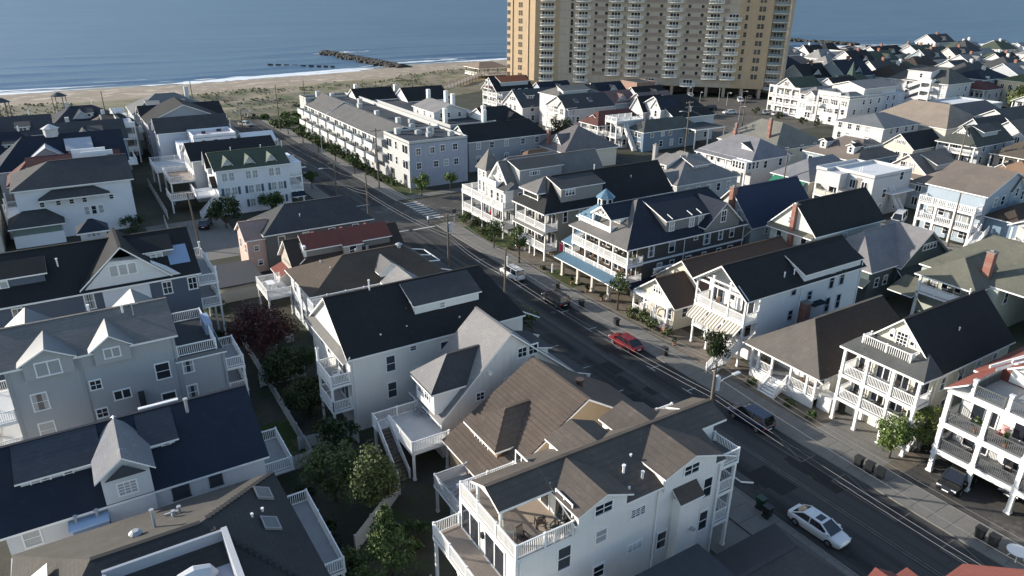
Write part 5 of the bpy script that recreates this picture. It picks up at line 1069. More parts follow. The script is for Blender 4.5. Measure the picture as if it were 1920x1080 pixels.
for i, y in enumerate((154, 160.5, 167, 173.5, 180, 186.5, 193, 199.5, 205.5)):
    for z in (2.9, 5.7):
        m = MB(); w = 2.5; yy = y+(.9 if z > 4 else 0)
        m.box(58.2, yy-w, z-.25, 60, yy+w, z-.02); m.box(58.2, yy-w, z-.02, 58.34, yy+w, z+1.05); m.box(58.34, yy-w, z-.02, 60, yy-w+.14, z+1.05); m.box(58.34, yy+w-.14, z-.02, 60, yy+w, z+1.05); h.part('balcony', m, [BAL])
        h.win('W', 59.99, yy, z+1.15, 2.6, 2.0, 'slide', pane=.1, far=True); h.win('W', 59.99, yy-3.1, z+1.2, .9, 1.4, 'dh', far=True)
    h.win('W', 59.99, y, 1.3, 2.2, 1.8, 'slide', pane=.1, far=True); h.win('W', 59.99, y+3.2, 1.4, .9, 1.3, 'dh', far=True)
for z in (8.0, 4.75):
    h.win('W', 59.99, 146.6, z, 2.6, 1.7, 'slide', pane=.1, far=True); h.win('W', 59.99, 138.2, z, 2.6, 1.7, 'slide', pane=.1, far=True); h.win('W', 59.99, 142.9, z, .9, 1.6, 'dh', pane=.1, far=True)
    m = MB(); m.box(58.9, 148.3, z-1.3, 60, 151.2, z+.3); h.part('bay', m, [siding((.3, .3, .3))])
h.door('W', 59.99, 138.6, .2, 1.6, 2.4, DK); h.door('W', 59.99, 145.5, .2, 2.2, 2.4, DK)
for x, z in ((62, 7.7), (67.6, 7.9), (70.6, 7.9), (62, 4.7), (66, 4.7), (68.4, 4.7), (70.8, 4.7), (65.2, 7.7)): h.win('S', 136, x, z, 1.0, 1.25, 'pair', far=True)
for x, y, hh in ((64.5, 209, 1.6), (67.0, 204, 1.5), (66.5, 181, 1.7), (66.2, 168.5, 1.7), (66.4, 156, 1.9), (70, 190, 1.6), (62.2, 147, 1.3)): m = MB(); m.box(x-.5, y-.6, 9.4, x+.5, y+.6, 9.5+hh); h.part('chimney', m, [CG])
for x, y in ((67, 141), (66, 144.5), (69.5, 146), (68, 152), (70.5, 158), (71.5, 139.5)): m = MB(); m.box(x-.6, y-.5, 9.5, x+.6, y+.5, 10.4); m.tube([(x, y, 10.4), (x, y, 10.5)], .4, 10); h.part('air_conditioner', m, [GALV])
h.pipe(69, 143, 9.5, 10.8, .15, GALV); h.pipe(71, 149, 9.5, 10.7, .15, GALV)
h.done()
h = House('apartment_block', 'rear apartment wing with black gable roofs, pale grey roof box and white chimneys', 88, 170, 'apartment block')
WG = siding((0.33, 0.335, 0.36)); h.wall(77.5, 142.5, 99, 207, 0, 7.0, WG); h.roof(77.5, 142.5, 99.0, 151.5, 7.0, 9.8, 'x', 0, 2.5, .4, SH_BLACK, wall=SW); h.roof(90, 150, 101, 168, 7.0, 10.6, 'y', 2, 2, .4, SH_BLACK)
h.flat(77.5, 151.5, 90, 207, 8.9, FLATD, .5, CG); h.wall(77.6, 151.6, 89.9, 206.9, 7, 8.7, WG)
h.block(78, 161, 87, 173, 8.8, 10.8, 12.4, 'y', siding((.5, .5, .5)), SH_GREY, 0, 0, .35); h.wins('W', 78, (163, 166.5, 170.5), 10, .7, 1.1); h.wins('S', 161, (80, 82, 85), 10, .7, 1.1)
h.block(72.5, 198, 84, 207, 7, 9.2, 11.8, 'x', SW, SH_BLACK, 0, 0, .4); h.block(84.5, 190.5, 97, 200, 7, 9.2, 12.2, 'x', SW, SH_BLACK, 0, 0, .4); h.block(88, 152, 99, 162, 7, 9.0, 11.6, 'x', SW, SH_BLACK, 0, 3, .4)
for x, y in ((76, 209), (86, 203), (90, 189), (89, 156), (86, 150.5), (79, 157), (92, 178), (93, 184)): m = MB(); m.box(x-.45, y-.5, 8, x+.45, y+.5, 12.4); h.part('chimney', m, [SW])
for x in (80, 83.5, 87.5, 92, 96): h.win('S', 142.5, x, 5.8, 1.0, 1.3, 'pair'); h.win('S', 142.5, x, 2.8, 1.0, 1.3, 'pair')
h.done()

# ------------------------------------------------------------------ tall tower block
t = thing('tower_block', 'tall tan apartment tower with stacks of curved white balconies standing on pillars', 'tower block', (200, 230, 0))
TO = t.location
TW = stucco((0.44, 0.33, 0.215)); TW2 = stucco((0.40, 0.335, 0.26)); TBAL = paint((0.74, 0.73, 0.68), .5)
def tpart(name, m, mats): return link(name, m.mesh(name, mats, TO), t)
NF = 18; FH = 3.02; Z0 = 3.6
plan = [(231, 189), (175.5, 246.5), (168, 252.5), (164.5, 268), (180, 279), (196, 270), (247, 206)]
m = MB(); k = len(plan); zt = Z0+NF*FH+1.2
m.add([(x, y, Z0) for x, y in plan]+[(x, y, zt) for x, y in plan], [(i, (i+1) % k, (i+1) % k+k, i+k) for i in range(k)]+[tuple(range(k, 2*k)), tuple(range(k-1, -1, -1))]); tpart('wall', m, [TW])
fa = Vector((231, 189)); fb = Vector((175.5, 246.5)); fd = (fb-fa); fL = fd.length; fd.normalize(); fn = Vector((-fd.y, fd.x)); fn = fn if fn.x < 0 else -fn
frz = math.atan2(fn.y, fn.x)+math.pi/2
def tq(s_, a, z): p = fa+fd*s_+fn*a; return (p.x, p.y, z)
# window and balcony meshes shared down the stacks
TWM = stucco((0.45, 0.385, 0.31)); SPAN = stucco((0.31, 0.245, 0.20)); wm = win_mesh(1.05, 2.2, 'dh', TWM)[4]; wm2 = win_mesh(.95, 1.7, 'dg', TW2)[4]; wdoor = win_mesh(3.4, 2.2, 'triple', TRIM)[4]
bm = MB(); arc = [(-2.9, 0), (-2.9, -1.0), (-2.2, -1.55), (-1.1, -1.85), (0, -1.95), (1.1, -1.85), (2.2, -1.55), (2.9, -1.0), (2.9, 0)]
bm.add([(x, y, -.22) for x, y in arc]+[(x, y, 0) for x, y in arc], [tuple(range(8, -1, -1)), tuple(range(9, 18))]+[(i, i+1, i+10, i+9) for i in range(8)])
for (a, b_) in zip(arc[:-1], arc[1:]): bm.beam((*a, 1.05), (*b_, 1.05), .1, .1)
bm.beam((0, -1.9, 0), (0, -1.9, 1.05), .1)
for (a, b_) in zip(arc[:-1], arc[1:]):
    L = math.dist(a, b_); n_ = max(2, int(L/.22))
    for i in range(n_): x = a[0]+(b_[0]-a[0])*i/n_; y = a[1]+(b_[1]-a[1])*i/n_; bm.add([(x-.04, y, 0), (x+.04, y, 0), (x+.04, y, 1.05), (x-.04, y, 1.05)], [(0, 1, 2, 3)])
bme = bm.mesh('balcony', [TBAL])
def tput(name, me, s_, a, z, rz=None): p = tq(s_, a, z); link(name, me, t, (p[0]-TO.x, p[1]-TO.y, z), frz if rz is None else rz)
stacks = [(70.5, 0, 16), (57.8, 1, 16), (50.2, 1, 16), (35.5, 1, 16), (20.6, 1, 16), (13.8, 1, 8)]
for s_, f0, f1 in stacks:
    for f in range(f0, f1+1):
        z = Z0+FH*f+.25; tput('balcony', bme, s_, 0.02, z); tput('balcony_door', wdoor, s_, .02, z+1.15)
for s_ in (43, 28.3): tput('balcony', bme, s_, .02, Z0+.25); tput('balcony_door', wdoor, s_, .02, Z0+1.4)
for f in range(1, 17):
    z = Z0+FH*f+1.45
    for s_ in (74.9, 65.5, 61.5, 45.6, 40.6, 30.2, 25.4): tput('window', wm, s_, .02, z)
    for s_ in (9.2, 4.6, 3.3): tput('window', wm2, s_, .02, z)
# floor bands on the facade
m = MB(); q = [tq(12.2, .025, Z0+.1), tq(fL-.1, .025, Z0+.1), tq(fL-.1, .025, zt-.1), tq(12.2, .025, zt-.1)]; q2 = [tq(12.2, -.1, Z0+.1), tq(fL-.1, -.1, Z0+.1), tq(fL-.1, -.1, zt-.1), tq(12.2, -.1, zt-.1)]; m.add(q+q2, [(0, 1, 2, 3), (0, 4, 5, 1), (1, 5, 6, 2), (2, 6, 7, 3), (3, 7, 4, 0)]); tpart('facade_shade_panel', m, [TWM])  # greyer mid facade tone, painted in for the balconies' grazing shadows
for f in range(1, NF):
    z = Z0+FH*f
    for sa, sb in ((15.6, 18.6), (23, 31.5), (39, 46.5), (54, 55), (60.6, 66)): m = MB(); m.beam(tq(sa, .03, z+.75), tq(sb, .03, z+.75), .06, 1.3); tpart('spandrel', m, [SPAN])
for f in range(1, NF): m = MB(); z = Z0+FH*f; m.beam(tq(12.2, .05, z-.05), tq(fL-.2, .05, z-.05), .1, .22); tpart('floor_band', m, [TW2])
# left end wing
la = Vector(plan[2]); lb = Vector(plan[3]); ld = (lb-la).normalized(); ln = Vector((-ld.y, ld.x)); ln = ln if ln.x < 0 else -ln; lrz = math.atan2(ln.y, ln.x)+math.pi/2
ca = Vector(plan[1]); cb = Vector(plan[2]); cd = (cb-ca).normalized(); cn = Vector((-cd.y, cd.x)); cn = cn if cn.x < 0 else -cn; crz = math.atan2(cn.y, cn.x)+math.pi/2
cwin = win_mesh(4.6, 1.9, 'quad', TRIM)[4]; lwin = win_mesh(.8, 1.8, 'dg', TW)[4]; lwin2 = win_mesh(1.5, 1.5, 'slide', TW2)[4]
for f in range(0, 17):
    z = Z0+FH*f; p = ca+cd*4.6+cn*.03; m2 = (ca+cd*4.6)
    link('window', cwin, t, (p.x-TO.x, p.y-TO.y, z+1.5), crz); link('balcony', bme, t, (p.x-TO.x, p.y-TO.y, z+.25), crz)
    for d_, me in ((7.6, lwin), (8.8, lwin), (14.9, lwin2)): p = la+ld*d_+ln*.03; link('window', me, t, (p.x-TO.x, p.y-TO.y, z+1.5), lrz)
m = MB()
for d_ in (3.6, 12.6): p = la+ld*d_; m.beam((p.x+ln.x*.15, p.y+ln.y*.15, Z0), (p.x+ln.x*.15, p.y+ln.y*.15, zt), .35, .3)
tpart('pilaster', m, [TW])
# right end bay with glass, and its pilaster
e0 = fa-fd*.2; e1 = fa-fd*6.3
m = MB(); q0 = fa-fn*3; q1 = fa-fd*6-fn*3; q2 = fa-fd*6-fn*14; q3 = fa-fn*14
m.add([(p.x, p.y, z) for z in (Z0, zt) for p in (q0, q1, q2, q3)], [(0, 1, 5, 4), (1, 2, 6, 5), (2, 3, 7, 6), (4, 5, 6, 7)]); tpart('wall', m, [TW2])
m = MB(); p = e1; m.beam((p.x, p.y, 0), (p.x, p.y, zt), .9, 1.6); tpart('pilaster', m, [TW2])
gb = plain('balcony_glass', (.16, .2, .22), .1, 0, .6)
for f in range(0, NF):
    z = Z0+FH*f; m = MB(); a = e0; b_ = e1; c_ = b_-fn*3; d_ = a-fn*3
    m.add([(p.x, p.y, zz) for zz in (z-.2, z) for p in (a, b_, c_, d_)], [(3, 2, 1, 0), (4, 5, 6, 7), (0, 1, 5, 4), (1, 2, 6, 5)]); tpart('balcony_slab', m, [TBAL])
    m = MB(); m.beam((a.x, a.y, z+.55), (b_.x, b_.y, z+.55), .05, 1.0); tpart('balcony_glass', m, [gb])
    p = (q0+q1)/2+fn*.03; link('balcony_door', wdoor, t, (p.x-TO.x, p.y-TO.y, z+1.2), frz)
# pillars and ground level
pm_ = MB(); pm_.box(-.55, -.55, 0, .55, .55, Z0); pme = pm_.mesh('pillar', [TW2])
for s_ in [1.2+6.6*i for i in range(8)]: tput('pillar', pme, s_, -.8, 0); tput('pillar', pme, s_, -9, 0)
m = MB(); p = [tq(s_, a, 0) for s_, a in ((0, -12), (60, -12), (60, -12.4), (0, -12.4))]; m.add([(x, y, z) for z in (0, Z0) for x, y, _ in p], [(0, 1, 5, 4), (1, 2, 6, 5), (2, 3, 7, 6), (3, 0, 4, 7)]); tpart('wall', m, [stucco((.16, .15, .14))])
m = MB(); p = [tq(s_, a, 0) for s_, a in ((55, 0), (78, 0), (78, -14), (55, -14))]; m.add([(x, y, z) for z in (0, Z0) for x, y, _ in p], [(0, 1, 5, 4), (1, 2, 6, 5), (2, 3, 7, 6), (3, 0, 4, 7)]); tpart('wall', m, [TW2])
for s_ in (58, 60.5, 68, 70): tput('window', win_mesh(1.5, 2.0, 'grid', TRIM)[4], s_, .03, 2.1)
h = House('entrance_shed', 'small flat topped brick red and grey block at the foot of the tower', 190, 217, 'building'); h.wall(186, 210, 195, 219, 0, 6.2, stucco((.3, .19, .15))); h.flat(185.8, 209.8, 195.2, 219.2, 6.3, ROOF_D, .15, stucco((.3, .22, .18))); h.done()

# ------------------------------------------------------------------ rows of houses farther off
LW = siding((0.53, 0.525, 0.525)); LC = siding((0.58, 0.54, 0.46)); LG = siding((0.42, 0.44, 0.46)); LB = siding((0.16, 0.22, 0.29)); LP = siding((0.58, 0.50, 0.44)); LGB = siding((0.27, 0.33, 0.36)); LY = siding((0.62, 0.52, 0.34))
def fh(name, label, x0, y0, x1, y1, ze, zr, axis='x', wall=None, roof=None, h0=0, h1=0, porch=None, nW=3, nS=3, over=.45, wz=None, z0=0, group=None, done=True, sh=1.4):
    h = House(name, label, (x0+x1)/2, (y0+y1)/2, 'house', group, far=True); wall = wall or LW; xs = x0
    if porch: xs = x0+2.2
    h.wall(xs, y0, x1, y1, z0, ze, wall)
    if zr is None: h.flat(x0, y0, x1, y1, ze+.1, roof or ROOF_W, .5, wall)
    else: h.roof(x0, y0, x1, y1, ze, zr, axis, h0, h1, over, roof or SH_CHAR, wall=wall)
    zs = wz or [1.6+2.75*i for i in range(max(1, int((ze+.7)/2.75)))]
    if porch:
        fl = [z for z in (.5, 3.0, 5.7, 8.4)[:porch] if z < ze-1.5]; h.porch('W', xs, y0+.05, y1-.05, 2.2, fl, ze-.15, max(2, int((y1-y0)/3)), None, DECK_GREY, .24)
    if nW: h.autowin('W', xs-.01, y0+.6, y1-.6, zs, nW+1, 1.05, sh+.1, rnd.choice(('dh', 'pair', 'slide')), jit=.15, skip=.05)
    if nS: h.autowin('S', y0-.01, x0+1.5, x1-1, zs, nS, 1.0, sh+.1, jit=.5, skip=.15)
    if done: h.done()
    return h
# third row, front on the next street
h = fh('beach_house', 'pale blue house with white three level porches, brown roof and outside stairs', 126.5, 55.6, 142, 65.2, 8.6, 11.6, 'y', siding((.34, .40, .46)), SH_TAUPE, 0, 0, None, 0, 4, done=False)
h.porch('W', 126.5, 55.6, 65.2, 2.2, [3.0, 5.9], 5.9, 3, None, DECK_GREY, .4, edge=.4); h.sdormer('W', 127.6, 57.5, 63.6, 5.9, 8.9, 10.4, 4, siding((.34, .40, .46)), SH_DKBR, .9)
h.wins('W', 126.49, (64, 62), 4.4, .9, 1.2); h.wins('W', 126.49, (57.5, 59.8), 4.4, 1.8, 1.9, 'slide'); h.wins('W', 126.49, (57.5, 60.2, 63.4), 1.4, 1.6, 1.2, 'pair'); h.wins('W', 127.59, (58.5, 60.5, 62.7), 7.4, 1.0, 1.1, 'dg'); h.rail([(126.4, 65.1), (124.4, 65.1), (124.4, 55.7), (126.4, 55.7)], 5.95)
h.stairs('W', 126.5, 54.6, 1.2, 0, 3.0, 4.0); h.wall(128, 50.5, 140, 55.5, 0, 5.2, siding((.16, .23, .30))); h.roof(128, 50.5, 140, 55.5, 5.2, 7.0, 'x', 2.4, 2, .4, SH_DKBR); h.wins('S', 50.49, (130, 133, 136.5), 3.6, .8, 1.3); h.wins('S', 50.49, (131, 135), 1.4, .8, 1.2); h.gdormer('S', 55.5, 136.5, 4, 5, 8.4, 10.4, 4, siding((.34, .40, .46)), SH_TAUPE, (8.0, .8, 1.4, 'dh'), .3); h.done()
h = fh('apartment_house', 'white flat roofed modernist building with a recessed balcony and white parapet', 125, 74.3, 137, 82.6, 7.6, None, 'x', LW, ROOF_W, nW=0, nS=2, done=False)
h.wall(122.6, 79.6, 125, 84.8, 4.9, 7.6, LW); h.wall(125, 82.6, 135, 85, 0, 7.6, LW); h.flat(122.6, 82.6, 135, 85, 7.7, ROOF_W, .45, LW); h.slab(122.6, 79.6, 125, 84.8, 2.8, .3); h.rail([(124.9, 79.7), (122.7, 79.7), (122.7, 84.7), (124.9, 84.7)], 2.8, panel=True, mat=LC)
for y in (79.8, 84.6): h.post(122.8, y, 0, 4.9, .3)
h.wins('W', 124.99, (76, 78.4), 5.8, 1.1, 1.5, 'slide'); h.wins('W', 124.99, (76, 78.4), 2.4, 1.1, 1.5, 'slide'); h.slider('W', 124.99, 82, 2.8); h.door('W', 124.99, 77.2, .1, 1.1, 7.0, paint((.25, .23, .2), .7))
h.stairs('S', 74.3, 131, 1.2, 0, 4.6, 3.5, LW); h.slab(129, 72.5, 136, 74.3, 4.6, .25, LW); h.pipe(127.5, 79, 7.7, 8.5); h.pipe(128.3, 79, 7.7, 8.5); h.done()
h = fh('cottage', 'low house with grey hip roof and a green porch awning', 123.5, 86.6, 139, 95.4, 4.6, 7.6, 'x', LC, shingle((.155, .16, .175)), 4.5, 3, None, 2, 2, done=False); h.shedroof('W', 123.3, 87.2, 94.8, 2.0, 2.9, 0, 4.3, paint((.02, .15, .085), .7), name='awning'); h.slab(120.9, 87, 123.5, 95, .6, .3); h.rail([(121, 87.1), (121, 94.9)], .6); h.done()
h = fh('beach_house', 'white house under a wide grey roof with enclosed upper porch and thin porch posts', 124.2, 101.6, 137, 116.6, 5.6, 8.9, 'y', LW, shingle((.175, .175, .19)), 4, 4.5, None, 0, 2, done=False)
h.wall(122.4, 101.6, 124.2, 105.6, 3.0, 5.4, LW); h.autowin('W', 122.4, 102, 105.4, (4.5,), 4, .6, 1.4); h.autowin('S', 101.59, 122.8, 126.5, (4.5,), 3, .7, 1.4); h.autowin('W', 124.19, 106, 116, (4.2, 1.6), 5, .8, 1.4)
for y in (102, 105.5, 107.5, 110.5, 113.5, 116.2): h.post(122.6, y, 0, 3.0 if y < 106 else 5.2, .3)
h.shedroof('W', 124.2, 105.6, 116.8, 2.0, 5.15, -.1, 5.7, shingle((.175, .175, .19))); h.sdormer('S', 104, 126.5, 131.5, 5.4, 7.1, 8.2, 3, LW, SH_CHAR, .3); h.chimney(130.3, 112.6, 8, 10, .7, .7); h.slab(122.4, 106, 124.2, 116.4, 2.8); h.done()
h = fh('house', 'house with broad olive grey roof and a tall slim red brick chimney', 140, 108.5, 158, 126, 4.8, 9.4, 'y', LC, shingle((.165, .16, .14)), 6, 5, None, 2, 3, done=False); h.chimney(143.4, 113.6, 6.5, 11.0, .7, .7); h.chimney(142, 122.5, 6, 8.6, .6, .6); h.done()
h = fh('house', 'wide house with brown mansard roof, two tall white dormers and blue grey side wall', 141.5, 88.6, 156, 101.8, 6.0, 9.2, 'y', LGB, SH_TAUPE, 4, 4.5, None, 4, 4, done=False)
for b in (98.6, 91.8): h.gdormer('W', 143.2, b, 1.6, 6.2, 8.6, 9.0, 2.6, LW, SH_DKBR, (7.8, .6, 1.1, 'dh'), .35)
h.sdormer('S', 90.6, 146, 152, 6.2, 8.3, 9.0, 3, LGB, SH_TAUPE, .3); h.wins('S', 90.6, (147.3, 150.7), 7.4, .9, 1.4); h.sdormer('E', 153.5, 93, 99, 6, 8.4, 9.2, 3, LG, SH_CHAR, .3); h.done()
h = fh('cottage', 'cream cottage with brown gable roof and three small attic windows facing the street', 176, 96.4, 189, 104, 3.6, 6.6, 'x', LC, SH_BLACK, 0, 0, None, 2, 2, done=False); h.wins('W', 175.9, (99.2, 100.2, 101.2), 4.8, .5, .6); h.done()
h = fh('cottage', 'pinkish beige cottage with wide front gable, paired windows and a brown roof', 147.5, 76.4, 160, 86.0, 4.6, 8.2, 'x', LP, SH_TAUPE, 0, 0, None, 0, 2, done=False); h.wins('W', 147.45, (80.4, 82.2), 6.0, 1.0, 1.4, 'pair'); h.wins('W', 147.49, (77.6, 80, 83, 85), 2.8, 1.2, 1.2, 'pair'); h.shedroof('W', 147.5, 76, 86.4, 1.3, 3.9, 0, 4.7, SH_TAUPE); h.sdormer('S', 77.2, 151, 157.5, 4.6, 6.6, 8, 3.6, LP, SH_TAUPE, .4); h.done()
h = fh('beach_house', 'grey shingled house with dark roof, curved eyebrow dormer and white two storey porch', 184.5, 86.4, 202, 95.6, 5.2, 8.8, 'x', LG, shingle((.06, .065, .06)), 3.4, 0, 2, 3, 3, done=False)
h.gdormer('W', 186.3, 91.2, 4.6, 5.6, 6.6, 9.0, 5, LW, SH_CHAR, (7.4, 1.8, 1.2, 'quad'), .3); m = MB(); pts = [(185.9, 91.2+2.6*math.cos(math.pi*(1+k/12)), 6.1+.9*math.sin(math.pi*(1+k/12))+.4) for k in range(13)]; m.add(pts+[(x+1.5, y, z) for x, y, z in pts], [(i, i+1, i+14, i+13) for i in range(12)]+[tuple(range(13))]); h.part('bowed_sill', m, [LW]); h.sdormer('S', 88, 190, 197, 6, 7.8, 8.9, 3, LG, SH_CHAR, .4); h.done()
fh('house', 'white two storey house with low slate grey hip roof and vent pipes', 186.5, 111.2, 203, 126, 5.2, 7.6, 'x', LW, shingle((.14, .15, .16)), 6.5, 6, None, 4, 4)
fh('house', 'large house under a broad tan hip roof behind the slate roof', 205, 104.5, 226, 127.5, 4.6, 9.4, 'y', LC, SH_TAN, 6, 6, None, 3, 3)
h = fh('house', 'white gabled house with brown roof and two tiny attic windows', 220.5, 107, 240, 119.6, 6.0, 8.6, 'x', LW, shingle((.10, .095, .10)), 0, 0, None, 0, 4, done=False); h.wins('W', 220.4, (111.5, 113), 5.6, .6, .7); h.shedroof('W', 220.5, 106.6, 120, .8, 5.4, 0, 6.0, SH_CHAR); h.done()
h = fh('house', 'white gabled house with dark roof and two pairs of tall windows', 222, 96.6, 238, 106.2, 6.2, 8.8, 'x', LW, shingle((.07, .072, .07)), 0, 0, None, 2, 3)
h = fh('beach_house', 'big white four storey guest house with zigzag outside stairs and grey mansard roof', 264.6, 138, 280, 159.5, 9.4, 13.8, 'y', LW, shingle((.085, .087, .085)), 5, 5, None, 0, 3, over=.8, done=False)
for z in (8.0, 5.2, 2.4): h.wins('W', 264.59, (140, 156.8), z, 2.0, 1.3, 'triple'); h.win('W', 264.59, 151.6, z-.3, 2.4, 1.9, 'slide', pane=.1); m = MB(); m.box(263.2, 150, z-1.5, 264.6, 153.2, z-.5); h.part('balcony', m, [LW])
h.sdormer('W', 264.4, 144.5, 153, 9.4, 12.6, 13.6, 5, LW, SH_CHAR, .3); h.win('W', 264.4, 148, 11.2, .9, 1.4)
for z0, z1, y0, y1 in ((6.6, 9.4, 151, 146), (3.8, 6.6, 151, 146), (.2, 3.8, 154, 146)): m = MB(); m.beam((262.6, y0, z0+.7), (262.6, y1, z1+.3), .2, 1.3); m.beam((263.9, y0, z0+.7), (263.9, y1, z1+.3), .2, 1.3); h.part('stairs', m, [LW])
for z in (9.4, 6.6, 3.8): h.slab(261.9, 142.6, 264.6, 146.3, z, .3); h.rail([(264.5, 142.7), (262, 142.7), (262, 146.2)], z, panel=True)
for y in (142.8, 146.1): h.post(262.1, y, 0, 10.2, .25)
h.done()
# white row facing the car park
h = fh('apartment_house', 'white three storey house with front gable and full width balconies by the car park', 207.6, 154.8, 225, 167.2, 8.8, None, 'x', LW, ROOF_D, 0, 0, 4, 4, 3, done=False); h.roof(209, 157.5, 222, 165.5, 9.0, 11.8, 'x', 0, 0, .5, SH_GREEN, wall=LW); h.win('W', 208.95, 161.5, 10, 1.6, 1.2, 'triple'); h.done()
h = fh('apartment_house', 'pale pink white house with a narrow gabled bay and grey roof', 207, 147.4, 224, 154.3, 8.0, 10.0, 'x', siding((.74, .68, .68)), shingle((.17, .165, .17)), 3.2, 0, None, 4, 2, done=False); h.gdormer('W', 206.4, 149.6, 3.0, 2.5, 8.0, 9.2, 3, LW, SH_GREY, (6.4, 2.0, 1.8, 'quad'), .3); h.win('W', 206.39, 149.6, 3.9, 2.0, 1.5, 'quad'); h.garage('W', 206.98, 152.6, 2.8); h.done()
h = fh('apartment_house', 'boxy white three storey house with railed roof terrace and corner balcony', 206, 135.6, 224, 147, 8.6, None, 'x', LW, ROOF_D, 0, 0, None, 4, 4, done=False); h.rail([(224, 146.9), (206.1, 146.9), (206.1, 139), (212, 139)], 9.0, panel=True, mat=LW); h.roof(206, 135.6, 214, 140, 8.6, 10.0, 'x', 2.2, 2.2, .4, SH_GREY); h.wins('W', 205.98, (137.2, 140.4, 143.6), 6.9, 1.9, 1.5, 'triple', pane=.1); h.wins('W', 205.98, (141.8,), 4.2, 2.6, 1.2, 'quad', pane=.1); h.slab(204.6, 144.6, 206, 146.9, 5.4, .25); h.rail([(205.9, 144.7), (204.7, 144.7), (204.7, 146.8)], 5.4); h.garage('W', 205.98, 139, 2.6); h.garage('W', 205.98, 143.4, 2.6); h.block(215, 137, 232, 148.5, 8.6, 10.8, 12.4, 'x', LW, shingle((.16, .16, .165)), 0, 0, .5); h.wall(224, 136, 236, 149, 0, 8.6, siding((.42, .44, .5))); h.autowin('S', 135.99, 225, 235, (2, 4.8, 7.4), 3); h.done()
h = fh('house', 'white house with steep little gable beside the spired dark roof', 223, 152, 236, 160, 8.6, 11.6, 'x', LW, SH_BLACK, 0, 0, None, 3, 2)
# behind the apartment block, below the tower
h = fh('beach_house', 'Victorian house with orange red roof, arched porch top and white balconies', 123, 206.6, 137, 216, 7.6, 11.4, 'x', LG, SH_BLACK, 0, 0, 4, 3, 4, done=False); h.sdormer('S', 208, 125.5, 136, 8.0, 10.2, 11.6, 3.4, LG, shingle((.28, .10, .05)), .4); h.roof(122.4, 209.2, 126, 213.2, 8.3, 9.6, 'x', 1.8, 1, .5, SH_MAR, name='porch_roof')
m = MB(); m.tube([(122.0, 210.3, 7.8)]+[(122.0, 211.3-1.0*math.cos(math.pi*k/10), 9.6+1.2*math.sin(math.pi*k/10)) for k in range(11)]+[(122.0, 212.3, 7.8)], .18, 6); h.part('arch', m, [TRIM]); h.done()
h = fh('house', 'white steep gabled house with slate blue roof and two small white dormers', 121.6, 188.8, 136, 200.2, 5.0, 9.4, 'x', LW, shingle((.06, .066, .075)), 0, 0, None, 3, 3, done=False); h.wins('W', 121.55, (193.4, 194.5, 195.6), 7.0, .7, 1.0)
for x in (126, 132.5): h.sdormer('S', 191.3, x-1.2, x+1.2, 6, 8.0, 8.8, 3, LW, SH_CHAR, .3); h.win('S', 191.3, x, 7.5, 1.4, .8, 'slide')
h.done()
h = fh('beach_house', 'tall grey and white house with stepped roofs, bay front and white balconies', 122.6, 166.4, 139, 177.5, 7.4, 10.4, 'x', siding((.52, .5, .48)), SH_CHAR, 0, 0, 3, 3, 4, done=False); h.block(126, 176, 142, 186, 0, 9.6, 11.6, 'x', LW, shingle((.13, .125, .12)), 4, 4, .5); h.sdormer('S', 176.6, 128, 137, 9.8, 11.0, 12.0, 3, LW, SH_GREY2, .5); h.gdormer('W', 121.8, 168.6, 3.4, 0, 8.0, 9.6, 4, LW, SH_CHAR, (6.6, 1.4, 1.6, 'triple'), .4); h.wins('W', 121.79, (168.6,), 3.6, 1.4, 1.6, 'triple')
for x in (127, 132): h.skylight(x, 169, 9.2, 1.2, 1.4, 0, .54)
h.done()
h = fh('beach_house', 'maroon roofed house with white double porches and a little roof dormer', 121, 150.8, 137, 158.4, 5.6, 8.4, 'x', siding((.5, .44, .42)), SH_MAR, 3, 2.5, 3, 3, 3, done=False); h.gdormer('W', 122.6, 154.8, 1.9, 6, 7.1, 7.6, 2.2, LW, SH_MAR, (6.7, 1.0, .7, 'dh'), .4); h.done()
h = fh('beach_house', 'bright white house with roof deck fence and outdoor stair beside the maroon roof', 123, 145.6, 132, 150.4, 6.6, None, 'x', LW, ROOF_W, 0, 0, 3, 3, 2, done=False); h.rail([(132, 150.3), (123.1, 150.3), (123.1, 145.7), (132, 145.7)], 6.8, h=1.3); h.stairs('S', 145.5, 126, 1.1, 0, 5.4, 4); h.done()
fh('house', 'dark blue grey house with low hip roof beside the white deck house', 127, 139.4, 146, 145.4, 5.2, 7.4, 'x', LB, shingle((.075, .08, .075)), 3, 3, None, 2, 5)
h = fh('beach_house', 'white Victorian house with tall front gable and narrow gabled tower', 141, 143, 156, 160, 7.0, 11.5, 'x', LG, SH_BLACK, 0, 3, None, 2, 3, done=False); h.block(139.6, 154.2, 148, 159.6, 0, 7.4, 11.0, 'x', LW, SH_BLACK, 0, 0, .4); h.wins('W', 139.59, (156, 158), 5.6, .8, 1.4); h.block(139.2, 146.8, 146, 150.6, 0, 9.0, 11.4, 'x', LW, SH_NAVY, 0, 0, .35); h.win('W', 139.19, 148.7, 7.6, .8, 1.6); h.win('W', 139.19, 148.7, 9.8, .5, .7); h.slab(141, 135, 152, 143, 5.2, .3, ROOF_D)
for x, y in ((141.2, 135.2), (151.8, 135.2), (146, 135.2)): h.post(x, y, 0, 5, .25)
h.done()
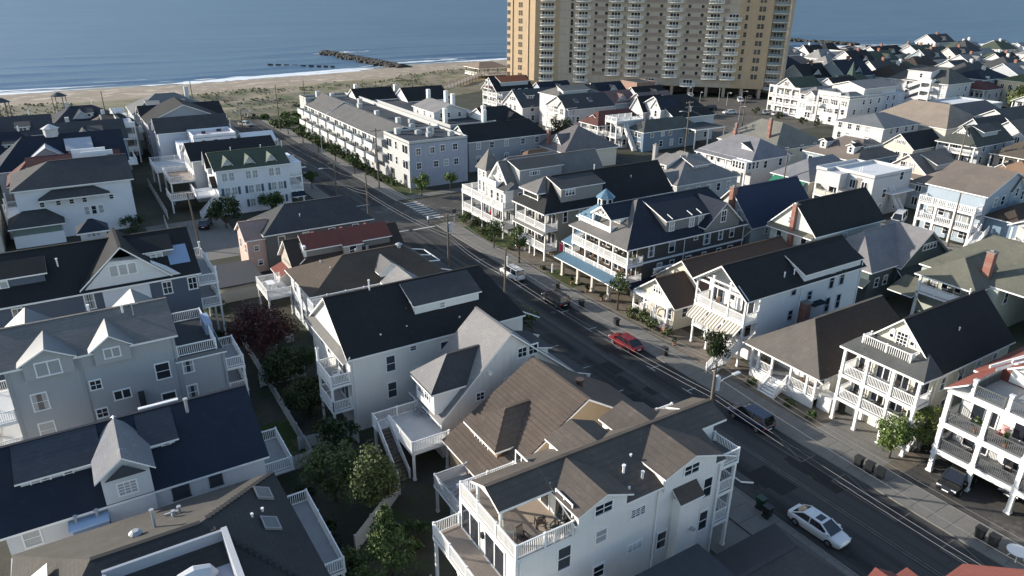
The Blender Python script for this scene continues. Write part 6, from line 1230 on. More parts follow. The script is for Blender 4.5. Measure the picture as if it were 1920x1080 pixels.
for i, (x, y, lab, rf, wl_) in enumerate(((152, 186, 'low garage with rusty pink gable roof in front of the tower', shingle((.17, .11, .1)), LG), (162, 178, 'house with reddish grey gable and triple attic window near the tower', shingle((.15, .115, .11)), siding((.36, .32, .32))), (150, 203, 'pale cottage with white gable at the foot of the tower', SH_CHAR, LW), (164, 205, 'cottage with navy roof and white gable close to the tower', SH_NAVY, LW), (148, 216, 'slate roofed house with blue cross gables just left of the tower base', SH_NAVY, siding((.3, .36, .45))), (170, 190, 'dark roofed low building beside the car park', SH_BLACK, LG))):
    h = fh('cottage', lab, x, y, x+13, y+9, 4.2, 7.4, 'x', wl_, rf, 0, 0, None, 2, 2, done=False); h.gdormer('S', y+.4, x+7, 4, 3, 4.8, 6.8, 4, wl_, rf, (4.9, 1.6, 1.0, 'triple'), .3); h.done()
# right edge of the picture
h = fh('bungalow', 'brown roofed bungalow with deep front porch and square posts at the right edge', 188.5, 72, 205, 84.6, 3.6, 6.8, 'y', LP, shingle((.10, .082, .066)), 4, 4, 1, 4, 2)
h = fh('bungalow', 'sprawling bungalow with sandy brown roof and small white gabled dormers', 158.5, 60, 181, 74.5, 3.6, 7.8, 'x', LC, shingle((.19, .125, .085)), 5, 4, None, 3, 4, done=False); h.gdormer('W', 162, 69.8, 2.6, 4.5, 6, 7, 4, LW, shingle((.19, .125, .085)), (5.6, .8, .8, 'dg'), .3); h.gdormer('W', 159.5, 63.5, 5, 2.6, 3.9, 5.7, 4, LC, shingle((.19, .125, .085)), None, .4); h.done()
h = fh('house', 'cream gabled house with dark roof at the far right behind the blue house', 148, 55, 166, 65, 5.2, 8.4, 'x', LC, shingle((.11, .095, .085)), 0, 0, None, 3, 3)
h = fh('house', 'taupe roofed house with beige walls between the flat white building and the sandy roof', 139, 66, 152, 75.5, 5.0, 8.0, 'x', LG, SH_TAUPE, 3, 3, None, 2, 3)
h = fh('house', 'white house with corner posts cut off by the right edge beside the blue house', 122, 38, 138, 49, 6.4, 9.4, 'x', LW, shingle((.15, .15, .15)), 0, 0, 2, 3, 3)
h = fh('house', 'white gabled house with beige roof at the right edge above the brown bungalow', 207, 86, 222, 95, 5.4, 8.6, 'x', LW, shingle((.13, .115, .10)), 0, 0, None, 3, 2)
h = fh('house', 'grey block with square corner porch between white gables', 205, 95.5, 219, 101, 5.8, 8.2, 'x', LG, SH_CHAR, 0, 0, None, 2, 2)
h = fh('beach_house', 'olive roofed house with brick chimney cropped by the right edge', 96, 22, 112, 32, 6.0, 9.0, 'x', siding((.5, .5, .46)), OLV, 3, 3, None, 3, 3)
# dark roofs and white gables right of the tower, and the far town
FAR = [('dark navy gabled house right beside the tower', 246, 196, 264, 214, 7, 12.5, SH_NAVY, LG, 0), ('dark hip roofed house behind the spire', 262, 206, 280, 222, 7, 12, SH_NAVY, LG, 5),
 ('navy roofed house with round gable window', 262, 176, 280, 190, 8, 13.4, SH_NAVY, LGB, 0), ('black roofed house with pale front gable behind the white row', 246, 182, 262, 194, 7.4, 12, SH_BLACK, LG, 0),
 ('dark maroon roofed house left of the guest house', 282, 166, 300, 182, 7, 11.4, SH_DKBR, LG, 4), ('white house with low green roof and open porch behind the guest house', 318, 190, 336, 199, 6.4, 9, SH_GREEN, LW, 3),
 ('white front gabled house with round attic window', 322, 212, 338, 226, 7, 12, SH_BLACK, LW, 0), ('greenish roofed house with white ridge trim', 342, 214, 360, 228, 7, 11, SH_GREEN, LG, 0),
 ('pale cube house with flat top near the dunes', 352, 248, 364, 258, 8, None, ROOF_W, LC, 0), ('small cream lifeguard style house near the dunes', 322, 246, 334, 254, 5.4, 7, SH_GREY, LC, 3),
 ('long dark roofed house with thin chimneys near the dunes', 372, 232, 396, 246, 7, 11, SH_BLACK, LG, 0), ('dark green gabled house on the dune side', 392, 222, 410, 236, 7.4, 11.6, SH_GREEN, LW, 0),
 ('slate house with blue grey front gable', 372, 206, 388, 218, 7, 11.4, SH_CHAR, LGB, 0), ('house with white balcony wall and tan gable', 396, 206, 412, 216, 8, 11.6, SH_CHAR, LC, 0),
 ('dark brown hip roofed house behind the white porch', 346, 196, 364, 208, 6, 9.8, SH_DKBR, LW, 4), ('tall white corner house with steep gable on the far skyline', 436, 240, 456, 252, 11, 15, SH_CHAR, LW, 0),
 ('white house with green roof beside the tall corner house', 438, 224, 456, 238, 8.4, 12, SH_GREEN, LW, 4), ('grey turreted house with pyramid roof', 414, 210, 428, 222, 9, 14.5, SH_CHAR, LG, 6),
 ('long white house with column row under a green roof', 412, 192, 430, 205, 6.6, 9.6, SH_GREEN, LW, 4), ('white pavilion house at the far right edge', 434, 182, 450, 196, 8.4, 11.6, SH_GREY, LW, 4),
 ('teal trimmed white house in the far rows', 462, 216, 480, 230, 8, 12, SH_GREEN, LW, 4), ('wide white gable house in the far rows', 480, 210, 498, 224, 7.4, 11, SH_GREY, LW, 0),
 ('very long white building along the far horizon', 508, 196, 530, 250, 7, 9, ROOF_W, LW, 3), ('second long white building at the far right', 520, 150, 540, 192, 7, 9, ROOF_W, LW, 3),
 ('dark roofed house in front of the green hip roof', 306, 150, 326, 166, 7.6, 12.6, SH_CHAR, LG, 5), ('blue shaded house with stacked balconies behind the guest house', 288, 138, 306, 150, 9.4, 12, SH_NAVY, siding((.34, .38, .45)), 4),
 ('cream house with green hip roof and stacked porches', 296, 122, 312, 137, 9.2, 11.8, shingle((.075, .095, .05)), LY, 5), ('small house with maroon roof beside the green hip roof', 282, 134, 294, 144, 6.6, 9, SH_MAR, LW, 3),
 ('grey gabled house with white dormer at the far right', 340, 150, 358, 164, 7, 11, SH_GREY, LG, 0), ('slate hip roofed house at the right edge of the far rows', 356, 160, 376, 176, 7.4, 12, SH_CHAR, LG, 6),
 ('white gabled house in the middle of the far rows', 384, 176, 400, 188, 7.4, 11.4, SH_BLACK, LW, 0), ('grey roofed house with white eaves in the far rows', 372, 186, 388, 198, 7, 10.6, SH_GREY, LW, 0),
 ('low flat roofed building with rooftop machinery', 244, 118, 262, 132, 5.4, None, ROOF_W, LG, 0), ('white front gabled house with lattice trim in the shaded row', 302, 188, 316, 198, 6.8, 10.6, SH_CHAR, LW, 0),
 ('brown roofed house behind the flat building', 268, 108, 284, 118, 6, 8.6, SH_TAUPE, LW, 0), ('pale house behind the bushy tree', 300, 100, 318, 112, 7, 10, SH_GREY, LW, 0), ('house with blue wall and white porch past the bushy tree', 322, 118, 340, 130, 8, 11, SH_CHAR, siding((.3, .36, .45)), 3)]
for lab, x0, y0, x1, y1, ze, zr, rf, wl_, hp in FAR:
    h = fh('house', lab, x0, y0, x1, y1, ze, zr, 'x', wl_, rf, hp, hp, 2 if (wl_ is LW and x0 < 420) else None, 4 if y1-y0 < 20 else 12, 2, done=False)
    if zr and not hp and x1-x0 > 15: h.gdormer('S', y0+1.2, (x0+x1)/2, 4, ze-1, ze+1.2, ze+3, 4, wl_, rf, None, .4)
    if zr: m = MB(); m.box(x0+9, (y0+y1)/2-.9, ze, x0+10, (y0+y1)/2+.2, zr+1.4); h.part('chimney', m, [LW if hp else brickmat()])
    h.done()
boxes = [(f[1], f[2], f[3], f[4]) for f in FAR]+[(200, 96, 240, 160), (260, 136, 284, 162), (230, 130, 262, 172)]
gf = random.Random(12); RF = [('dark', SH_BLACK), ('grey', SH_GREY), ('charcoal', SH_CHAR), ('green', SH_GREEN), ('brown', SH_TAUPE), ('slate', SH_NAVY), ('pale grey', shingle((.2, .2, .2)))]; WL = [('white', LW), ('white', LW), ('white', LW), ('cream', LC), ('grey', LG)]; RF += [('pale grey', shingle((.2, .2, .2))), ('grey', SH_GREY), ('taupe', shingle((.2, .18, .165)))]
for gx in range(300, 620, 17):
    for gy in range(84, 268, 16):
        x0 = gx+gf.uniform(-1.5, 1.5); y0 = gy+gf.uniform(-1, 1); x1 = x0+gf.uniform(11, 14.5); y1 = y0+gf.uniform(9, 12.5)
        if y1 > shore((x0+x1)/2)-78 or y0 < x0*.19+18 or any(x0 < b[2]+.8 and x1 > b[0]-.8 and y0 < b[3]+.8 and y1 > b[1]-.8 for b in boxes): continue
        rn, rf = gf.choice(RF); wn_, wl_ = gf.choice(WL); hp = gf.choice((0, 0, 3, 4.5)); ze = gf.uniform(5.4, 8.4); zr = ze+gf.uniform(2.2, 4.4); sp = 'hip' if hp else 'gable'
        h = House('house', '%s house with %s %s roof in the dense far rows on the right' % (wn_, rn, sp), (x0+x1)/2, (y0+y1)/2, 'house', 'small houses in the dense far rows', far=True)
        h.block(x0, y0, x1, y1, 0, ze, zr, 'x', wl_, rf, hp, hp, .5)
        if gf.random() < .5: h.gdormer('S', y0+1.2, (x0+x1)/2, 3, ze-1, ze+1, ze+2.4, 3, wl_, rf, None, .3)
        if gf.random() < .45: h.sdormer('W', x0+1.4, (y0+y1)/2-2, (y0+y1)/2+2, ze-.5, ze+1.4, ze+2.0, 3, wl_, rf, .3)
        for b in (y0+2.2, (y0+y1)/2, y1-2.2): h.win('W', x0-.02, b, ze-1.5, 1.3, 1.5, 'slide', pane=.1)
        h.win('W', x0-.02, (y0+y1)/2, ze-4.2, 3.0, 1.6, 'triple', pane=.1); h.win('S', y0-.02, (x0+x1)/2, ze-1.6, 1.1, 1.4, 'dh', pane=.1)
        if gf.random() < .4: m = MB(); cx = gf.uniform(x0+3, x1-3); m.box(cx-.4, (y0+y1)/2-.5, ze, cx+.4, (y0+y1)/2+.4, zr+1.3); h.part('chimney', m, [LW if gf.random() < .5 else brickmat()])
        h.done()
m = MB(); q = [(247.5, 163.5, 9), (250.5, 163.5, 9), (250.5, 166.5, 9), (247.5, 166.5, 9)]
h = House('church', 'dark green roofed building with slim pointed spire behind the white row', 247, 165, 'building', far=True); h.block(238, 160, 258, 170, 0, 7, 10.5, 'x', LG, SH_GREEN, 3, 3); m.add(q+[(249, 165, 15.2)], [(0, 1, 4), (1, 2, 4), (2, 3, 4), (3, 0, 4)]); m.box(247.8, 163.8, 6, 250.2, 166.2, 9); h.part('spire', m, [shingle((.07, .1, .085))]); h.done()

# ------------------------------------------------------------------ left background
h = House('guest_house', 'big plain white house with slate hip roof, low eyebrow roof and green screened porch', 0, 145)
LWs = siding((.72, .73, .76)); h.block(-8.6, 137, 8.2, 150, 0, 8.7, 11.4, 'x', LWs, SH_CHAR, 5.5, 0, .6); m = MB(); q = [(-5.6, 135.4, 6.9), (4.8, 135.4, 6.9), (2.6, 137, 8.2), (-3.4, 137, 8.2)]; m.solid([q, [q[0], q[3], (-5.6, 137, 6.9)], [q[1], (4.8, 137, 6.9), q[2]]], [q[0], q[1], (4.8, 137, 6.9), q[2], q[3], (-5.6, 137, 6.9)], .15); h.part('eyebrow_roof', m, [SH_CHAR, TRIM])
h.wins('S', 136.99, (-5.2, -2.9, -1.0, .9, 4.9), 5.9, .6, .7, far=True); h.wins('S', 136.99, (.9, 1.95, 3.0), 4.0, .65, 1.35, far=True)
h.wall(-10, 134, -3, 137, 0, 2.0, LWs); h.wall(-9.8, 134.1, -3.2, 137, 2.0, 3.4, siding((.17, .22, .20))); h.roof(-10.2, 133.8, -2.8, 140, 3.4, 5.0, 'x', 2, 2, .4, SH_CHAR); m = MB(); m.box(.6, 150, 10.2, 6, 150.3, 11.9); m.box(2, 147.5, 11, 7, 147.8, 11.8); h.part('roof_screen', m, [LWs])
h.win('S', 136.99, -8, 1.2, .6, .6, far=True); h.porch('W', -8.6, 140, 148, 2.2, [.6, 3.4], 6, 2); h.done()
h = fh('beach_house', 'brick red roofed house with tan shed dormer behind the plain white house', -10, 152.5, 8.2, 161.5, 6.2, 9.8, 'x', siding((.3, .27, .25)), SH_MAR, 4, 0, None, 0, 0, done=False); h.sdormer('S', 154, -6.5, 6.2, 6.8, 8.7, 9.8, 3, siding((.36, .32, .29)), SH_MAR, .3); h.win('S', 154, -3.6, 8.0, 2.4, .6, 'quad', far=True); h.done()
h = fh('beach_house', 'house with navy roof and grey cross gable with two big white windows', -12, 164, 10, 178, 6.4, 11.2, 'x', LG, SH_NAVY, 5, 0, None, 0, 0, done=False); h.gdormer('S', 164.4, -3.4, 5.4, 6, 8.2, 10.0, 6, siding((.3, .31, .33)), seam((.4, .41, .44), 'Y'), None, .3); h.wins('S', 164.38, (-4.8, -2), 7.6, 1.0, 1.5, far=True); h.sdormer('S', 165.6, .2, 4.4, 7.6, 9.0, 10.4, 4, siding((.3, .31, .33)), seam((.4, .41, .44), 'X'), .3); h.win('S', 165.6, 2.4, 8.4, 1.8, .6, 'slide', far=True)
m = MB(); m.tube([(-2, 171, 11), (-2, 171, 12.6)], 1.3, 8); h.part('cupola', m, [LW]); m = MB(); m.tube([(-2, 171, 12.6), (-2, 171, 13.4)], [1.7, .2], 8); h.part('cupola_roof', m, [LW]); h.slab(10, 165, 12, 172, 5.2); h.rail([(10, 165.1), (11.9, 165.1), (11.9, 171.9)], 5.2); h.done()
for i, (lab, x0, y0, x1, y1, ze, zr, rf, wl_, hp) in enumerate((('dark blue roofed house with white porch gable in the left background', -22, 182, -4, 194, 6.2, 9.6, SH_NAVY, LG, 4), ('slate house with white clerestory band in the left background', -2, 183, 12, 197, 7.2, 10.4, SH_CHAR, LGB, 0), ('house with maroon side deck and white rail near the dunes', 6, 199, 16, 210, 7, 9.4, SH_DKBR, LG, 3), ('house with dark gables closest to the beach at left', -20, 202, -2, 216, 6.4, 9.8, SH_CHAR, LG, 0), ('slate roofed seafront house with two white chimneys', -1, 214, 12, 228, 6.8, 9.6, SH_NAVY, LG, 4), ('far left grey house with flat pale roof', -34, 196, -23, 206, 8, None, ROOF_W, LG, 0), ('small shingled house at the far left edge', -36, 178, -24, 190, 6, 9.4, SH_BLACK, LW, 3), ('white house with red awning at the left edge', -34, 160, -20, 172, 5.2, 8.4, SH_BLACK, LW, 3), ('black roofed house at the left edge beside the red roof', -30, 146, -14, 158, 6, 9.6, SH_BLACK, LW, 0), ('brown roofed house with white porch cut by the left edge', -26, 132, -11.5, 144, 5.6, 8.8, SH_DKBR, LC, 3))):
    h = fh('beach_house', lab, x0, y0, x1, y1, ze, zr, 'x', wl_, rf, hp, hp, None, 2, 3, done=False)
    if zr: h.gdormer('S', y0+.8, x0+6, 3.4, ze-2, ze+.8, ze+2.4, 4, wl_, rf, None, .3); h.pipe(x1-4, (y0+y1)/2, zr-1, zr+1.2, .12)
    if zr and i < 8: h.sdormer('S', y0+1.6, x1-7, x1-4.4, ze, ze+1.7, ze+2.4, 3, LW, rf, .3); h.win('S', y0+1.6, x1-5.7, ze+1.2, 1.4, .6, 'slide', far=True); m = MB(); m.box(x0+3, (y0+y1)/2, ze, x0+3.8, (y0+y1)/2+.8, zr+1.2); h.part('chimney', m, [LW])
    if i in (2, 4): h.slab(x1, y0+1, x1+2.4, y1-1, 5.4); h.rail([(x1, y0+1.1), (x1+2.3, y0+1.1), (x1+2.3, y1-1.1), (x1, y1-1.1)], 5.4)
    h.done()
for x, y in ((-12, 231), (1, 236)):
    t = thing('beach_pavilion', 'small dark domed beach pavilion on the sand edge, %s of two' % ('left' if x < 0 else 'right'), 'pavilion', (x, y, 0)); m = MB(); m.tube([(x, y, 10.6), (x, y, 11.6)], [2.2, .4], 12); link('roof', m.mesh('roof', [paint((.05, .06, .065), .8)], t.location), t)
    for k in range(6): a = k*math.pi/3; m = MB(); m.beam((x+1.6*math.cos(a), y+1.6*math.sin(a), 0), (x+1.6*math.cos(a), y+1.6*math.sin(a), 10.6), .2); link('post', m.mesh('post', [WOODP], t.location), t)
h = House('beach_house', 'white three storey house with black roof, row of pointed dormers and shuttered windows', 29, 141)
h.block(22, 136, 35, 146, 0, 8.4, 10.6, 'x', LWs, SH_GREEN, 0, 0, .4)
for b in (24.3, 28.2, 32.2): h.gdormer('S', 136.9, b, 2.5, 8, 8.5, 10.2, 3, LW, shingle((.13, .15, .12)), None, .3)
SHUT = paint((.08, .11, .16), .6)
for z, prs in ((7.1, (24, 28.2, 32.4)), (4.4, (24.2, 28.4, 32.6)), (1.8, (28.4, 32.6))):
    for b in prs:
        for d_ in (-.62, .62): h.win('S', 136, b+d_, z, .85, 1.4, 'dg', pane=.92, far=True)
        if z < 6:
            for d_ in (-1.45, 1.45): link('shutter', _shutter(1.4, SHUT), h.root, h.sub((b+d_, 135.99, z)))
h.wall(35, 136.4, 37.6, 145.6, 6.0, 8.3, LWs)
for z in (3.0, 5.8): h.slab(35, 136.3, 37.6, 145.7, z); h.rail([(35.1, 136.4), (37.5, 136.4), (37.5, 145.6)], z)
for y in (136.45, 141, 145.5): h.post(37.45, y, 0, 5.8, .25)
m = MB(); m.tube([(35.8, 138, 8.3), (35.8, 138, 9.1)], .7, 8); m.tube([(36.9, 140, 8.3), (36.9, 140, 8.9)], .5, 8); h.part('roof_vent', m, [LW]); h.shedroof('S', 136, 35, 37.6, .9, 2.0, 0, 2.7, SH_NAVY)
h.stairs('W', 22, 137.2, 1.1, 0, 3.2, 3.4); h.gdormer('W', 21.4, 137.8, 2.4, 5, 5.6, 7.0, 1.6, LW, SH_DKBR, None, .4); h.gdormer('W', 21.4, 142, 3.4, 7, 8.4, 10.8, 1.6, LW, SH_BLACK, None, .3); h.slab(18.6, 138.6, 22, 145, 3.4); h.rail([(21.9, 138.7), (18.7, 138.7), (18.7, 144.9)], 3.4); h.pipe(26, 141, 10.5, 11.4); h.pipe(31.5, 141, 10.5, 11.3); h.done()
h = fh('beach_house', 'house with plain black roof directly behind the pointed dormers', 20, 147.5, 36, 157.5, 8.2, 10.6, 'x', LW, SH_BLACK, 0, 0, None, 3, 0, done=False); h.slab(15.5, 148, 20, 157, 4.4, .3, DECK_TAN); h.rail([(19.9, 148.1), (15.6, 148.1), (15.6, 156.9), (19.9, 156.9)], 4.4); h.slab(14.5, 142, 18.6, 147.5, 2.6, .3, DECK_TAN); h.rail([(18.5, 142.1), (14.6, 142.1), (14.6, 147.4)], 2.6)
for x, y, z in ((15.7, 148.2, 4.1), (15.7, 156.8, 4.1), (14.7, 142.2, 2.3)): h.post(x, y, 0, z, .25)
h.done()
h = fh('beach_house', 'white flat roofed house with dark vents and small dark windows', 24, 170, 33, 178, 8.2, None, 'x', LWs, siding((.62, .56, .55)), nW=2, nS=0, done=False); h.wins('S', 169.99, (26, 28.6, 32), 7.2, .8, .9, far=True); h.wall(21, 171, 24, 177, 0, 6.8, LWs); m = MB(); m.box(26.5, 174, 8.3, 27.3, 174.6, 8.8); m.box(30, 175.5, 8.3, 31, 176, 8.8); h.part('roof_vent', m, [DARKM]); h.slab(14.5, 159.5, 22, 169, 4.2, .3, DECK_WH); h.rail([(22, 159.6), (14.6, 159.6), (14.6, 168.9), (22, 168.9)], 4.2); h.post(14.8, 159.8, 0, 3.9, .25); h.post(14.8, 168.7, 0, 3.9, .25); h.done()
h = fh('beach_house', 'white house with small roof and corner columns next to the flat white house', 34.5, 168.6, 41, 175, 6.6, 8.0, 'x', LW, ROOF_W, 0, 0, None, 2, 2, done=False); h.porch('E', 41, 168.7, 174.9, 1.6, [3.2], 6.2, 2); h.done()
h = fh('beach_house', 'house with dark roof and white roof box behind the flat white house', 18, 178.5, 33, 184, 8.6, 11.2, 'x', LWs, SH_CHAR, 0, 0, None, 2, 0)
h = fh('beach_house', 'big grey house with broad triangular gable and dark roof near the beach', 17.4, 189.5, 34, 206, 9.0, 12.6, 'y', siding((.34, .35, .38)), SH_BLACK, 0, 3, None, 2, 0, done=False)
h.wins('S', 189.48, (26, 28.4), 8.2, 1.8, .5, 'triple', far=True); h.roof(17.4, 198, 36, 210, 8.2, 10.9, 'x', 0, 0, .5, SH_BLACK); h.porch('E', 34, 190, 205, 2, [3, 6], 8.6, 4)
for z in (3.0, 5.8, 8.6):
    h.slab(11.4, 190, 14.8, 214, z, .3, DECK_WH); h.rail([(14.7, 190.1), (11.5, 190.1), (11.5, 213.9), (14.7, 213.9)], z, panel=True)
for y in (190.2, 198, 206, 213.8): h.post(11.6, y, 0, 9, .3); h.post(14.6, y, 0, 9, .3)
h.done()
h = fh('beach_house', 'grey hip roofed seafront house with white chimney and two white roof dormers', 17, 218, 36, 234, 7, 10.8, 'x', LG, shingle((.14, .145, .15)), 7, 7, None, 3, 3, done=False); h.sdormer('S', 220, 21, 24, 7, 8.9, 9.6, 4, LW, SH_GREY, .3); h.sdormer('S', 220, 27, 30.5, 7, 8.9, 9.6, 4, LW, SH_GREY, .3); m = MB(); m.box(31.5, 225, 8, 32.6, 226, 12.5); h.part('chimney', m, [LW]); h.done()
# ------------------------------------------------------------------ vegetation
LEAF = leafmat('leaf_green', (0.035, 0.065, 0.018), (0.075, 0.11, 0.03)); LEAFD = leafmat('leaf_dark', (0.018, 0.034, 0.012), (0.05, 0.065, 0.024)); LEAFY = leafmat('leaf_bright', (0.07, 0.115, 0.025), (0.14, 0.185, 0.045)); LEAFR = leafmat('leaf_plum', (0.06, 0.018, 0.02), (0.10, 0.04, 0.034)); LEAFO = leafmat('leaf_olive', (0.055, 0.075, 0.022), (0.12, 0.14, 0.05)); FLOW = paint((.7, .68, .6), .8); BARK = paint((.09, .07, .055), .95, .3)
def crown_mesh(r, h, n, sd, leaf, shape='round', clumps=16, droop=0.0):
    g = np.random.default_rng(sd); cs = []
    for i in range(clumps):
        u = g.uniform(-1, 1); a = g.uniform(0, 6.283); rr = (g.uniform(.25, 1))**.5
        if shape == 'cone': zc = g.uniform(.02, 1); k = (1-zc)*.95+.08; cs.append((r*k*rr*math.cos(a), r*k*rr*math.sin(a), h*zc, r*(.10+.17*(1-zc))))
        else: q = math.sqrt(max(0, 1-u*u)); cs.append((r*.78*rr*q*math.cos(a), r*.78*rr*q*math.sin(a), h*.5+h*.42*u*rr, r*g.uniform(.24, .44)))
    V = []; F = []
    for i in range(n):
        c = cs[g.integers(len(cs))]; d = g.normal(size=3); d /= np.linalg.norm(d); p = np.array(c[:3])+d*c[3]*(g.uniform(.35, 1.08)); p[2] -= droop*abs(d[0])
        if p[2] < -.05*h: continue
        nrm = d+g.normal(size=3)*.7; nrm /= np.linalg.norm(nrm); t = np.cross(nrm, g.normal(size=3)); t /= np.linalg.norm(t)+1e-6; b = np.cross(nrm, t); s1 = leaf*g.uniform(.6, 1.4); s2 = s1*g.uniform(.45, .8); o = len(V)
        V += [tuple(p-t*s1), tuple(p+b*s2), tuple(p+t*s1), tuple(p-b*s2)]; F.append((o, o+1, o+2, o+3))
    m = MB(); m.v = V; m.f = F; m.m = [0]*len(F); return m, cs
def tree(name, label, x, y, h, r, mat, sd, n=1500, leaf=.16, trunk=None, shape='round', group=None, z0=0, fl=0, cat='tree', clumps=16):
    th = h*.35 if trunk is None else trunk; t = thing(name, label, cat, (x, y, z0), 0, group); g = random.Random(sd)
    m, cs = crown_mesh(r, h-th, n, sd, leaf, shape, clumps); tm = MB(); pts = [(0, 0, 0), (g.uniform(-.1, .1)*r*.3, g.uniform(-.1, .1)*r*.3, th*.6), (0, 0, th+.25*(h-th))]; R0 = max(.05, h*.022); tm.tube(pts, [R0*1.5, R0, R0*.7], 7)
    if shape == 'cone': tm.tube([(0, 0, th), (0, 0, h*.95)], [R0*.7, .02], 6)
    for c in cs[:9]: tm.tube([(0, 0, th*.85), (c[0]*.5, c[1]*.5, th+c[2]*.45), (c[0], c[1], th+c[2])], [R0*.6, R0*.4, R0*.15], 5)
    link('trunk', tm.mesh('trunk', [BARK]), t); m.v = [(a, b, c+th) for a, b, c in m.v]; link('crown', m.mesh('crown', [mat]), t)
    if fl:
        f, _ = crown_mesh(r*.95, h-th, fl, sd+50, .1, shape); f.v = [(a, b, c+th) for a, b, c in f.v]; link('blossom', f.mesh('blossom', [FLOW]), t)
    return t
def shrub(label, x, y, h, r, mat, sd, n=500, leaf=.13, group=None, z0=0):
    t = thing('shrub', label, 'shrub', (x, y, z0), 0, group); m, cs = crown_mesh(r, h, n, sd, leaf, 'round', 10); tm = MB()
    for c in cs[:5]: tm.tube([(0, 0, 0), (c[0], c[1], c[2])], [.05, .015], 4)
    link('stem', tm.mesh('stem', [BARK]), t); link('foliage', m.mesh('foliage', [mat]), t); return t
tree('evergreen_tree', 'bushy olive green evergreen left of the white deck stairs', 13.3, 48.6, 5.6, 2.7, LEAFO, 1, 6400, .11, 1.0, clumps=26)
tree('evergreen_tree', 'dark twisted evergreen between the stairs and the bushy evergreen', 15.5, 45.0, 6.8, 2.6, LEAFO, 2, 6800, .11, 1.2, clumps=28)
tree('evergreen_tree', 'spiky topped evergreen at the bottom left of the rocking chair deck', 13.3, 36.9, 7.6, 3.0, leafmat('leaf_olive2', (.04, .065, .018), (.10, .13, .04)), 3, 6500, .11, .6, 'cone', clumps=80)
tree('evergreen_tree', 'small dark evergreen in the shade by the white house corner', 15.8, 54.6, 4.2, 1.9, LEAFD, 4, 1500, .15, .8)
tree('plum_tree', 'dark red leaved plum tree in the shaded back yard', 14.6, 77.2, 6.0, 4.3, LEAFR, 5, 6500, .14, 1.3, clumps=30)
shrub('yellow green bush beside the dark roofed garage', 12.3, 93.2, 2.6, 1.8, LEAFO, 6, 900)
tree('small_tree', 'bright green flowering tree in front of the cream balcony house', 58.8, 28.0, 4.4, 2.0, LEAFY, 7, 4600, .10, 1.0, fl=160, clumps=24)
tree('small_tree', 'feathery light green tree beside the red roofed white house', 62.2, 27.0, 5.4, 1.9, leafmat('leaf_willow', (.10, .135, .03), (.16, .2, .055)), 8, 4400, .09, .8, clumps=22)
tree('small_tree', 'dark round tree in front of the striped awnings', 57.3, 48.6, 4.6, 1.9, LEAFD, 9, 1700, .15, 1.6)
tree('small_tree', 'slender pale green tree at the corner of the blue porch roof', 58.2, 66.3, 5.4, 1.6, LEAFO, 10, 1000, .14, 2.2)
tree('small_tree', 'thin leafy pavement tree above the white sport utility car', 56.2, 87.6, 6.2, 2.0, LEAF, 11, 1300, .14, 2.6)
tree('small_tree', 'thin pavement tree in front of the stacked porches', 56.4, 95.6, 5.2, 1.7, LEAF, 12, 900, .14, 2.0)
tree('small_tree', 'green tree by the pavement in front of the large white house', 42.1, 65.0, 4.8, 1.9, LEAF, 13, 1500, .16, 1.6)
for i, (x, y, h_, r_) in enumerate(((59.0, 110, 2.0, 1.9), (59.4, 106.6, 1.6, 1.5), (58.6, 102.6, 1.4, 1.4))): shrub(('largest bush at the street corner by the turret house', 'middle bush in front of the turret house porch', 'smallest bush in front of the turret house porch')[i], x, y, h_, r_, (LEAF, LEAFD, LEAFO)[i], 20+i, 800)
for i, (x, y) in enumerate(((58.2, 59.6), (58.4, 61.4), (58.1, 63.3))): shrub('flowering green bush in front of the small bungalow trellis', x, y, 1.8, 1.1, LEAFO, 30+i, 600, .12, 'bushes before the bungalow trellis')
for i, (x, y) in enumerate(((54.4, 207), (54.4, 193), (54.4, 180), (54.4, 166.9), (54.2, 153.7))): tree('street_tree', ('street tree farthest along the apartment pavement', 'second farthest street tree along the apartment pavement', 'middle street tree along the apartment pavement', 'second nearest street tree along the apartment pavement', 'nearest street tree along the apartment pavement')[i], x, y, 5.0, 1.9, LEAF, 40+i, 700, .2, 1.7, group='street trees by the apartment block')
tree('street_tree', 'round street tree at the corner of the shaded apartment wall', 59.6, 130.0, 4.6, 2.1, LEAFY, 46, 1300, .17, 1.4); tree('street_tree', 'small street tree midway along the shaded apartment wall', 66.2, 130, 4.3, 1.5, LEAFY, 47, 800, .17, 1.8); tree('street_tree', 'young street tree across the road from the apartment block', 42.0, 146, 4.2, 1.5, LEAF, 48, 800, .16, 1.8)
for i in range(26): shrub('low green shrub in the planting strip along the apartment front', 57.6+rnd.uniform(-.7, .8), 140+i*2.75+rnd.uniform(-.6, .6), rnd.uniform(1.0, 2.0), rnd.uniform(.8, 1.4), (LEAF, LEAFO, LEAFD)[i % 3], 60+i, 260, .18, 'shrubs along the apartment front')
tree('pine_tree', 'large dark pine behind the black gable roofs', 107.7, 148.5, 9.6, 4.2, leafmat('leaf_pine', (.02, .032, .014), (.055, .06, .028)), 90, 2600, .3, 1.6, clumps=26)
tree('round_tree', 'dark rounded tree beside the shuttered white house', 21.2, 128.4, 5.6, 3.2, LEAFD, 91, 2200, .2, 1.0); tree('round_tree', 'smaller dark tree under the shuttered windows', 30.3, 132.8, 4.2, 2.4, LEAF, 92, 1400, .2, .8); shrub('dark bush at the foot of the plain white guest house', 7.0, 134.6, 2.8, 2.2, LEAFD, 93, 900, .16)
tree('bushy_tree', 'big yellow green tree at the far right edge', 283, 118, 11, 8.5, LEAFO, 94, 2400, .55, 1.5, clumps=30); tree('bushy_tree', 'second large green tree cropped by the right edge', 292, 104, 9, 6.5, LEAFO, 95, 1500, .5, 1.5)
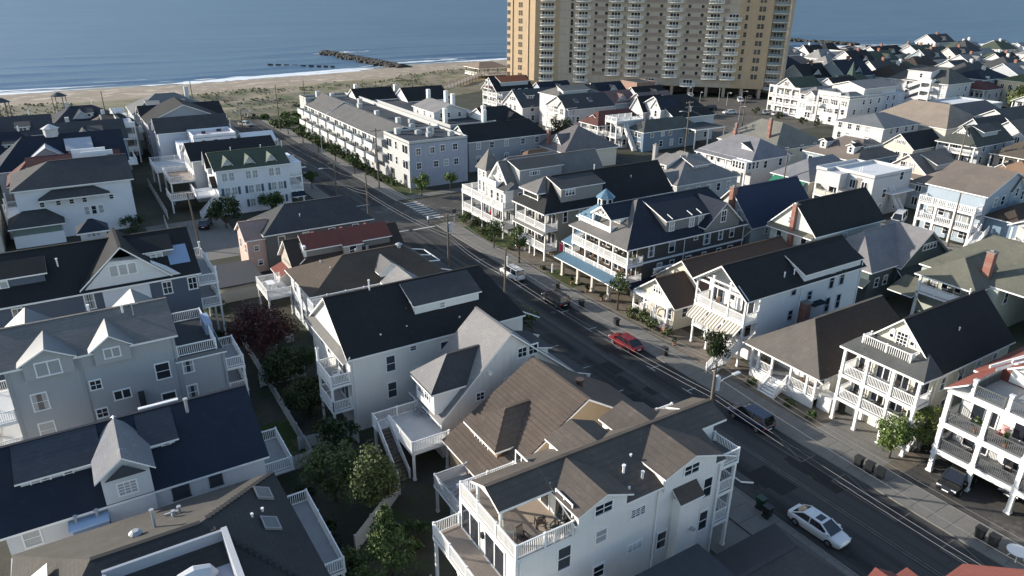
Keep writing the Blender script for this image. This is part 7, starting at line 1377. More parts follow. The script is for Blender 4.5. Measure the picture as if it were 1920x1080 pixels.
for i in range(22): shrub('green shrub in the patch at the beach end of the street', 48+rnd.uniform(6, 20), 215+rnd.uniform(0, 22), rnd.uniform(1.2, 2.2), rnd.uniform(1.2, 2.2), (LEAFY, LEAF)[i % 2], 100+i, 200, .28, 'shrubs at the beach end of the street')
for i in range(30): shrub('dark green shrub on the inland edge of the dunes', rnd.uniform(-14, 190) if i < 20 else rnd.uniform(10, 60), rnd.uniform(236, 256), rnd.uniform(.7, 1.5), rnd.uniform(1.8, 4.4), (LEAFD, LEAFO)[i % 2], 140+i, 160, .35, 'shrubs at the edge of the dunes')
for i, (x, y) in enumerate(((200.5, 156), (199.5, 146), (198.6, 140), (201, 166))): shrub('round dark shrub in front of the white row by the car park', x, y, 2.4, 1.6, LEAFD, 180+i, 350, .2, 'shrubs before the white row')

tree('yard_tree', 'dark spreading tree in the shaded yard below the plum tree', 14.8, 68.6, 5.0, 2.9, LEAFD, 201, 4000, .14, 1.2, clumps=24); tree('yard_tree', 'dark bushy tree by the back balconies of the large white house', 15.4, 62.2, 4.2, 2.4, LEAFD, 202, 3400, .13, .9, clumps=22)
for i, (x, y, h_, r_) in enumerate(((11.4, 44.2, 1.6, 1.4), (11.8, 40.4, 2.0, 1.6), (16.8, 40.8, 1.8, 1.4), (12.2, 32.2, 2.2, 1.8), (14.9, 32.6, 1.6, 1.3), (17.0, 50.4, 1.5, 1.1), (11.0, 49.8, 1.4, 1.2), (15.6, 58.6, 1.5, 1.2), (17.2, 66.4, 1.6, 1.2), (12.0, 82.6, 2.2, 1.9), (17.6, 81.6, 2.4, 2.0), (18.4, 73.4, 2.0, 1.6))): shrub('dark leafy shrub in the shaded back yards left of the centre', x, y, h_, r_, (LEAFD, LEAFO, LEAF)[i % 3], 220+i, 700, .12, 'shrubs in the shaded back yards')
for i, (x, y) in enumerate(((58.2, 43.6), (58.1, 38.6), (57.9, 35.8), (58.3, 57.0), (58.0, 83.6), (58.6, 93.6), (57.8, 99), (60.2, 112.2))): shrub('small green shrub in the front gardens on the sunny side of the street', x, y, rnd.uniform(.7, 1.2), rnd.uniform(.6, 1.0), (LEAF, LEAFO)[i % 2], 240+i, 350, .1, 'shrubs in the sunny front gardens')

# ------------------------------------------------------------------ vehicles
TYRE = plain('tyre', (.014, .014, .015), .8); RIM = plain('rim', (.42, .43, .45), .3, .8); LAMPW = plain('headlamp', (.7, .72, .75), .1); LAMPR = plain('tail_lamp', (.32, .02, .02), .2); CARGL = plain('car_glass', (.012, .014, .018), .05, 0, .8)
def paintcar(c): return plain('car_paint_%.2f' % c[0], c, .25, .1, .6)
SPEC = {'sedan': (4.8, 1.82, .95, 1.45, (-2.0, -1.15, .55, 1.5)), 'suv': (4.7, 1.9, 1.05, 1.78, (-2.25, -1.95, .75, 1.45)), 'van': (5.3, 2.0, 1.2, 2.15, (-2.6, -2.5, 1.5, 2.2)), 'pickup': (5.4, 1.95, 1.05, 1.8, (-.7, -.5, .9, 1.6))}
_car = {}
def car(label, x, y, rz, kind, col, name=None, group=None, rack=False, roofglass=False, cat='car'):
    L, W, zb, zt, (c0, c1, c2, c3) = SPEC[kind]; t = thing(name or ('parked_car' if kind in ('sedan', 'suv') else 'parked_van'), label, cat, (x, y, .02), rz, group); P_ = paintcar(col)
    st = []; hl = L/2     # stations along x: (x, z low, z belt, half width)
    for u, lo, hi, w in ((-1, .42, zb*.80, .76), (-.96, .30, zb*.94, .88), (-.8, .25, zb*1.0, .97), (-.3, .22, zb, 1), (.25, .22, zb, 1), (.55, .23, zb*.97, .98), (.8, .25, zb*.90, .94), (.95, .3, zb*.80, .86), (1, .40, zb*.62, .7)): st.append((u*hl, lo, hi, w*W/2))
    V = []; F = []
    for (xx, lo, hi, w) in st:
        m_ = (lo+hi)/2; V += [(xx, -w*.9, lo), (xx, -w, m_), (xx, -w*.97, hi-.10), (xx, -w*.80, hi), (xx, w*.80, hi), (xx, w*.97, hi-.10), (xx, w, m_), (xx, w*.9, lo)]
    for i in range(len(st)-1):
        for k in range(8): F.append((i*8+k, i*8+(k+1) % 8, (i+1)*8+(k+1) % 8, (i+1)*8+k))
    F += [tuple(range(7, -1, -1)), tuple((len(st)-1)*8+k for k in range(8))]
    m = MB(); m.add(V, F)
    rw = W/2*.70; bw = W/2*.86     # cabin: roof and pillars
    roof = [(c1, -rw, zt-.03), (c1+.3, -rw*.98, zt), (c2-.25, -rw*.98, zt), (c2, -rw, zt-.05), (c2, rw, zt-.05), (c2-.25, rw*.98, zt), (c1+.3, rw*.98, zt), (c1, rw, zt-.03)]
    m.add(roof+[(a, b, c-.05) for a, b, c in roof], [(0, 1, 2, 3, 4, 5, 6, 7)]+[(i, (i+1) % 8, (i+1) % 8+8, i+8) for i in range(8)])
    for sg in (-1, 1):
        for (xa, xb) in ((c0, c1), (c3, c2)): m.beam((xa, sg*bw, zb-.03), (xb, sg*rw, zt-.04), .10, .08)
        xm = (c1+c2)/2; m.beam((xm-.1, sg*bw, zb-.03), (xm-.1, sg*rw, zt-.04), .09, .06)
    if kind == 'pickup': m.box(-hl+.15, -W/2*.9, zb-.02, -.8, -W/2*.82, zb+.12); m.box(-hl+.15, W/2*.82, zb-.02, -.8, W/2*.9, zb+.12)
    link('body', m.mesh('body', [P_], smooth=False), t); i_ = .015
    def glass(nm, q): g = MB(); g.add(q, [(0, 1, 2, 3)]); link(nm, g.mesh(nm, [CARGL]), t)
    glass('windscreen', [(c3, -bw+.06, zb), (c3, bw-.06, zb), (c2, rw-.04, zt-.06), (c2, -rw+.04, zt-.06)]); glass('rear_window', [(c0, bw-.06, zb), (c0, -bw+.06, zb), (c1, -rw+.04, zt-.06), (c1, rw-.04, zt-.06)])
    for sg in (-1, 1): glass('side_window', [(c0+.1, sg*(bw-.01), zb), (c3-.1, sg*(bw-.01), zb), (c2-.05, sg*(rw-.01), zt-.06), (c1+.05, sg*(rw-.01), zt-.06)])
    if roofglass: g = MB(); g.add([(c2-.75, -rw*.62, zt+.006), (c2-.2, -rw*.62, zt+.006), (c2-.2, rw*.62, zt+.006), (c2-.75, rw*.62, zt+.006)], [(0, 1, 2, 3)]); link('sunroof', g.mesh('sunroof', [CARGL]), t)
    if 'wheel' not in _car:
        w = MB(); w.tube([(0, -.11, 0), (0, .11, 0)], .33, 16); r_ = MB(); r_.tube([(0, -.12, 0), (0, .12, 0)], .20, 10); _car['wheel'] = (w.mesh('wheel', [TYRE]), r_.mesh('rim', [RIM]))
        l_ = MB(); l_.box(-.05, -.2, -.07, .05, .2, .07); _car['hl'] = l_.mesh('headlight', [LAMPW]); _car['tl'] = l_.mesh('tail_light', [LAMPR]); mi = MB(); mi.box(-.09, -.09, -.06, .09, .09, .06)
        pl = MB(); pl.box(-.01, -.26, -.06, .01, .26, .06); _car['pl'] = pl.mesh('number_plate', [TRIM])
    for sx in (-.62, .60):
        for sg in (-1, 1): wo = link('wheel', _car['wheel'][0], t, (sx*hl, sg*(W/2-.12), .33)); link('rim', _car['wheel'][1], wo)
    for sg in (-1, 1):
        link('headlight', _car['hl'], t, (hl*.955, sg*W*.31, zb*.70)); link('tail_light', _car['tl'], t, (-hl*.975, sg*W*.33, zb*.78)); mi = MB(); mi.box(c3-.45, sg*(bw+.02), zb+.02, c3-.25, sg*(bw+.2), zb+.16); link('mirror', mi.mesh('mirror', [P_]), t)
    link('number_plate', _car['pl'], t, (-hl-.01, 0, .62)); link('number_plate', _car['pl'], t, (hl+.01, 0, .5)); bp = MB(); bp.box(hl*.93, -W*.36, .3, hl+.02, W*.36, .45); link('bumper', bp.mesh('bumper', [DARKM]), t)
    if rack:
        rk = MB()
        for sg in (-1, 1): rk.beam((c1+.2, sg*rw*.85, zt+.09), (c2-.3, sg*rw*.85, zt+.09), .05)
        for xx in (c1+.5, c2-.6): rk.beam((xx, -rw*.85, zt+.09), (xx, rw*.85, zt+.09), .05)
        link('roof_rack', rk.mesh('roof_rack', [DARKM]), t)
    return t
CW = (.68, .68, .67); CBK = (.012, .013, .015); CNV = (.016, .024, .05); CRD = (.17, .010, .012); CGY = (.10, .10, .105)
car('white sedan with sunroof parked in the shade at the near kerb', 44.75, 25.2, R(-88), 'sedan', CW, roofglass=True)
car('white sport utility car parked half in the sun by the far kerb', 52.3, 83.3, R(91), 'suv', CW, rack=True)
car('dark pickup sized wagon with roof rack parked by the kerb beside the bins', 52.35, 72.3, R(90), 'suv', CBK, rack=True)
car('red car parked at the kerb in front of the trellis bungalow', 52.3, 57.6, R(90), 'sedan', CRD); car('dark navy car parked at the kerb below the low hip roofed cottage', 52.3, 38.6, R(90), 'suv', CNV)
car('black sport utility car parked nose out on the drive of the red roofed house', 60.2, 22.6, R(185), 'suv', CBK); car('black sedan parked under the porch of the red roofed house', 64.2, 19.4, R(182), 'sedan', CBK)
car('dark maroon car parked under the striped awning house', 63.2, 52.6, R(183), 'suv', (.05, .018, .02)); car('white van parked between the flat white building and the blue house', 127.6, 69.6, R(200), 'van', CW, cat='van')
car('white car parked in the middle of the car park', 193.2, 170.4, R(160), 'sedan', CW); car('dark car parked in the middle of the car park', 193.6, 179.8, R(140), 'suv', CBK); car('white car parked beneath the tower pillars', 217.6, 187.6, R(230), 'suv', CW)
car('dark car parked in the shade beside the pointed dormer house', 44.6, 160, R(-90), 'sedan', CBK); car('second dark car in the shade along the left kerb', 44.6, 167, R(-90), 'suv', CGY); car('pale car parked at the beach end of the street', 47, 226, R(-60), 'sedan', (.45, .45, .4)); car('dark car parked under the timber deck by the round tree', 18.2, 131, R(70), 'sedan', CBK)
for i, (x, y) in enumerate(((205.4, 160.6), (205.0, 164.2), (223.5, 195), (227, 191.5), (170, 168), (211, 207))): car(('silver car under the balcony house by the car park', 'white car under the balcony house by the car park', 'dark car in the shade under the tower', 'grey car in the shade at the right of the tower', 'grey car at the left of the car park', 'white car parked by the brick red block')[i], x, y, R((0, 5, 45, 45, 90, 60)[i]), 'sedan', ((.4, .4, .42), CW, CBK, CGY, CGY, CW)[i])

# ------------------------------------------------------------------ poles and wires
def wood_pole(label, x, y, h, arms=1, trans=False, lamp=None, lean=(0, 0), rz=0.0, group=None):
    t = thing('utility_pole', label, 'utility pole', (x, y, 0), rz, group); m = MB(); m.tube([(0, 0, 0), (lean[0], lean[1], h)], [.17, .11], 9); link('pole', m.mesh('pole', [WOODP]), t)
    for k in range(arms): m = MB(); z = h-.5-k*1.1; m.beam((-1.2+lean[0], lean[1], z), (1.2+lean[0], lean[1], z), .12, .14); link('cross_arm', m.mesh('cross_arm', [WOODP]), t); m = MB(); [m.tube([(xx+lean[0], lean[1], z+.07), (xx+lean[0], lean[1], z+.26)], .05, 6) for xx in (-1.1, -.5, .5, 1.1)]; link('insulator', m.mesh('insulator', [GALV]), t)
    if trans: m = MB(); m.tube([(.38+lean[0], lean[1], h-2.7), (.38+lean[0], lean[1], h-1.5)], .27, 12); m.tube([(.38+lean[0], lean[1], h-1.5), (.38+lean[0], lean[1], h-1.3)], [.29, .1], 12); link('transformer', m.mesh('transformer', [paint((.48, .49, .5), .5)]), t)
    if lamp is not None:
        m = MB(); a = lamp; dx, dy = math.cos(a), math.sin(a); z = h*.78; m.tube([(lean[0]*.8, lean[1]*.8, z), (dx*1.2, dy*1.2, z+.5), (dx*2.4, dy*2.4, z+.6)], .05, 6); ar = link('lamp_arm', m.mesh('lamp_arm', [GALV]), t)
        m = MB(); m.beam((dx*2.3, dy*2.3, z+.6), (dx*3.1, dy*3.1, z+.6), .28, .16); link('lamp_head', m.mesh('lamp_head', [paint((.6, .6, .58), .5)]), ar)
    return t
wood_pole('utility pole with white transformer rising behind the brown roof', 42.6, 35.6, 11.0, 1, True, 0.0); wood_pole('utility pole beside the picket screen of the black roofed white house', 42.6, 69.8, 10.4, 0, False, None, (.25, 0)); wood_pole('utility pole with dark box transformer near the street corner', 42.6, 84.8, 10.9, 1, True)
wood_pole('utility pole behind the red roofed dormer', 42.8, 116, 9.6, 0); wood_pole('utility pole with two lamps at the corner by the shuttered house', 43.4, 134.5, 8.2, 1, False, math.pi); wood_pole('tall utility pole on the pavement in front of the apartment block', 54.4, 139.8, 12.6, 1); wood_pole('utility pole just below the bottom edge of the picture', 42.6, 1.0, 10.6, 1)
wood_pole('tall utility pole at the beach end of the apartment pavement', 54.0, 214, 13, 0); wood_pole('second pole at the beach end on the left kerb', 43.2, 212, 7.5, 0, False, 0.3); wood_pole('pole with three transformers and a lamp beside the Victorian house', 134.6, 131.8, 13.5, 2, True, math.pi); wood_pole('plain pole beside the car park', 167.6, 142.6, 11, 0); wood_pole('bare dark pole next to the green awning', 122.2, 91.6, 10.5, 0, True); wood_pole('dark pole in front of the blue porch house', 122.2, 57.6, 9.4, 0); wood_pole('pole by the eyebrow dormer house', 183, 88.6, 10, 1, True); wood_pole('pole with curved lamp in front of the white row', 201.5, 143, 9.0, 0, False, 2.6)
wood_pole('thin pole left of the pine tree', 103.5, 151.5, 8, 0)
wood_pole('bare pole beside the timber decks on the left', 15.2, 118.5, 9.5, 0, False, None, (-.6, .4))
for i, (x, y) in enumerate(((11.5, 238), (37, 250), (74, 255), (98, 262), (118, 262), (300, 262), (330, 268))): wood_pole(('leftmost thin pole on the dunes', 'thin pole left of the brick path', 'thin pole above the left end of the apartment block', 'thin pole on the dunes above the apartment roofs', 'pole beside the boardwalk ramp', 'tall thin pole on the dunes right of the tower', 'second thin pole right of the tower')[i], x, y, (11, 11, 9, 7, 8, 12, 9)[i], 0)
WIRE = plain('wire', (.16, .16, .165), .6)
def wire(a, b, sag=.5, r=.011, label='overhead power line along the left kerb of the street', group='overhead wires'):
    a = Vector(a); b = Vector(b); m = MB(); pts = [a.lerp(b, k/10)-Vector((0, 0, sag*4*(k/10)*(1-k/10)))-a for k in range(11)]; m.tube(pts, r, 4)
    return tag(link('power_line', m.mesh('power_line', [WIRE]), None, a), label, 'power line', group)
ys = [1.0, 35.6, 69.8, 84.8, 116, 134.5, 212]; zs = [10.2, 10.6, 9.9, 10.4, 9.2, 7.8, 7.2]
for i in range(len(ys)-1):
    for dx, dz in ((-1.1, 0), (.5, 0), (1.1, 0)): wire((42.6+dx, ys[i], zs[i]+dz), (42.6+dx, ys[i+1], zs[i+1]+dz), .6)
    for dx, dz in ((.1, -2.6), (.15, -3.1)): wire((42.6+dx, ys[i], zs[i]+dz), (42.6+dx, ys[i+1], zs[i+1]+dz), .45, .018, 'bundled telephone cable below the power lines on the left kerb', 'telephone cables')
for (a, b) in (((42.7, 35.6, 8.2), (60, 31.5, 7.6)), ((42.7, 35.6, 8.2), (60, 41, 4.2)), ((42.7, 69.8, 8), (60.2, 73, 7.6)), ((42.7, 84.8, 8.2), (60.2, 90, 7.4)), ((134.6, 131.8, 12), (167.6, 142.6, 10.4)), ((134.6, 131.8, 12), (105, 112, 9)), ((134.6, 131.8, 11.4), (124, 92, 9.8)), ((54.4, 139.8, 12), (54, 214, 12.4))): wire(a, b, .5, .011, 'service wire slung from a pole to a house', 'service wires')
def street_lamp(label, x, y, h, rz):
    t = thing('street_lamp', label, 'street lamp', (x, y, 0), rz); m = MB(); m.tube([(0, 0, 0), (0, 0, h)], [.1, .06], 8); link('pole', m.mesh('pole', [GALV]), t); m = MB(); m.tube([(0, 0, h), (.7, 0, h+.25), (1.5, 0, h+.3)], .045, 6); link('arm', m.mesh('arm', [GALV]), t); m = MB(); m.box(1.3, -.15, h+.22, 2.0, .15, h+.38); link('lamp_head', m.mesh('lamp_head', [paint((.62, .62, .6), .5)]), t)
street_lamp('street lamp on the apartment pavement near the middle trees', 54.1, 176, 6.8, R(180)); street_lamp('globe topped lamp by the corner of the apartment block', 58.6, 133.0, 6.6, R(200))
for i, (x, y) in enumerate(((205, 200), (212, 193), (199, 190), (206.5, 184), (186, 160), (214, 184))): street_lamp(('lamp post left of the tower pillars', 'lamp post in front of the tower pillars', 'lamp post at the back of the car park', 'lamp post near the white car under the tower', 'short lamp post in the middle of the car park', 'lamp post at the right end of the car park')[i], x, y, 4.4, R(200+20*i))

# ------------------------------------------------------------------ fences, bins, small things
def fence(label, pts, h=1.6, mat=None, plank=.3, z0=0.0, solid=True):
    t = thing('fence', label, 'fence', (pts[0][0], pts[0][1], z0)); mat = mat or paint((.50, .50, .48), .7, .15); k = (h, plank, mat.name, id(mat))
    pm2 = MB(); pm2.box(-plank/2+.012, -.015, .05, plank/2-.012, .015, h); pme_ = pm2.mesh('plank', [mat]); ps = MB(); ps.box(-.06, -.06, 0, .06, .06, h+.12); pse = ps.mesh('post', [mat]); cnt = 0
    for a, b in zip(pts[:-1], pts[1:]):
        a = Vector(a); b = Vector(b); d = b-a; L = d.length; rz = math.atan2(d.y, d.x); n = max(1, int(L/plank))
        for i in range(n): p = a+d*((i+.5)/n); link('plank', pme_, t, (p.x-pts[0][0], p.y-pts[0][1], rnd.uniform(-.01, .015)), rz)
        q = max(1, int(L/2.4))
        for i in range(q+1): p = a+d*(i/q); link('post', pse, t, (p.x-pts[0][0], p.y-pts[0][1], 0), rz)
        m = MB()
        for z in (.35, h-.25): m.beam((a.x-pts[0][0], a.y-pts[0][1], z), (b.x-pts[0][0], b.y-pts[0][1], z), .05, .08)
        link('fence_rail', m.mesh('fence_rail', [mat]), t)
    return t
fence('weathered plank fence round the lawn behind the navy roofed house', [(13.3, 86), (13.3, 54.5), (9.2, 54.4)], 1.5); fence('grey plank fence in the back yard below the white deck stairs', [(12.6, 42.0), (18.2, 46.6)], 1.7); fence('short grey fence at the foot of the rocking chair house', [(11.6, 31.0), (15.8, 35.6)], 1.5)
fence('pale plank fence between the dark garage and the plum tree', [(11.8, 94.6), (13.3, 94.9), (19.4, 94.9)], 1.7, paint((.55, .52, .45), .7)); fence('white picket fence by the corner of the large white house', [(12.6, 70.5), (17.4, 70.2)], 1.6, paint((.7, .7, .69), .6)); fence('low white fence by the back stairs of the white house', [(17.9, 55.5), (17.6, 56.9), (12.8, 57.2)], 1.3, paint((.6, .6, .6), .6), .2)
fence('white picket screen beside the pole in front of the large white house', [(41.5, 68.2), (41.5, 71.2)], 1.7, paint((.6, .62, .66), .6), .2); fence('white fence between the two low decks and the plain white house', [(11.5, 118), (12.3, 136)], 1.6, paint((.5, .48, .44), .7)); fence('fence along the left alley beside the decks', [(13.2, 139), (13.2, 165)], 1.7, paint((.55, .54, .5), .7))
def wheelie(label, x, y, rz, col=(.02, .022, .024), group=None):
    t = thing('bin', label, 'bin', (x, y, .12), rz, group); m = MB(); m.add([(-.24, -.26, .1), (.24, -.26, .1), (.24, .26, .1), (-.24, .26, .1), (-.3, -.33, .98), (.3, -.33, .98), (.3, .33, .98), (-.3, .33, .98)], [(3, 2, 1, 0), (4, 5, 6, 7), (0, 1, 5, 4), (1, 2, 6, 5), (2, 3, 7, 6), (3, 0, 4, 7)]); P_ = plain('bin_plastic_%.2f' % col[1], col, .5); link('body', m.mesh('body', [P_]), t)
    m = MB(); m.box(-.34, -.36, .99, .33, .36, 1.07); m.box(-.4, -.25, .9, -.33, .25, .96); link('lid', m.mesh('lid', [P_]), t); m = MB(); m.tube([(-.25, -.3, .12), (-.25, .3, .12)], .12, 8); link('wheel', m.mesh('wheel', [TYRE]), t)
for i in range(3): wheelie('dark wheelie bin in the row of three before the flowering tree', 55.0+.1*i, 28.6-1.0*i, R(180+8*i), group='three bins before the flowering tree')
for i in range(2): wheelie('dark wheelie bin of the pair at the kerb near the red roofed house', 54.9, 18.0-1.0*i, R(180), group='two bins near the red roofed house')
for i, (x, y) in enumerate(((55.2, 76.0), (54.4, 69.2), (54.8, 62.4))): wheelie(('dark bin on the pavement above the dark wagon', 'dark bin right behind the dark wagon', 'lone dark bin on the pavement before the bungalow')[i], x, y, R(170))
wheelie('dark bin beside the red parked car', 54.6, 53.4, R(180)); wheelie('green bin on the drive left of the white sedan', 43.0, 29.4, R(0), (.015, .05, .03)); wheelie('black bin at the left kerb behind the white sedan', 42.6, 28.4, R(0))
for i, (x, y, c_) in enumerate(((54.2, 87.8, TRIM), (58.3, 81.6, TRIM))): t = thing('bollard', ('white post on the pavement beside the white sport utility car', 'white post on the lawn before the plant filled porch')[i], 'post', (x, y, .1)); m = MB(); m.tube([(0, 0, 0), (0, 0, 1.3), (0, 0, 1.45)], [.14, .14, .04], 8); link('post', m.mesh('post', [c_]), t)
t = thing('sign_post', 'dark rectangular sign box on the pole at the street corner', 'sign', (56.0, 108.8, 0)); m = MB(); m.tube([(0, 0, 0), (0, 0, 3.4)], .05, 6); link('pole', m.mesh('pole', [GALV]), t); m = MB(); m.box(-.4, -.05, 2.5, .4, .05, 3.3); link('plate', m.mesh('plate', [plain('sign_plate', (.04, .04, .045))]), t)
t = thing('round_table', 'round white garden table on the pavement at the right edge', 'table', (55.1, 15.4, .12)); m = MB(); m.tube([(0, 0, .7), (0, 0, .76)], .75, 18); link('tabletop', m.mesh('tabletop', [TRIM]), t)
for k in range(4): a = k*1.57+.4; m = MB(); m.beam((.2*math.cos(a), .2*math.sin(a), .7), (.55*math.cos(a), .55*math.sin(a), 0), .06); link('leg', m.mesh('leg', [TRIM]), t)
def chair(name, label, x, y, z, rz, mat, rocker=False, group=None, s=1.0):
    t = thing(name, label, 'chair', (x, y, z), rz, group); b = MB()
    for i in range(5): b.box(-.26, -.25+.1*i, .40, .26, -.17+.1*i, .43)
    link('seat', b.mesh('seat', [mat]), t); b = MB()
    for i in range(6): b.beam((-.23+.092*i, .25, .43), (-.23+.092*i, .42, 1.12), .05, .025)
    b.beam((-.28, .42, 1.12), (.28, .42, 1.12), .07, .05); link('backrest', b.mesh('backrest', [mat]), t)
    for sx in (-1, 1):
        b = MB(); b.beam((sx*.29, -.28, .66), (sx*.29, .3, .68), .07, .035); link('armrest', b.mesh('armrest', [mat]), t)
        for yy in (-.24, .26): b = MB(); b.beam((sx*.28, yy, .04), (sx*.28, yy, .66), .05); link('leg', b.mesh('leg', [mat]), t)
        if rocker: b = MB(); pts = [(sx*.28, -.5+.1*k, .02+.012*(k-5)**2*.25) for k in range(12)]; b.tube(pts, .025, 5); link('rocker', b.mesh('rocker', [mat]), t)
    return t
DKW = paint((.045, .035, .03), .6); TEAK = paint((.20, .13, .08), .6)
chair('rocking_chair', 'dark rocking chair facing the camera at the front of the roof deck', 19.2, 29.0, 8.02, R(10), DKW, True); chair('rocking_chair', 'dark slatted rocking chair in the sunlit back corner of the roof deck', 20.9, 29.7, 8.02, R(160), DKW, True); chair('deck_chair', 'dark green chair by the railing at the right of the roof deck', 21.5, 28.75, 8.02, R(-70), paint((.06, .08, .06), .6)); chair('deck_chair', 'pale striped folding chair by the left rail of the roof deck', 18.75, 29.9, 8.02, R(60), paint((.55, .5, .4), .6))
chair('deck_chair', 'second dark chair close against the roof deck rail', 21.9, 28.5, 8.02, R(-100), DKW)
def table(label, x, y, z, w, l, mat):
    t = thing('table', label, 'table', (x, y, z)); m = MB(); m.box(-w/2, -l/2, .70, w/2, l/2, .75); link('tabletop', m.mesh('tabletop', [mat]), t)
    for sx in (-1, 1):
        for sy in (-1, 1): m = MB(); m.beam((sx*(w/2-.08), sy*(l/2-.08), 0), (sx*(w/2-.08), sy*(l/2-.08), .7), .06); link('leg', m.mesh('leg', [mat]), t)
table('pale rectangular table on the grey deck between the two houses', 21.4, 40.6, 2.7, .95, 1.7, paint((.5, .52, .56), .5))
for i, (x, y, r_) in enumerate(((20.4, 40.2, 90), (20.4, 41.2, 90), (22.3, 40.4, -90))): chair('deck_chair', 'grey chair round the pale table on the grey deck', x, y, 2.7, R(r_), paint((.3, .31, .33), .6), group='chairs round the pale table')
table('pale table on the white deck behind the red roof', 19.2, 90.4, 2.9, 1.0, 1.6, TRIM)
for i, (x, y, r_) in enumerate(((18.5, 89.6, 80), (20.2, 90.8, -80), (19.2, 88.6, 170))): chair('deck_chair', 'white chair on the deck behind the red roof', x, y, 2.9, R(r_), TRIM, group='white chairs on the deck behind the red roof')
chair('deck_chair', 'grey wicker chair on the white house back deck', 22.8, 52.6, 3.0, R(-60), paint((.28, .28, .29), .7)); chair('deck_chair', 'pale chair on the upper back balcony of the large white house', 17.3, 58.6, 5.55, R(-90), TRIM)
# porch furniture by the house
sets = [('dark chair on the top porch of the cream balcony house', 5.25, 60.9, (28.6, 30.2, 33.9), DKW), ('dark wicker sofa seat on the middle porch of the cream balcony house', 2.65, 60.9, (29.0, 30.6, 31.5, 33.8), DKW), ('chair on the gable balcony of the striped awning house', 5.35, 61.0, (48.6, 50.8, 52.4), TEAK), ('chair on the lower porch of the striped awning house', 2.55, 61.0, (49.4, 52.6), DKW), ('chair on the upper porch of the blue roofed house', 5.6, 61.2, (68.4, 70.4, 72.2, 74.6, 76.4, 78.4), DKW), ('teak chair on the lower porch of the blue roofed house', 3.0, 61.2, (68.2, 70, 71.8, 74.2, 76.4, 78.8), TEAK), ('chair on the upper stacked porch of the grey brown house', 4.9, 61.1, (87.6, 89.4, 91.4, 93.6), DKW), ('chair on the lower stacked porch of the grey brown house', 1.7, 61.1, (88.4, 91, 93.2), TEAK), ('dark chair on the porch of the turret house', 2.0, 61.0, (100.2, 102.6, 108.6, 111), DKW), ('chair on the porch of the low hip roofed cottage', 1.3, 61.0, (38.4, 39.4, 43.6, 44.6), TEAK), ('chair on the lower porch of the red roofed white house', 2.53, 61.4, (14.6, 17.2, 19.8, 22.6), DKW), ('chair on the olive house upper porch', 3.8, 91.2, (39.4, 41.4, 43.2), DKW)]
for lab, z, x, ys_, mt in sets:
    for k, y in enumerate(ys_): chair('porch_chair', lab, x+rnd.uniform(-.15, .2), y, z, R(-90+rnd.uniform(-25, 25)), mt, group=lab.replace('chair', 'chairs', 1))
RED = paint((.45, .06, .04), .5)
for i, y in enumerate((21.0, 18.2)): chair('porch_chair', ('left red chair on the middle porch of the red roofed house', 'right red chair on the middle porch of the red roofed house')[i], 61.6, y, 5.28, R(-90), RED)
t = chair('porch_chair', 'bright red chair on the porch of the turret house', 61.0, 105.2, 2.0, R(-90), paint((.5, .02, .05), .5))
def potted(label, x, y, z, h=1.0, r=.5, mat=None, sd=0, group=None):
    t = thing('potted_plant', label, 'plant', (x, y, z), 0, group); m = MB(); m.tube([(0, 0, 0), (0, 0, .4)], [.16, .22], 10); link('pot', m.mesh('pot', [paint((.3, .15, .09), .8)]), t); c, _ = crown_mesh(r, h, 160, sd, .12, 'round', 7); c.v = [(a, b, q+.35) for a, b, q in c.v]; link('foliage', c.mesh('foliage', [mat or LEAF]), t)
for i, y in enumerate((68.0, 69.6, 71.0)): potted('leafy plant in a pot along the upper porch of the blue roofed house', 60.7, y, 5.6, 1.1, .55, LEAFO, 300+i, 'plants on the upper porch')
potted('pale grassy plant at the porch corner of the blue roofed house', 61.2, 67.5, 5.6, 1.2, .7, leafmat('leaf_pale', (.3, .3, .16), (.42, .4, .25)), 305); potted('leafy plant on the gable balcony under the cupola', 61.6, 77.4, 8.66, .9, .6, LEAF, 306); potted('second leafy plant on the gable balcony under the cupola', 61.6, 78.6, 8.66, .9, .6, LEAF, 307)
for i, (y, z) in enumerate(((22.6, 5.28), (20.2, 5.28))): potted(('hanging style flower plant left of the red chair', 'flower plant right of the red chair')[i], 60.6, y, z, 1.3, .55, LEAF, 310+i)
for i, (x, y) in enumerate(((58.2, 76.6), (58.3, 73.2), (58.4, 69.8), (57.6, 54.9))): potted(('pot plant beside the far porch pillar', 'pot plant beside the middle porch pillar', 'pot plant beside the near porch pillar', 'small pot plant on the drive by the awning house')[i], x, y, .03, .7, .4, LEAFD, 315+i)
t = thing('flag', 'red banner hanging at the corner of the blue porch roof', 'flag', (60.1, 81.4, 3.2)); m = MB(); m.tube([(0, 0, .9), (-.7, .2, 1.5)], .03, 5); link('staff', m.mesh('staff', [TRIM]), t); m = MB(); m.box(-.62, .16, .1, -.1, .19, 1.35); link('cloth', m.mesh('cloth', [paint((.5, .02, .06), .7)]), t)
for i, (x, y, z) in enumerate(((59.7, 60.3, .8),)): pass
t = thing('canoe', 'covered white shape resting on the roof terrace of the corner house', 'cover', (1.4, 36.4, 7.7)); m = MB(); m.tube([(-1.4, 0, .35), (-.8, 0, .5), (0, 0, .6), (.8, 0, .5), (1.2, 0, .3)], [.15, .5, .62, .5, .12], 10); link('cover', m.mesh('cover', [paint((.5, .51, .53), .8)]), t)
def condenser(label, x, y, z=0.03, rz=0, group=None):
    t = thing('air_conditioner', label, 'air conditioner', (x, y, z), rz, group); m = MB(); m.box(-.42, -.42, 0, .42, .42, .8); link('casing', m.mesh('casing', [paint((.42, .43, .42), .6)]), t); m = MB(); m.tube([(0, 0, .8), (0, 0, .84)], .34, 12); link('fan_grille', m.mesh('fan_grille', [DARKM]), t)
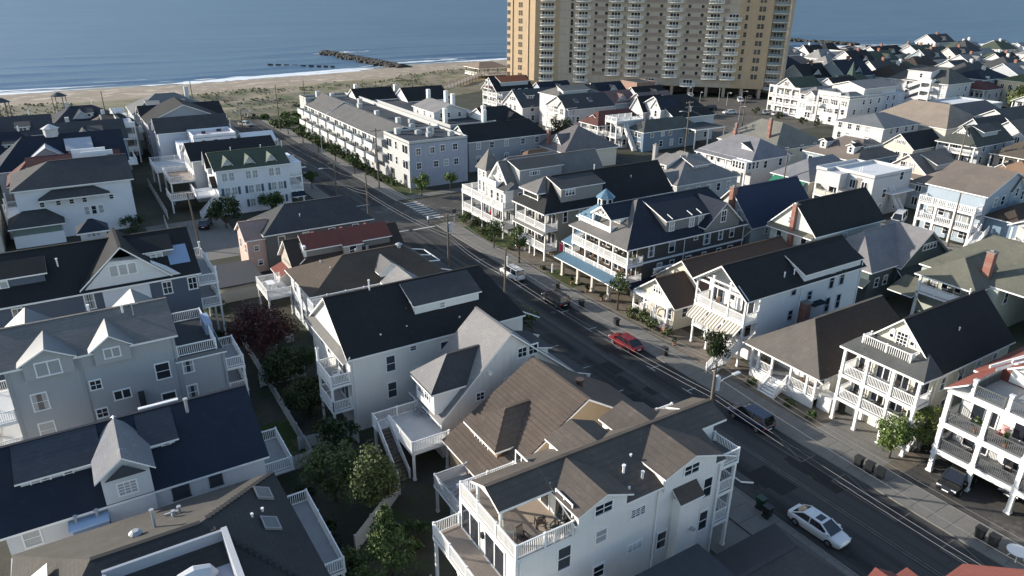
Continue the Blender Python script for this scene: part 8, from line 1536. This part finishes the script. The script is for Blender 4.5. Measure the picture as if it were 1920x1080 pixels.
condenser('grey condenser unit beside the chimney chase of the rocking chair house', 33.9, 27.2); condenser('grey condenser unit by the side wall of the large white house', 28.4, 56.4); condenser('condenser unit beside the low hip roofed cottage', 66.5, 36.4); condenser('condenser unit in the side passage of the striped awning house', 73.2, 46.5); condenser('condenser unit on the ground beside the plum tree', 18.3, 79.6)
# boardwalk ramp to the beach
t = thing('boardwalk', 'long timber boardwalk ramp with rails climbing over the dunes beside the tower', 'boardwalk', (131, 264, 0)); a = Vector((0, 0, .6)); b = Vector((31, 22, 3.2)); m = MB(); m.beam(a, b, 3.4, .25); link('deck', m.mesh('deck', [boards((.36, .30, .25), 'X', .3)]), t)
d = (b-a).normalized(); s_ = Vector((-d.y, d.x, 0)).normalized()*1.7
for sg in (-1, 1):
    m = MB()
    for hz in (.5, 1.0): m.beam(a+s_*sg+Vector((0, 0, hz)), b+s_*sg+Vector((0, 0, hz)), .09)
    link('railing', m.mesh('railing', [paint((.42, .37, .32), .8)]), t)
    for k in range(14): p = a.lerp(b, k/13)+s_*sg; m = MB(); m.box(-.09, -.09, -p.z, .09, .09, 1.1); link('post', m.mesh('post', [WOODP]), t, p)
h = House('beach_pavilion', 'weathered timber pavilion at the end of the boardwalk beside the tower', 168, 292, 'pavilion', far=True); h.slab(161, 286, 176, 299, 2.6, .4, boards((.34, .29, .25), 'X', .3))
for x in (161.5, 166, 171, 175.5):
    for y in (286.5, 298.5): h.post(x, y, 0, 5.4, .35, WOODP)
h.roof(161, 286, 176, 299, 5.4, 7.4, 'x', 4, 4, .5, shingle((.2, .16, .13)))
h.rail([(161.2, 286.2), (175.8, 286.2)], 2.6); h.rail([(161.2, 298.8), (161.2, 286.2)], 2.6); h.done()
# pedestrian crossing at the corner
def person(label, x, y, rz):
    t = thing('person', label, 'person', (x, y, .02), rz)
    J = [(0, 0, .95), (0, 0, 1.2), (0, 0, 1.42), (0, 0, 1.52), (.0, -.02, 1.66), (.18, 0, 1.40), (.24, .05, 1.12), (.23, -.06, .88), (-.18, 0, 1.40), (-.24, -.05, 1.12), (-.23, -.14, .9), (.09, 0, .9), (.10, -.14, .5), (.10, -.1, .08), (.10, -.24, .05), (-.09, 0, .9), (-.10, .1, .5), (-.10, .26, .12), (-.10, .14, .05)]
    E_ = [(0, 1), (1, 2), (2, 3), (3, 4), (2, 5), (5, 6), (6, 7), (2, 8), (8, 9), (9, 10), (0, 11), (11, 12), (12, 13), (13, 14), (0, 15), (15, 16), (16, 17), (17, 18)]; RR = [.15, .14, .15, .055, .10, .065, .05, .035, .065, .05, .035, .1, .075, .05, .045, .1, .075, .05, .045]
    me = bpy.data.meshes.new('body'); me.from_pydata(J, E_, []); o = link('body', me, t); me.materials.append(paint((.7, .7, .7), .8)); md = o.modifiers.new('skin', 'SKIN')
    for v, r_ in zip(me.skin_vertices[0].data, RR): v.radius = (r_, r_*.85)
    me.skin_vertices[0].data[0].use_root = True; o.modifiers.new('sub', 'SUBSURF').levels = 1; o.modifiers['sub'].render_levels = 2
    m = MB(); m.tube([(0, 0, 1.66), (0, .01, 1.74), (0, .01, 1.80)], [.105, .1, .05], 10); link('hair', m.mesh('hair', [paint((.05, .035, .025), .8)]), t)
    m = MB(); m.tube([(.1, 0, .92), (.1, -.14, .5), (.1, -.1, .12)], [.12, .095, .07], 8); m.tube([(-.1, 0, .92), (-.1, .1, .5), (-.1, .25, .16)], [.12, .095, .07], 8); link('trousers', m.mesh('trousers', [paint((.06, .07, .1), .8)]), t)
person('person in a white top walking across the road at the street corner', 52.6, 112.4, R(100))
